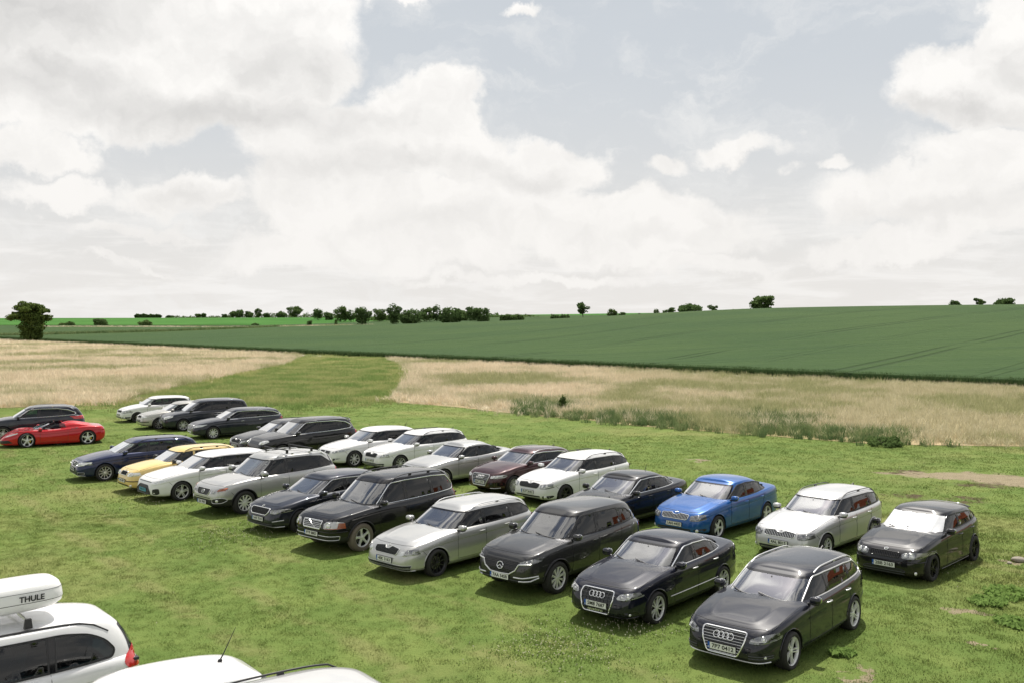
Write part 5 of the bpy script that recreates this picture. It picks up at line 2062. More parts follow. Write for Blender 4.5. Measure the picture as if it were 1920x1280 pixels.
for S_ in CARS:
    if S_.get('anchor') == 'tail':
        h_ = R(S_['head'])
        lx_ = S_['L']  - S_['fo']
        ax_, ay_ = S_['tail_at']
        wq = S_['W'] / 2 - .12
        # middle of the tail to the left front wheel
        S_['at'] = (ax_ + lx_ * math.cos(h_) - wq * math.sin(h_), ay_ + lx_ * math.sin(h_) + wq * math.cos(h_))
    S_['root'] = make_car(S_)
    if '_shade' in S_:
        tag(S_['_shade'], 'silver foil cover spread over the windscreen of the black hatchback', 'windscreen cover')


# roof box on the minivan -----------------------------------------------------
def roof_box(van):
    root = bpy.data.objects.new('roof_box', None)
    C.objects.link(root)
    tag(root, 'white roof box with black lettering on the minivan', 'roof box')
    n = 40
    Lb, Wb = 1.95, .80
    def ring(k, z, kx=1.0, dx=0):
        out = []
        for i in range(n):
            a = 2 * math.pi * i / n
            c, s = math.cos(a), math.sin(a)
            out.append((dx + Lb / 2 * kx * math.copysign(abs(c) ** .36, c), Wb / 2 * k * math.copysign(abs(s) ** .5, s), z))
        return out
    def shell(name, rings, mat):
        m = MB()
        vs = [p for r in rings for p in r]
        fs = [(a * n + i, a * n + (i + 1) % n, (a + 1) * n + (i + 1) % n, (a + 1) * n + i) for a in range(len(rings) - 1) for i in range(n)]
        fs += [tuple(range(n))[::-1], tuple((len(rings) - 1) * n + i for i in range(n))]
        m.add(vs, fs)
        return m.obj(name, mat, root, True, 50)
    shell('box_base', [ring(.62, .0, .70, -.02), ring(.90, .045, .90, -.01), ring(.985, .10, .985), ring(1.0, .15, 1.0)], 'roof_box_white')
    lid = shell('box_lid', [ring(1.005, .158, 1.003), ring(1.0, .20, 1.0), ring(.97, .29, .985), ring(.955, .305, .978), ring(.90, .355, .955), ring(.76, .39, .90), ring(.4, .40, .75)], 'roof_box_white')
    gapm = MB()
    gapm.tube(ring(.998, .154, .998), .006, 0, 4, True)
    gapm.obj('lid_seam', 'ink', root)
    cr = MB()
    cr.tube(ring(.968, .297, .983), .004, 0, 4, True)
    cr.obj('lid_crease', 'grey_plastic', root)
    t = bpy.data.objects.new('lettering', text_mesh('THULE', .115, 'ink', 'lettering', .003, .33))
    # on the left flank, read from outside
    t.matrix_local = Matrix.Translation((-.50, Wb / 2 * .992 + .012, .215)) @ Matrix(((-1, 0, 0, 0), (0, .10, .99, 0), (0, .99, -.10, 0), (0, 0, 0, 1)))
    link(t, lid)
    hd = R(van['head'])
    vr = van['root']
    root.rotation_euler = (0, 0, hd)
    lx, ly, lz = van['box_at']
    root.location = (vr.location.x + lx * math.cos(hd) - ly * math.sin(hd), vr.location.y + lx * math.sin(hd) + ly * math.cos(hd), lz)
    # bars that carry it
    for dx in (-.42, .45):
        b = MB()
        b.tube([(lx + dx, -.62, lz - .045), (lx + dx, .62, lz - .045)], .022, 0, 8)
        b.obj('roof_bar', 'satin_chrome', vr)
        for sg in (1, -1):
            b = MB()
            b.box((lx + dx, sg * .62, lz - .075), (.11, .07, .13), 0, None, .7)
            b.obj('bar_foot', 'black_plastic', vr)
    return root


van_ = [S_ for S_ in CARS if S_['name'] == 'minivan'][0]
van_['box_at'] = (-.62, .10, 1.87)
roof_box(van_)


def whip(S):
    gb, px = S['_gb'], S['_px']
    h, n = shoot(gb, 'z', 1, px(.82), 0.0)
    m = MB()
    m.ball(h + Vector((0, 0, .012)), (.035, .022, .03), 0, 10, 6)
    m.tube([h + Vector((0, 0, .02)), h + Vector((-.05, 0, .10)), h + Vector((-.22, 0, .42))], [.012, .008, .003], 0, 6)
    m.obj('aerial', 'black_plastic', S['root'])


whip([S_ for S_ in CARS if S_['label'].startswith('white car roof')][0])

# ------------------------------------------------------------------ terrain
PATH0 = np.array([0.0, 130.6])
PATH_T = np.array([0.695, -0.719])
PATH_N = np.array([0.719, 0.695])
f_crest = pchip([(-900, 616), (0, 613.5), (300, 613.5), (560, 613.5), (800, 609.5), (950, 604.5), (1100, 598.5), (1250, 590.5), (1450, 582.5), (1700, 578.5), (1920, 576.5), (2900, 570)])
f_dist = pchip([(-900, 460), (0, 430), (560, 430), (950, 380), (1300, 330), (1700, 300), (1920, 290), (2900, 280)])
f_far = pchip([(-900, 7.0), (0, 7.3), (600, 8.0), (1000, 10.5), (1300, 12.0), (2900, 12.0)])


def path_d(x, y):
    return (x - PATH0[0]) * PATH_N[0] + (y - PATH0[1]) * PATH_N[1]


def terrain(x, y):
    """height of the land; flat car park and meadow, then a rising field and a far ridge"""
    x = np.atleast_1d(np.asarray(x, float))
    y = np.atleast_1d(np.asarray(y, float))
    ys = np.maximum(y, 20.0)
    a = np.clip(x / ys, -1.1, 1.1)
    pxv = 960 + F_PX * a
    y0 = 90.77 / np.maximum(0.719 * a + 0.695, 0.12)
    y0 = np.minimum(y0, 420)
    Dc = np.maximum(f_dist(pxv), y0 + 60)
    Hc = CAM_H + (HORIZON - f_crest(pxv)) / F_PX * Dc
    Hf = f_far(pxv)
    u = np.clip((ys - y0) / (Dc - y0), 0, 1)
    h = Hc * np.sin(u * np.pi / 2) ** 1.1
    b = np.clip((ys - Dc) / 130.0, 0, 1)
    low = Hc - np.where(pxv < 1000, 0.9, 3.0) * (3 * b**2 - 2 * b**3)
    c = np.clip((ys - Dc - 130) / np.maximum(900 - Dc - 130, 50), 0, 1)
    Hl = Hc - np.where(pxv < 1000, 0.9, 3.0)
    h2 = np.where(ys < Dc + 130, low, Hl + (Hf - Hl) * np.sin(c * np.pi / 2))
    h = np.where(ys > Dc, h2, h)
    h = np.where(ys > 900, Hf - ((ys - 900) / 330.0) ** 2 * 1.0, h)
    h = np.maximum(h, -60)
    fade = np.clip((1.1 - np.abs(x / ys)) / 0.25, 0, 1)
    return np.where(y > 20, h * fade, 0.0)


def T1(x, y):
    return float(terrain(x, y)[0])


def hit(px_, py_, lo=15.0, hi=1500.0):
    """where the view ray through a photo pixel meets the land"""
    ys = np.linspace(lo, hi, 6000)
    xs = (px_ - 960) / F_PX * ys
    z = CAM_H - (py_ - HORIZON) / F_PX * ys
    t = terrain(xs, ys)
    k = np.argmax(t >= z) if (t >= z).any() else len(ys) - 1
    return float(xs[k]), float(ys[k]), float(t[k])


# --- materials of the land
def land_mat(name, build, rough=0.95):
    m, nt, b = mat_new(name)
    b.inputs['Roughness'].default_value = rough
    b.inputs['Specular IOR Level'].default_value = 0.08
    geo = nt.node('ShaderNodeNewGeometry')
    col, hgt, dist = build(nt, geo.outputs['Position'])
    nt.l.new(col, b.inputs['Base Color'])
    if hgt is not None:
        bp = nt.node('ShaderNodeBump')
        bp.inputs['Strength'].default_value = 0.7
        bp.inputs['Distance'].default_value = dist
        nt.l.new(hgt, bp.inputs['Height'])
        nt.l.new(bp.outputs[0], b.inputs['Normal'])
    return m


# bare ground: (x, y, rx, ry, angle) worn patches on the lawn
DIRT = []
for px_, py_, rx_, ry_ in ((1815, 892, 120, 8), (1900, 900, 90, 14), (1700, 886, 60, 4), (1830, 1153, 44, 8), (1835, 1207, 34, 9), (1600, 1267, 50, 11), (1845, 1215, 40, 8), (690, 1006, 10, 3), (1190, 742, 18, 3), (1310, 862, 20, 3), (1890, 1052, 18, 4)):
    gx, gy = gp(px_, py_)
    y1, y2 = gp(px_, py_ + ry_)[1], gp(px_, py_ - ry_)[1]
    DIRT.append((gx, gy, rx_ / F_PX * gy, abs(y2 - y1) / 2))
MUD = []
for px_, py_, rx_, ry_ in ((1810, 938, 60, 9), (1700, 930, 40, 5), (1620, 932, 30, 3), (1690, 884, 60, 4), (1850, 910, 60, 6)):
    gx, gy = gp(px_, py_)
    y1, y2 = gp(px_, py_ + ry_)[1], gp(px_, py_ - ry_)[1]
    MUD.append((gx, gy, rx_ / F_PX * gy, abs(y2 - y1) / 2))


def ell_field(x, y, lst):
    v = np.full(np.shape(x), 9.0)
    for cx, cy, rx, ry in lst:
        v = np.minimum(v, np.hypot((x - cx) / rx, (y - cy) / ry))
    return v


def lawn_col(nt, pos):
    big = nt.noise(pos, 0.11, 4, 0.6)
    mid = nt.noise(pos, 0.55, 5, 0.62, 0.6)
    fine = nt.noise(pos, 3.2, 4, 0.65)
    c = nt.mix(nt.ss(mid, 0.34, 0.68), (0.112, 0.168, 0.040, 1), (0.165, 0.215, 0.058, 1))
    c = nt.mix(nt.math('MULTIPLY', nt.ss(big, 0.50, 0.72), 0.65), c, (0.240, 0.235, 0.090, 1))
    c = nt.mix(nt.math('MULTIPLY', nt.ss(fine, 0.48, 0.80), 0.30), c, (0.075, 0.145, 0.032, 1))
    # faint wheel lanes worn along the rows of cars
    x, y, z = nt.sep(pos)
    v = nt.math('ADD', nt.math('ADD', nt.math('MULTIPLY', x, 0.79), nt.math('MULTIPLY', y, 0.61)), nt.math('MULTIPLY', nt.noise(pos, 0.13, 3, 0.5), 1.6))
    lane = None
    for c0 in (7.6, 9.2, 10.9, 12.4, 24.6, 26.1, 27.9):
        q = nt.ss(nt.math('ABSOLUTE', nt.math('SUBTRACT', v, c0)), 0.10, 0.42, 1.0, 0.0)
        lane = q if lane is None else nt.math('MAXIMUM', lane, q)
    lane = nt.math('MULTIPLY', lane, nt.ss(mid, 0.40, 0.62))
    c = nt.mix(nt.math('MULTIPLY', lane, 0.42), c, (0.230, 0.210, 0.095, 1))
    return c


def lawn_build(nt, pos):
    c = lawn_col(nt, pos)
    wob = nt.vmath('MULTIPLY', nt.vmath('SUBTRACT', nt.noise(pos, 1.1, 5, 0.65, out='Color'), (0.5, 0.5, 0.5)), (2.6, 2.6, 0.0))
    pw = nt.vmath('ADD', pos, wob)
    def ells(lst):
        v = None
        for cx, cy, rx, ry in lst:
            m = nt.node('ShaderNodeVectorMath', operation='MULTIPLY_ADD')
            nt.l.new(pw, m.inputs[0])
            m.inputs[1].default_value = (1 / rx, 1 / ry, 0)
            m.inputs[2].default_value = (-cx / rx, -cy / ry, 0)
            ln = nt.vmath('LENGTH', m.outputs[0], out='v')
            v = ln if v is None else nt.math('MINIMUM', v, ln)
        return v
    soil = nt.mix(nt.noise(pos, 2.2, 5, 0.7), (0.16, 0.135, 0.08, 1), (0.37, 0.31, 0.21, 1))
    c = nt.mix(nt.ss(ells(DIRT), 0.7, 1.05, 1.0, 0.0), c, soil)
    mud = nt.mix(nt.noise(pos, 3.0, 4, 0.6), (0.055, 0.040, 0.026, 1), (0.13, 0.10, 0.06, 1))
    c = nt.mix(nt.math('MULTIPLY', nt.ss(ells(MUD), 0.6, 1.1, 1.0, 0.0), nt.ss(nt.noise(pos, 1.7, 4, 0.7), 0.42, 0.55)), c, mud)
    return c, nt.noise(pos, 14.0, 5, 0.7), 0.06


def meadow_build(nt, pos):
    n = nt.noise(pos, 0.06, 5, 0.6, 0.5)
    f = nt.noise(pos, 1.3, 5, 0.65)
    c = nt.mix(nt.ss(n, 0.40, 0.62), (0.30, 0.27, 0.13, 1), (0.54, 0.42, 0.27, 1))
    c = nt.mix(nt.math('MULTIPLY', f, 0.5), c, (0.30, 0.23, 0.12, 1))
    return c, f, 0.2


CROP_ROT = math.atan2(-0.35, 1.0)


_a, _b = hit(1527, 627, 60), hit(1710, 601, 60)
_n = math.hypot(_b[0] - _a[0], _b[1] - _a[1])
TRAM = ((_b[0] - _a[0]) / _n, (_b[1] - _a[1]) / _n)


def crop_build(nt, pos):
    mp = nt.node('ShaderNodeMapping')
    mp.inputs['Rotation'].default_value = (0, 0, R(22))
    mp.inputs['Scale'].default_value = (0.012, 0.16, 0.1)
    nt.l.new(pos, mp.inputs[0])
    st = nt.noise(mp.outputs[0], 3.0, 6, 0.65, 0.3)
    n = nt.noise(pos, 0.020, 4, 0.55)
    fine = nt.noise(pos, 0.9, 5, 0.7)
    c = nt.mix(nt.ss(n, 0.3, 0.7), (0.044, 0.082, 0.030, 1), (0.060, 0.100, 0.034, 1))
    c = nt.mix(nt.math('MULTIPLY', nt.ss(st, 0.42, 0.72), 0.55), c, (0.034, 0.066, 0.026, 1))
    c = nt.mix(nt.math('MULTIPLY', nt.ss(fine, 0.4, 0.8), 0.35), c, (0.072, 0.115, 0.040, 1))
    # tramlines: pairs of wheel gaps running up the slope
    x, y, z = nt.sep(pos)
    dx, dy = TRAM
    across = nt.math('ADD', nt.math('ADD', nt.math('MULTIPLY', x, -dy), nt.math('MULTIPLY', y, dx)), nt.math('MULTIPLY', nt.noise(pos, 0.012, 2, 0.5), 9.0))
    pp = nt.math('PINGPONG', across, 13.0)
    line = nt.math('ADD', nt.ss(nt.math('ABSOLUTE', nt.math('SUBTRACT', pp, 1.0)), 0.15, 0.55, 1.0, 0.0), nt.ss(nt.math('ABSOLUTE', nt.math('SUBTRACT', pp, 12.2)), 0.05, 0.3, 0.5, 0.0), clamp=True)
    line = nt.math('MULTIPLY', line, nt.ss(nt.noise(pos, 0.035, 3, 0.6), 0.42, 0.56))
    c = nt.mix(nt.math('MULTIPLY', line, 0.5), c, (0.030, 0.052, 0.022, 1))
    return c, nt.math('SUBTRACT', nt.math('ADD', fine, st), line), 0.5


def far_build(nt, pos):
    n = nt.noise(pos, 0.01, 5, 0.6)
    c = nt.mix(nt.ss(n, 0.35, 0.65), (0.040, 0.130, 0.020, 1), (0.060, 0.165, 0.030, 1))
    return c, nt.noise(pos, 0.3, 4, 0.6), 0.4


def track_build(nt, pos):
    n = nt.noise(pos, 0.8, 6, 0.7)
    c = nt.mix(n, (0.36, 0.32, 0.25, 1), (0.56, 0.51, 0.42, 1))
    return c, n, 0.05


land_mat('lawn', lawn_build)
land_mat('meadow_soil', meadow_build)
land_mat('crop', crop_build)
land_mat('far_crop', far_build)
land_mat('track_gravel', track_build)
simple('wild_verge', (0.26, 0.24, 0.12), 0.95, spec=0.05, bump=(0.5, 0.6, 0.3))

# --- the ground, one sheet to the horizon
th = np.concatenate([np.arange(-180, -42, 3.0), np.linspace(-42, 42, 241), np.arange(45, 180, 3.0)])
rad = np.concatenate([[0.5, 3, 6, 9], np.geomspace(12, 1200, 150), [1500, 2000, 3000, 4500, 7000, 9500]])
TH, RR = np.meshgrid(np.radians(th), rad)
GX, GY = RR * np.sin(TH), RR * np.cos(TH)
GZ = terrain(GX.ravel(), GY.ravel()).reshape(GX.shape)
nth = len(th)
vs = np.stack([GX.ravel(), GY.ravel(), GZ.ravel()], 1)
fs = []
for i in range(len(rad) - 1):
    for j in range(nth):
        j2 = (j + 1) % nth
        fs.append((i * nth + j, i * nth + j2, (i + 1) * nth + j2, (i + 1) * nth + j))
fs.append(tuple(range(nth))[::-1])
fs = [f[::-1] for f in fs]
g_ob = mesh_obj('ground', vs, fs, 'lawn')
tag(g_ob, kind='structure')


def sheet(name, poly_uv, mat, off, step_u, step_v, skirt=0.0, kind='structure'):
    """a sheet lying on the land; rows follow the track (s along, d away from it)"""
    return None


def strip_sd(name, s_vals, d_lo, d_hi, nd, mat, off, skirt=0.0, power=1.0):
    """sheet in track coordinates: s along the track, d outward; skirt drops its near edge"""
    vs, fs = [], []
    S_ = np.asarray(s_vals, float)
    for s in S_:
        lo, hi = d_lo(s), d_hi(s)
        for k in range(nd + 1):
            d = lo + (hi - lo) * (k / nd) ** power
            p = PATH0 + PATH_T * s + PATH_N * d
            vs.append((p[0], p[1], 0.0))
    vs = np.array(vs)
    vs[:, 2] = terrain(vs[:, 0], vs[:, 1]) + off
    n = nd + 1
    for i in range(len(S_) - 1):
        for k in range(nd):
            fs.append((i * n + k, i * n + k + 1, (i + 1) * n + k + 1, (i + 1) * n + k))
    vs = list(map(tuple, vs))
    if skirt:
        b = len(vs)
        for i in range(len(S_)):
            x, y, z = vs[i * n]
            vs.append((x - PATH_N[0] * .12, y - PATH_N[1] * .12, z - skirt))
        for i in range(len(S_) - 1):
            fs.append((b + i, i * n, (i + 1) * n, b + i + 1))
    o = mesh_obj(name, vs, fs, mat)
    # face up
    me = o.data
    if sum(p.normal.z for p in me.polygons) < 0:
        me.flip_normals()
    return tag(o, kind='structure')


svals = np.concatenate([np.arange(-420, -120, 12.0), np.arange(-120, 160, 5.0)])
strip_sd('farm_track', svals, lambda s: -3.5, lambda s: -0.3, 2, 'track_gravel', 0.02)
crop_ob = strip_sd('crop_field', svals, lambda s: 0.5, lambda s: 420.0, 60, 'crop', 0.72, skirt=0.70, power=1.6)

# --- bright green field on the far ridge (a strip of the land between two distances)
def far_field():
    vs, fs = [], []
    pxs = np.arange(-500, 1500, 25.0)
    n = 14
    for p in pxs:
        a = (p - 960) / F_PX
        for k in range(n + 1):
            y = 585 + (905 - 585) * k / n + (0 if p < 650 else 0)
            x = a * y
            vs.append((x, y, T1(x, y) + 0.35))
    for i in range(len(pxs) - 1):
        for k in range(n):
            a = i * (n + 1) + k
            fs.append((a, a + 1, a + n + 2, a + n + 1))
    o = mesh_obj('far_field', vs, fs, 'far_crop')
    if sum(p.normal.z for p in o.data.polygons) < 0:
        o.data.flip_normals()
    tag(o, kind='structure')


far_field()

# --- meadow ground between the lawn and the track
MEADOW = [(-120, 60), (-35.5, 65.5), (-27.5, 68.8), (-25.5, 73), (-26, 84), (-28, 103), (-28, 122), (-20, 132), (-17.6, 126), (-15, 105), (-12, 82), (-11.3, 73.5), (-8, 70), (-4.1, 67.0), (1.0, 60.5), (7.2, 54.5), (12.3, 50.5), (17.6, 46.8), (24.5, 45.2), (40, 44), (75, 40)]


def meadow_front(x, y):
    """signed test: is the point in the tall grass (beyond the mown edge, this side of the track)"""
    poly = MEADOW + [(75 + 40, 40), tuple(PATH0 + PATH_T * 170 + PATH_N * -3.6), tuple(PATH0 + PATH_T * -420 + PATH_N * -3.6), (-260, 60)]
    return inside_np(poly, np.asarray(x, float), np.asarray(y, float))


mp_ = MEADOW + [(115, 40), tuple(PATH0 + PATH_T * 170 + PATH_N * -3.6), tuple(PATH0 + PATH_T * -420 + PATH_N * -3.6), (-260, 60)]
mpd = densify([tuple(map(float, p)) for p in mp_], 6.0)
mpd = [(x + 0.5 * math.sin(y * 1.7 + x), y + 0.5 * math.sin(x * 2.1)) for x, y in mpd]
res_ = geometry.delaunay_2d_cdt([Vector(p) for p in mpd], [(i, (i + 1) % len(mpd)) for i in range(len(mpd))], [], 1, 1e-4)
mo = mesh_obj('meadow_ground', [(v.x, v.y, 0.012) for v in res_[0]], [tuple(f) for f in res_[2]], 'meadow_soil')
if sum(p.normal.z * p.area for p in mo.data.polygons) < 0:
    mo.data.flip_normals()
tag(mo, kind='structure')


# ------------------------------------------------------------------ grasses as instanced tufts
def leaf_mat(name, build, trans=0.35, up=0.0):
    m = bpy.data.materials.new(name)
    m.use_nodes = True
    MATS[name] = m
    nt = NT(m.node_tree)
    for nd in list(nt.n):
        nt.n.remove(nd)
    out = nt.node('ShaderNodeOutputMaterial')
    geo = nt.node('ShaderNodeNewGeometry')
    oi = nt.node('ShaderNodeObjectInfo')
    col = build(nt, geo.outputs['Position'], oi.outputs['Random'], oi.outputs['Location'])
    df = nt.node('ShaderNodeBsdfDiffuse')
    if up:
        # blades of a sward share the light of the whole surface
        nv = nt.vmath('NORMALIZE', nt.vmath('ADD', nt.vmath('SCALE', geo.outputs['Normal'], 1.0 - up), (0.0, 0.0, up)))
        nt.l.new(nv, df.inputs['Normal'])
    tl = nt.node('ShaderNodeBsdfTranslucent')
    nt.l.new(col, df.inputs[0])
    nt.l.new(col, tl.inputs[0])
    mx = nt.node('ShaderNodeMixShader')
    mx.inputs[0].default_value = trans
    nt.l.new(df.outputs[0], mx.inputs[1])
    nt.l.new(tl.outputs[0], mx.inputs[2])
    nt.l.new(mx.outputs[0], out.inputs[0])
    return m


def lawn_leaf(nt, pos, rnd, loc):
    c = lawn_col(nt, pos)
    c = nt.mix(nt.math('MULTIPLY', nt.math('FRACT', nt.math('MULTIPLY', rnd, 7.0)), 0.55), c, nt.mix(rnd, (0.07, 0.13, 0.025, 1), (0.25, 0.27, 0.09, 1)))
    return nt.vmath('SCALE', c, 1.2)


def meadow_leaf(nt, pos, rnd, loc):
    n = nt.noise(loc, 0.06, 5, 0.6, 0.5)
    n2 = nt.noise(loc, 0.35, 4, 0.6)
    straw = nt.mix(rnd, (0.72, 0.60, 0.415, 1), (0.95, 0.83, 0.62, 1))
    grn = nt.mix(rnd, (0.32, 0.34, 0.15, 1), (0.56, 0.53, 0.30, 1))
    f = nt.ss(nt.math('ADD', n, nt.math('MULTIPLY', nt.math('SUBTRACT', n2, 0.5), 0.35)), 0.38, 0.56)
    x, y, z = nt.sep(loc)
    # the sward is greener towards the right and in the unmown wedge
    right = nt.ss(x, 2.0, 24.0)
    f = nt.math('SUBTRACT', f, nt.math('MULTIPLY', right, 0.55), clamp=True)
    return nt.mix(f, grn, straw)


def weed_leaf(nt, pos, rnd, loc):
    return nt.mix(rnd, (0.10, 0.165, 0.065, 1), (0.25, 0.30, 0.13, 1))


def wedge_leaf(nt, pos, rnd, loc):
    n2 = nt.noise(loc, 0.25, 4, 0.6)
    c = nt.mix(nt.ss(n2, 0.4, 0.6), (0.22, 0.32, 0.095, 1), (0.45, 0.46, 0.19, 1))
    return nt.mix(nt.math('MULTIPLY', rnd, 0.3), c, (0.20, 0.23, 0.08, 1))


def crop_leaf(nt, pos, rnd, loc):
    return nt.mix(rnd, (0.045, 0.080, 0.030, 1), (0.10, 0.15, 0.06, 1))


leaf_mat('lawn_blade', lawn_leaf, 0.25, 0.7)
leaf_mat('meadow_blade', meadow_leaf, 0.25, 0.5)
leaf_mat('weed_blade', weed_leaf, 0.3, 0.4)
leaf_mat('wedge_blade', wedge_leaf, 0.3, 0.5)
leaf_mat('crop_blade', crop_leaf, 0.3)
leaf_mat('clover_leaf', lambda nt, pos, rnd, loc: nt.mix(rnd, (0.15, 0.23, 0.055, 1), (0.20, 0.29, 0.075, 1)), 0.25, 0.75)
simple('clover_flower', (0.62, 0.60, 0.42), 0.9, spec=0.1)

proto_col = bpy.data.collections.new('tuft_prototypes')


def tuft(name, n, spread, h0, h1, w, mat, lean=0.5, seg=2, seedhead=False, seed=0):
    r = random.Random(seed)
    m = MB()
    for _ in range(n):
        a = r.uniform(0, 6.283)
        d = spread * math.sqrt(r.random())
        bx, by = d * math.cos(a), d * math.sin(a)
        la = r.uniform(0, 6.283)
        ln = r.uniform(0.1, lean)
        h = r.uniform(h0, h1)
        ww = w * r.uniform(.7, 1.3)
        fa = r.uniform(0, math.pi)
        dx, dy = math.cos(fa) * ww / 2, math.sin(fa) * ww / 2
        vs, fs = [], []
        for k in range(seg + 1):
            t = k / seg
            cx = bx + math.cos(la) * ln * h * t * t
            cy = by + math.sin(la) * ln * h * t * t
            cz = h * t * (1 - .25 * ln * t)
            kw = (1 - t) ** .7 if not seedhead else (0.35 + .65 * (t > .6)) * (1 if k < seg else 0.25)
            if k == seg and not seedhead:
                vs.append((cx, cy, cz))
            else:
                vs += [(cx - dx * kw, cy - dy * kw, cz), (cx + dx * kw, cy + dy * kw, cz)]
        for k in range(seg - (0 if seedhead else 1)):
            fs.append((2 * k, 2 * k + 1, 2 * k + 3, 2 * k + 2))
        if not seedhead:
            fs.append((2 * seg - 2, 2 * seg - 1, 2 * seg))
        m.add(vs, fs)
    me = m.mesh(name, mat, False, None)
    return me


GN_CACHE = {}


def scatter(name, protos, pts, scl, label=None, sclz=None):
    """one object of kind stuff: a tuft instanced on every point"""
    me = bpy.data.meshes.new(name)
    n = len(pts)
    me.vertices.add(n)
    me.vertices.foreach_set('co', np.asarray(pts, np.float32).ravel())
    rot = me.attributes.new('rot', 'FLOAT_VECTOR', 'POINT')
    rv = np.zeros((n, 3), np.float32)
    rv[:, 2] = rng.uniform(0, 6.283, n)
    rv[:, :2] = rng.normal(0, 0.06, (n, 2))
    rot.data.foreach_set('vector', rv.ravel())
    sc = me.attributes.new('scl', 'FLOAT_VECTOR', 'POINT')
    sv = np.repeat(np.asarray(scl, np.float32)[:, None], 3, 1)
    if sclz is not None:
        sv[:, 2] = sclz
    sc.data.foreach_set('vector', sv.ravel())
    o = link(bpy.data.objects.new(name, me))
    tree = bpy.data.node_groups.new(name + '_nodes', 'GeometryNodeTree')
    tree.interface.new_socket('Geometry', in_out='INPUT', socket_type='NodeSocketGeometry')
    tree.interface.new_socket('Geometry', in_out='OUTPUT', socket_type='NodeSocketGeometry')
    gi = tree.nodes.new('NodeGroupInput')
    go = tree.nodes.new('NodeGroupOutput')
    col = bpy.data.collections.new(name + '_tufts')
    for i, pm in enumerate(protos):
        po = bpy.data.objects.new(f'{name}_tuft', pm)
        col.objects.link(po)
    ci = tree.nodes.new('GeometryNodeCollectionInfo')
    ci.inputs[0].default_value = col
    ci.inputs['Separate Children'].default_value = True
    ci.inputs['Reset Children'].default_value = True
    ip = tree.nodes.new('GeometryNodeInstanceOnPoints')
    ip.inputs['Pick Instance'].default_value = True
    def attr(nm):
        nd = tree.nodes.new('GeometryNodeInputNamedAttribute')
        nd.data_type = 'FLOAT_VECTOR'
        nd.inputs[0].default_value = nm
        return nd.outputs[0]
    tree.links.new(gi.outputs[0], ip.inputs['Points'])
    tree.links.new(ci.outputs[0], ip.inputs['Instance'])
    tree.links.new(attr('rot'), ip.inputs['Rotation'])
    tree.links.new(attr('scl'), ip.inputs['Scale'])
    tree.links.new(ip.outputs[0], go.inputs[0])
    md = o.modifiers.new('tufts', 'NODES')
    md.node_group = tree
    me.materials.append(protos[0].materials[0])
    tag(o, label, None, None, 'stuff')
    if label:
        o['category'] = 'grass'
    return o


def frustum_points(y0, y1, dens, margin=1.18, pad=4.0):
    """random points on the flat land in front of the camera between two distances"""
    w = 960 / F_PX * margin
    n = int(dens * ((y1**2 - y0**2) * w + 2 * pad * (y1 - y0)))
    y = np.sqrt(rng.uniform(y0**2, y1**2, n))
    x = rng.uniform(-1, 1, n) * (w * y + pad)
    return x, y


def clump_noise(x, y, s, seed=0.0):
    return np.array([mnoise.noise(Vector((a * s + seed, b * s, seed))) for a, b in zip(x, y)])


# lawn
lawn_near = [tuft('lawn_tuft', 22, .13, .018, .05, .010, 'lawn_blade', .9, 1, seed=i) for i in range(4)]
lawn_far = [tuft('lawn_tuft', 16, .26, .022, .055, .020, 'lawn_blade', .9, 1, seed=10 + i) for i in range(4)]
px1, py1 = frustum_points(9, 30, 48)
px2, py2 = frustum_points(29, 50, 16)
px3, py3 = frustum_points(50, 90, 5)


def in_wedge(x, y):
    return (inside_np([(-28.5, 70), (-30, 100), (-30, 125), (-36, 168), (-20, 150), (-14.5, 126), (-11.5, 105), (-9.5, 82), (-9, 72), (-20, 69)], x, y))


def lawn_keep(x, y):
    k = ~meadow_front(x, y) & ~in_wedge(x, y)
    e = ell_field(x + .35 * np.sin(y * 3.1), y + .35 * np.sin(x * 2.7), DIRT)
    k &= (e > 0.95) | (rng.random(len(x)) < 0.06)
    return k


k1 = lawn_keep(px1, py1)
k2 = lawn_keep(px2, py2)
k3 = lawn_keep(px3, py3)
x_, y_ = px1[k1], py1[k1]
# coarse patches of longer grass, more of them towards the lower right
cn = clump_noise(x_, y_, .55, 3.0)
edge = np.clip((x_ - 5.5 - .12 * (y_ - 14)) / 4.0, 0, 1) * (y_ < 27)
sz_ = 0.80 + .35 * np.clip(cn, 0, 1) + rng.uniform(-.2, .3, len(x_)) + edge * (.35 + .8 * np.clip(cn + .25, 0, 1))
scatter('lawn_grass', lawn_near, np.stack([x_, y_, np.zeros_like(x_)], 1), sz_)
xx = np.concatenate([px2[k2], px3[k3]])
yy = np.concatenate([py2[k2], py3[k3]])
scatter('lawn_grass', lawn_far, np.stack([xx, yy, np.zeros_like(xx)], 1), rng.uniform(.7, 1.25, len(xx)) * (1 + np.clip((yy - 50) / 90, 0, .4)))

# clover in flower
def clover(px_, py_, rx_, ry_, n):
    out = []
    cx, cy = gp(px_, py_)
    ry = abs(gp(px_, py_ - ry_)[1] - gp(px_, py_ + ry_)[1]) / 2
    rx = rx_ / F_PX * cy
    while len(out) < n:
        a, b = rng.normal(0, .5, 2)
        out.append((cx + a * rx, cy + b * ry))
    return out


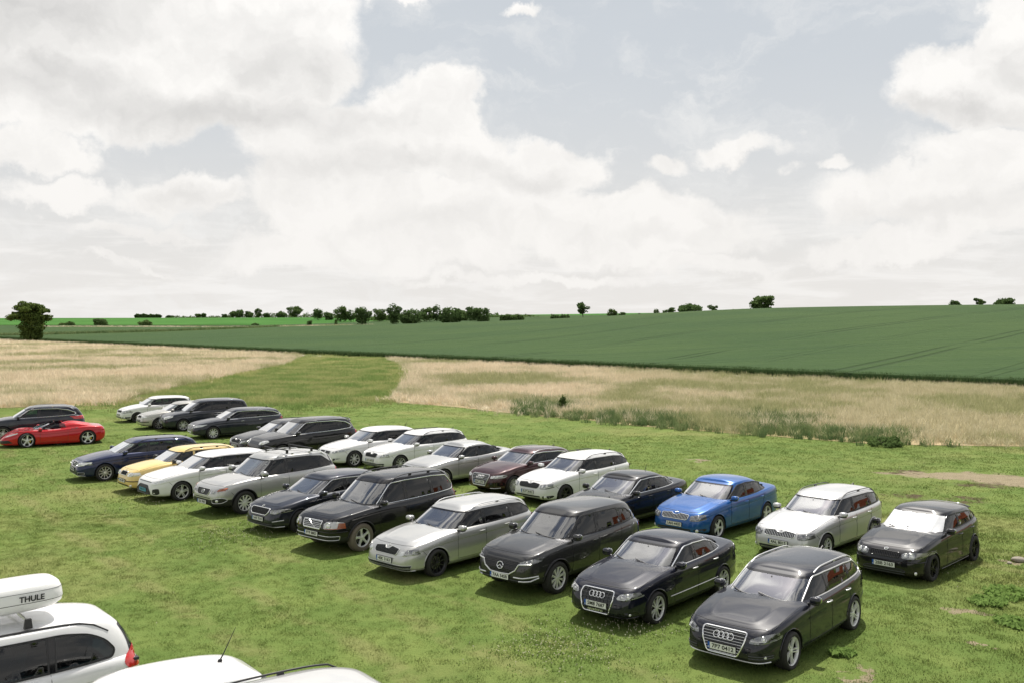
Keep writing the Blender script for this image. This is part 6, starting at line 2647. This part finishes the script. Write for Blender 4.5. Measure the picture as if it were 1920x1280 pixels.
cl = clover(1050, 1215, 130, 46, 260) + clover(440, 1000, 95, 30, 210) + clover(1180, 1180, 120, 20, 120) + clover(720, 1010, 120, 16, 90) + clover(1700, 1020, 110, 60, 110) + clover(300, 930, 90, 30, 120)
cl += [(float(a), float(b)) for a, b in zip(*frustum_points(13, 45, .12))]
cl = np.array(cl)
fl = MB()
fl.ball((0, 0, .055), (.011, .011, .010), 0, 6, 4)
fl.tube([(0, 0, 0), (0, 0, .05)], .0015, 0, 3)
flower_me = fl.mesh('clover_head', 'clover_flower')
scatter('clover_flowers', [flower_me], np.stack([cl[:, 0], cl[:, 1], np.zeros(len(cl))], 1), rng.uniform(.6, 1.1, len(cl)), 'white clover heads dotted over the short lawn')
lf_ = [tuft('clover_tuft', 14, .12, .015, .04, .022, 'clover_leaf', 1.2, 1, seed=30 + i) for i in range(2)]
ck = cl[:900] + rng.normal(0, .06, (len(cl[:900]), 2))
scatter('clover_leaves', lf_, np.stack([ck[:, 0], ck[:, 1], np.zeros(len(ck))], 1), rng.uniform(.8, 1.3, len(ck)))

# tall dry meadow
mead = [tuft('meadow_tuft', 20, .22, .40, .80, .020, 'meadow_blade', .55, 3, True, seed=40 + i) for i in range(4)]
mead_far = [tuft('meadow_tuft', 18, .55, .45, .80, .055, 'meadow_blade', .5, 2, True, seed=50 + i) for i in range(4)]
wedge = [tuft('wedge_tuft', 20, .35, .25, .55, .030, 'wedge_blade', .7, 2, seed=60 + i) for i in range(3)]
ax_, ay_ = frustum_points(42, 88, 11, 1.12)
bx_, by_ = frustum_points(88, 150, 3.2, 1.1)
cx_, cy_ = frustum_points(150, 330, 0.9, 1.08)
ka = meadow_front(ax_ + rng.normal(0, .45, len(ax_)), ay_ + rng.normal(0, .7, len(ax_)))
kb = meadow_front(bx_, by_)
kc = meadow_front(cx_, cy_)


# distance behind the mown edge, for the green weeds along it
EDGE = densify([(float(a), float(b)) for a, b in MEADOW[11:]], .8, False)
EDGE = np.array(EDGE)


def edge_dist(x, y):
    out = np.full(len(x), 99.0)
    for i in range(0, len(x), 4000):
        s = slice(i, i + 4000)
        out[s] = np.hypot(x[s, None] - EDGE[None, :, 0], y[s, None] - EDGE[None, :, 1]).min(1)
    return out


x_, y_ = ax_[ka], ay_[ka]
ed = edge_dist(x_, y_)
nz = clump_noise(x_, y_, .22, 9.0)
weedy = (x_ > 0.0) & (x_ < 21) & (rng.random(len(x_)) < np.clip((7.0 + 9 * nz - ed) / 6.0, 0, .8))
wg = in_wedge(x_, y_)
dry = ~weedy & ~wg
low = np.clip(.55 + ed / 3.0, .55, 1.0)
scatter('meadow_grass', mead, np.stack([x_[dry], y_[dry], np.zeros(dry.sum())], 1), rng.uniform(.75, 1.15, dry.sum()), 'tall dry straw-coloured meadow grass beyond the lawn',
        sclz=rng.uniform(.7, 1.1, dry.sum()) * low[dry])
weeds = [tuft('weed_tuft', 24, .26, .35, .75, .035, 'weed_blade', .6, 3, seed=70 + i) for i in range(4)]
scatter('meadow_weeds', weeds, np.stack([x_[weedy], y_[weedy], np.zeros(weedy.sum())], 1), rng.uniform(.7, 1.2, weedy.sum()), 'dense green weeds along the mown edge of the meadow',
        sclz=rng.uniform(.6, 1.25, weedy.sum()) * low[weedy])
x2 = np.concatenate([bx_[kb], cx_[kc]])
y2 = np.concatenate([by_[kb], cy_[kc]])
wg2 = in_wedge(x2, y2)
s2 = rng.uniform(.8, 1.2, len(x2)) * (1 + np.clip((y2 - 90) / 160, 0, 1.0))
scatter('meadow_grass', mead_far, np.stack([x2[~wg2], y2[~wg2], np.zeros((~wg2).sum())], 1), s2[~wg2], 'dry meadow grass stretching back to the farm track', sclz=rng.uniform(.7, 1.1, (~wg2).sum()))
wx = np.concatenate([ax_, bx_, bx_ + .7, cx_])
wy_ = np.concatenate([ay_, by_, by_ + .6, cy_])
kw = in_wedge(wx + rng.normal(0, 1.6, len(wx)), wy_ + rng.normal(0, 4.0, len(wx)))
wx, wy_ = wx[kw], wy_[kw]
scatter('rough_grass', wedge, np.stack([wx, wy_, np.zeros(len(wx))], 1), rng.uniform(.8, 1.4, len(wx)) * (1 + np.clip((wy_ - 90) / 90, 0, .8)), 'greener rough grass in the wedge between the two dry areas',
        sclz=rng.uniform(.6, 1.1, len(wx)))
# crop edge and weeds along the track
s_ = rng.uniform(-260, 140, 9000)
d_ = rng.uniform(.25, 1.6, 9000)
P_ = PATH0[None] + PATH_T[None] * s_[:, None] + PATH_N[None] * d_[:, None]
crop_t = [tuft('crop_tuft', 22, .35, .65, .95, .045, 'crop_blade', .35, 2, seed=80 + i) for i in range(3)]
scatter('crop_edge', crop_t, np.stack([P_[:, 0], P_[:, 1], terrain(P_[:, 0], P_[:, 1])], 1), rng.uniform(.8, 1.2, 9000), 'dark stems of the green crop standing along the farm track')

# ------------------------------------------------------------------ trees and bushes
def foliage(name, c0, c1, trans=0.25):
    def b(nt, pos, rnd, loc):
        n = nt.noise(pos, 0.45, 3, 0.6)
        return nt.mix(n, (*c0, 1), (*c1, 1))
    return leaf_mat(name, b, trans, 0.35)


foliage('leaf_dark', (0.055, 0.100, 0.036), (0.125, 0.185, 0.065), 0.42)
foliage('leaf_mid', (0.065, 0.115, 0.036), (0.145, 0.205, 0.070), 0.42)
foliage('leaf_light', (0.060, 0.100, 0.025), (0.155, 0.200, 0.055), 0.4)
foliage('leaf_weed', (0.15, 0.25, 0.065), (0.27, 0.38, 0.11), 0.45)
simple('bark', (0.060, 0.048, 0.036), 0.9, spec=0.1, bump=(6, 0.6, 0.05))


def crown_mesh(name, blobs, n, leaf, mat, seed, gaps=0.0):
    r = np.random.default_rng(seed)
    vol = np.array([b[3] * b[4] * b[5] for b in blobs]) ** (2 / 3)
    pick = r.choice(len(blobs), n, p=vol / vol.sum())
    B = np.array(blobs)[pick]
    u = r.normal(size=(n, 3))
    u /= np.linalg.norm(u, axis=1)[:, None]
    rr = r.uniform(.45, 1.08, n) ** .6
    # lumpy outline
    lump = np.array([mnoise.noise(Vector((a * 2.2 + seed, b * 2.2 + p_, c * 2.2))) for (a, b, c), p_ in zip(u, pick * 3.7)])
    rr = rr * (1 + .32 * lump)
    keep = lump > -1 + gaps
    c = B[:, :3] + u * B[:, 3:6] * rr[:, None]
    c = c[keep]
    k = len(c)
    # leaf quads: random facing, biased outwards and up
    nrm = u[keep] * .6 + r.normal(size=(k, 3)) * .6 + np.array([0, 0, .35])
    nrm /= np.linalg.norm(nrm, axis=1)[:, None]
    t = np.cross(nrm, r.normal(size=(k, 3)))
    t /= np.linalg.norm(t, axis=1)[:, None] + 1e-9
    b = np.cross(nrm, t)
    s = leaf * r.uniform(.6, 1.35, k)
    V = np.stack([c - t * s[:, None] - b * s[:, None] * .55, c + t * s[:, None] * .15 - b * s[:, None] * .8,
                  c + t * s[:, None] + b * s[:, None] * .1, c - t * s[:, None] * .1 + b * s[:, None] * .85], 1).reshape(-1, 3)
    me = bpy.data.meshes.new(name)
    me.vertices.add(4 * k)
    me.vertices.foreach_set('co', V.astype(np.float32).ravel())
    me.loops.add(4 * k)
    me.loops.foreach_set('vertex_index', np.arange(4 * k, dtype=np.int32))
    me.polygons.add(k)
    me.polygons.foreach_set('loop_start', np.arange(0, 4 * k, 4, dtype=np.int32))
    me.materials.append(MATS[mat])
    me.update(calc_edges=True)
    return me


def tree(name, label, cat, x, y, z, h, w, kind='round', n=700, leaf=None, mat='leaf_dark', seed=1, group=None, gaps=0.0, trunk=True):
    r = random.Random(seed)
    root = bpy.data.objects.new(name, None)
    C.objects.link(root)
    tag(root, label, cat, group)
    root.location = (x, y, z)
    b = []
    if kind == 'round':
        b.append((0, 0, h * .52, w * .42, w * .40, h * .42))
        for _ in range(9):
            a = r.uniform(0, 6.28)
            q = r.uniform(.18, .40)
            b.append((w * q * math.cos(a), w * q * math.sin(a), h * r.uniform(.22, .86), w * r.uniform(.14, .24), w * r.uniform(.14, .24), h * r.uniform(.10, .20)))
    elif kind == 'bush':
        b.append((0, 0, h * .44, w * .46, w * .42, h * .48))
        for _ in range(8):
            a = r.uniform(0, 6.28)
            q = r.uniform(.2, .42)
            b.append((w * q * math.cos(a), w * q * math.sin(a), h * r.uniform(.16, .86), w * r.uniform(.13, .22), w * .2, h * r.uniform(.12, .24)))
    elif kind == 'tall':
        b.append((0, 0, h * .50, w * .36, w * .34, h * .48))
        for _ in range(6):
            a = r.uniform(0, 6.28)
            b.append((w * .3 * math.cos(a), w * .3 * math.sin(a), h * r.uniform(.25, .92), w * .2, w * .2, h * .13))
    elif kind == 'nettle':
        for k in range(16):
            a, q = r.uniform(0, 6.28), r.uniform(0, .42)
            hh = h * r.uniform(.45, 1.0) * (1 - q)
            b.append((w * q * math.cos(a), w * q * math.sin(a), hh * .45, w * .09, w * .09, hh * .55))
    elif kind == 'sparse':
        for _ in range(11):
            a = r.uniform(0, 6.28)
            q = r.uniform(.05, .40)
            b.append((w * q * math.cos(a), w * q * math.sin(a), h * r.uniform(.42, .92), w * r.uniform(.10, .17), w * r.uniform(.10, .17), h * r.uniform(.07, .12)))
    elif kind == 'hedge':
        for k in range(9):
            f = (k + .5) / 9 - .5
            b.append((w * f, r.uniform(-.6, .6), h * r.uniform(.36, .5), w * .10, 1.6, h * r.uniform(.34, .5)))
    elif kind == 'vase':
        b.append((0.3, 0, h * .15, w * .21, w * .20, h * .17))
        b.append((0.3, 0, h * .34, w * .25, w * .24, h * .20))
        for k in range(54):
            u_ = Vector((r.gauss(0, 1), r.gauss(0, 1), r.gauss(0, 1))).normalized() * r.uniform(.35, 1.0)
            b.append((w * .40 * u_.x - .02 * w, w * .38 * u_.y, h * (.66 + .25 * u_.z), w * r.uniform(.07, .12), w * .09, h * r.uniform(.05, .085)))
    leaf = leaf or max(.22, w * .075)
    me = crown_mesh('crown', b, n, leaf, mat, seed, gaps)
    link(bpy.data.objects.new('crown', me), root)
    if trunk:
        m = MB()
        top = h * (.55 if kind not in ('bush',) else .35)
        rt = max(.10, h * .020)
        m.tube([(0, 0, -1.5), (0, 0, 0), (r.uniform(-.1, .1), 0, top * .5), (r.uniform(-.2, .2), r.uniform(-.2, .2), top)], [rt * 1.3, rt * 1.1, rt * .8, rt * .45], 0, 8)
        for bl in b[1:]:
            st = Vector((0, 0, top * r.uniform(.45, .9)))
            en = Vector(bl[:3])
            m.tube([st, st.lerp(en, .5) + Vector((0, 0, h * .03)), en], [rt * .42, rt * .3, rt * .12], 0, 5)
        m.obj('trunk', 'bark', root)
    return root


def put_tree(px_, base, top, wpx, D, label, kind='round', name='tree', cat='tree', **k):
    """a tree whose foot stands on the land at distance D in the direction of a photo column"""
    x = (px_ - 960) / F_PX * D
    zt = CAM_H - (top - HORIZON) / F_PX * D
    z = T1(x, D)
    h = max(1.0, zt - z)
    return tree(name, label, cat, x, D, z, h, wpx / F_PX * D, kind, **k)


put_tree(57, 640, 562, 92, 268, 'large leafy lone tree with a thick ivy-clad foot at the left edge', 'vase', n=15000, leaf=.26, mat='leaf_light', seed=3, gaps=.55)
GH = 'trees and bushes on the horizon'
rows = [
    # px, base, top, width, distance, kind, label
    (118, 619, 605, 18, 560, 'bush', 'round bush right of the lone tree, larger of a pair'),
    (134, 616, 603, 14, 575, 'bush', 'small bush right of the lone tree, second of the pair'),
    (189, 616, 597, 27, 540, 'bush', 'broad rounded bush alone below the bright far field'),
    (273, 618, 601, 25, 530, 'bush', 'rounded dark bush in front of the bright far field'),
    (478, 617, 606, 15, 540, 'bush', 'small dark bush at the foot of the bright field'),
    (580, 611, 601, 11, 560, 'bush', 'little bush near the right end of the bright field'),
    (630, 609, 599, 8, 560, 'tall', 'narrow little shrub below the tree row'),
    (278, 598, 589, 46, 900, 'hedge', 'low distant hedge row far left on the skyline'),
    (318, 598, 592, 16, 900, 'bush', 'tiny rounded clump on the skyline beyond the bright field'),
    (371, 597, 588, 12, 890, 'round', 'small skyline tree, left of a near pair'),
    (382, 597, 587, 12, 890, 'round', 'small skyline tree, right of a near pair'),
    (422, 597, 589, 12, 885, 'bush', 'single small rounded skyline bush'),
    (438, 597, 583, 15, 880, 'round', 'rounded skyline tree, first of the long row'),
    (449, 597, 580, 16, 880, 'round', 'taller rounded skyline tree, second of the long row'),
    (467, 597, 584, 18, 880, 'bush', 'broad low tree, third of the long skyline row'),
    (484, 597, 578, 15, 880, 'tall', 'slim tree, fourth of the long skyline row'),
    (500, 597, 586, 14, 880, 'bush', 'small round bush, fifth of the long skyline row'),
    (527, 597, 584, 20, 870, 'bush', 'wide bush, sixth of the long skyline row'),
    (552, 597, 574, 28, 860, 'round', 'tall full tree, seventh of the long skyline row'),
    (596, 600, 578, 22, 700, 'round', 'dark round tree standing clear of its neighbours'),
    (617, 601, 586, 18, 700, 'bush', 'low bush between two dark round trees'),
    (639, 603, 573, 28, 640, 'round', 'dark tree with a domed crown left of the big group'),
    (658, 603, 580, 20, 640, 'round', 'smaller tree tucked beside the domed dark tree'),
    (679, 610, 574, 34, 560, 'round', 'big round dark tree at the left of the middle group'),
    (712, 603, 579, 26, 620, 'round', 'round tree standing back between two bigger trees'),
    (738, 610, 569, 32, 560, 'tall', 'tallest airy tree of the middle group'),
    (771, 613, 577, 48, 540, 'bush', 'wide dome-shaped dark tree reaching the ground in the middle group'),
    (800, 606, 577, 24, 580, 'round', 'narrower tree behind the wide dome-shaped one'),
    (819, 606, 571, 24, 590, 'tall', 'slender pale tree poking above the middle group'),
    (847, 612, 575, 46, 540, 'bush', 'second wide dark tree reaching the ground in the middle group'),
    (868, 606, 582, 22, 580, 'round', 'small tree right of the second wide dark tree'),
    (884, 608, 575, 26, 570, 'tall', 'upright tree at the right of the middle group'),
    (903, 610, 577, 36, 545, 'bush', 'dark rounded tree closing the middle group on the right'),
    (960, 608, 589, 42, 520, 'hedge', 'low dark thicket on the slope right of the middle group'),
    (1050, 603, 588, 34, 430, 'hedge', 'low ragged shrubs left of the feathery crest tree'),
    (1093, 600, 565, 38, 415, 'sparse', 'feathery open-crowned tree on the crest of the field'),
    (1147, 597, 579, 20, 400, 'round', 'small crest tree leaning over a shrub'),
    (1166, 597, 586, 18, 400, 'bush', 'low shrub on the crest beside the small tree'),
    (1202, 594, 588, 16, 395, 'bush', 'tiny shrub on the crest left of a tree row'),
    (1230, 593, 578, 12, 385, 'round', 'slim first tree of the short crest row'),
    (1254, 592, 576, 28, 385, 'sparse', 'open tree, second of the short crest row'),
    (1294, 591, 569, 50, 380, 'round', 'widest spreading tree of the short crest row'),
    (1338, 588, 572, 26, 370, 'sparse', 'ragged last tree of the short crest row'),
    (1372, 587, 580, 13, 365, 'bush', 'little round shrub on the crest left of the big dome tree'),
    (1398, 586, 580, 16, 362, 'bush', 'faint low shrub touching the big dome tree'),
    (1427, 585, 555, 48, 360, 'round', 'big dome-shaped dark tree alone on the crest'),
    (1750, 580, 574, 12, 340, 'sparse', 'barely visible shrub on the right-hand crest'),
    (1790, 578, 563, 26, 335, 'round', 'round tree on the right-hand crest, leftmost of three'),
    (1838, 578, 560, 24, 335, 'sparse', 'thin see-through tree on the right-hand crest, middle of three'),
    (1884, 577, 559, 42, 335, 'round', 'wide dark tree on the right-hand crest, rightmost of three'),
]
for i, (a, b_, t_, w_, D_, kd, lb) in enumerate(rows):
    big = w_ > 24
    sparse = kd == 'sparse'
    nm = {'bush': 'bush', 'hedge': 'thicket'}.get(kd, 'tree')
    isb = nm == 'bush' and 'tree' in lb
    put_tree(a, b_, t_, w_, D_, lb, kd, name='tree' if isb else nm, cat='tree' if (nm == 'tree' or isb) else ('bush' if nm == 'bush' else 'thicket'),
             n=(2200 if big else 1000) if not sparse else 900, leaf=w_ / F_PX * D_ * (.040 if big else .06), mat='leaf_dark' if i % 3 else 'leaf_mid', seed=100 + i, group=GH, gaps=.35 if not sparse else .5)

# the far wood line that closes the view behind the single trees
def wood_line():
    me_v = []
    blobs = []
    r = random.Random(77)
    for px_ in np.arange(330, 1010, 6.0):
        D = np.interp(px_, [330, 560, 700, 1010], [905, 880, 660, 640])
        x = (px_ - 960) / F_PX * D
        z = T1(x, D)
        hh = r.uniform(2.0, 5.0) * (1.0 if 430 < px_ < 940 else .5)
        blobs.append((x, D + r.uniform(-6, 6), z + hh * .4, r.uniform(2.0, 3.6), 2.5, hh * .6))
    me = crown_mesh('wood_line', blobs, 9000, .55, 'leaf_mid', 78, .2)
    o = link(bpy.data.objects.new('wood_line', me))
    tag(o, 'low far-off hedge and scrub closing the skyline behind the single trees', 'hedge', None, 'stuff')


wood_line()

# the dark weed clump standing up in the meadow and a low bush at the mown edge
x_, y_, z_ = hit(1056, 775)
tree('nettle_clump', 'tall dark nettle clump standing up at the mown meadow edge', 'bush', x_, y_, 0.0, 1.4, 1.15, 'nettle', n=2600, leaf=.055, mat='leaf_mid', seed=401, trunk=False)
x_, y_, z_ = hit(1672, 834)
tree('low_bush', 'low dark green bush at the mown edge on the right', 'bush', x_, y_, 0.0, .55, 3.0, 'nettle', n=3000, leaf=.05, mat='leaf_mid', seed=402)
for k_, (px_, py_, w_, h_) in enumerate(((1890, 1115, 1.3, .15), (1852, 1130, .8, .11), (1905, 1170, .8, .10), (1575, 1225, .5, .09))):
    x_, y_ = gp(px_, py_)
    tree('broadleaf_weed', ['broad-leaved weed clump at the right edge, largest of the four', 'broad-leaved weed clump left of the largest one', 'broad-leaved weed clump below the largest one', 'small weed clump beside the nearest black estate car'][k_],
         'weed', x_, y_, 0.0, h_, w_, 'bush', n=420, leaf=.05, mat='leaf_weed', seed=410 + k_, trunk=False, group='broad-leaved weeds in the lawn')


# ditch of dark weeds dividing the fields on the left
pts = []
for px_ in np.arange(-60, 520, 1.2):
    py_ = np.interp(px_, [-60, 0, 150, 300, 420, 520], [634, 633, 630, 626, 621, 616])
    x_, y_, z_ = hit(px_, py_, 200)
    for q in range(2):
        pts.append((x_ + rng.normal(0, .8), y_ + rng.normal(0, 1.0), z_ + .55))
dt = [tuft('ditch_tuft', 16, .9, .4, 1.0, .16, 'weed_blade', .5, 2, seed=90 + i) for i in range(3)]
scatter('ditch_weeds', dt, np.array(pts), rng.uniform(.8, 1.3, len(pts)), 'dark line of weeds in a ditch across the left-hand fields')
pts = []
for px_ in np.arange(60, 700, 1.0):
    py_ = np.interp(px_, [60, 300, 480, 560, 700], [616, 616.5, 617, 615, 611])
    x_, y_, z_ = hit(px_, py_, 300)
    pts.append((x_ + rng.normal(0, 1), y_ + rng.normal(0, 3), z_ + .6))
vt = [tuft('verge_tuft', 16, 1.2, .5, 1.0, .25, 'meadow_blade', .5, 2, True, seed=95 + i) for i in range(3)]
scatter('field_verge', vt, np.array(pts), rng.uniform(.45, .8, len(pts)), 'pale dry verge between the left-hand crop and the bright far field')

# stones at the right edge
simple('stone', (0.30, 0.27, 0.22), 0.9, spec=0.2, bump=(9, 0.6, 0.03))
for k_, (px_, py_, r_) in enumerate(((1912, 1052, .19), (1893, 1056, .08))):
    x_, y_ = gp(px_, py_)
    m = MB()
    m.ball((0, 0, r_ * .25), (r_, r_ * .7, r_ * .38), 0, 12, 8, .8)
    m.v = [tuple(Vector(v) * (1 + .22 * mnoise.noise(Vector(v) * 6))) for v in m.v]
    o = m.obj('stone', 'stone', None, True, 60)
    o.location = (x_, y_, 0)
    o.rotation_euler = (0, 0, 1.1 * k_)
    tag(o, ['pale flat stone in the grass at the right edge', 'small pale stone beside the flat one at the right edge'][k_], 'stone', 'stones at the right edge')

# ------------------------------------------------------------------ the farmhouse beside the camera (seen in the car windows)
simple('render_wall', (0.62, 0.50, 0.36), 0.9, spec=0.1, bump=(4, 0.3, 0.02))
simple('roof_tile', (0.40, 0.12, 0.055), 0.8, spec=0.2, bump=(7, 0.5, 0.04))
simple('roof_tile_b', (0.34, 0.070, 0.032), 0.8, spec=0.2, bump=(7, 0.5, 0.04))
simple('window_white', (0.75, 0.75, 0.73), 0.5)
simple('pane_dark', (0.03, 0.035, 0.04), 0.08)


def farmhouse():
    root = bpy.data.objects.new('farmhouse', None)
    C.objects.link(root)
    tag(root, 'farmhouse with orange-red tiled roof, seen only as reflections in car windows', 'house')
    root.location = (54, 40.5, 0)
    root.rotation_euler = (0, 0, R(18))
    Lh, Wd, eave, ridge = 9.5, 9.0, 2.6, 6.4
    m = MB()
    m.box((0, 0, eave / 2 - .2), (Wd, Lh, eave + .4))
    m.obj('wall', 'render_wall', root, False)
    for sg in (1, -1):
        m = MB()
        a, b = (sg * (Wd / 2 + .5), eave - .35), (0, ridge)
        y0, y1 = -Lh / 2 - .4, Lh / 2 + .4
        vs = [(a[0], y0, a[1]), (a[0], y1, a[1]), (b[0], y1, b[1]), (b[0], y0, b[1])]
        vs += [(x, y, z + .18) for x, y, z in vs]
        m.add(vs, [(0, 1, 2, 3), (7, 6, 5, 4), (0, 4, 5, 1), (1, 5, 6, 2), (2, 6, 7, 3), (3, 7, 4, 0)])
        ro = m.obj('roof', 'roof_tile', root, False)
        cm = MB()
        n = 12
        for k in range(n):
            t = (k + .5) / n
            x, z = a[0] + (b[0] - a[0]) * t, a[1] + (b[1] - a[1]) * t + .20
            cm.tube([(x, y0, z), (x, y1, z)], .05, 0, 5)
        co = cm.obj('tile_courses', 'roof_tile_b', ro)
        co['kind'] = 'stuff'
    for y in (-Lh / 2, Lh / 2):
        m = MB()
        m.add([(-Wd / 2, y, eave), (Wd / 2, y, eave), (0, y, ridge)], [(0, 1, 2)])
        m.obj('gable', 'render_wall', root, False)
    for k in range(2):
        y = -Lh / 2 + 2.4 + k * 4.2
        m = MB()
        m.box((-Wd / 2 - .02, y, 1.75), (.12, 1.25, 1.5))
        w = m.obj('window', 'window_white', root, False)
        for dy in (-.28, .28):
            m = MB()
            m.box((-Wd / 2 - .085, y + dy, 1.75), (.02, .48, 1.3))
            m.obj('pane', 'pane_dark', w, False)
    m = MB()
    m.box((.6, 4, ridge + .3), (.9, .9, 2.0))
    m.obj('chimney', 'render_wall', root, False)


farmhouse()
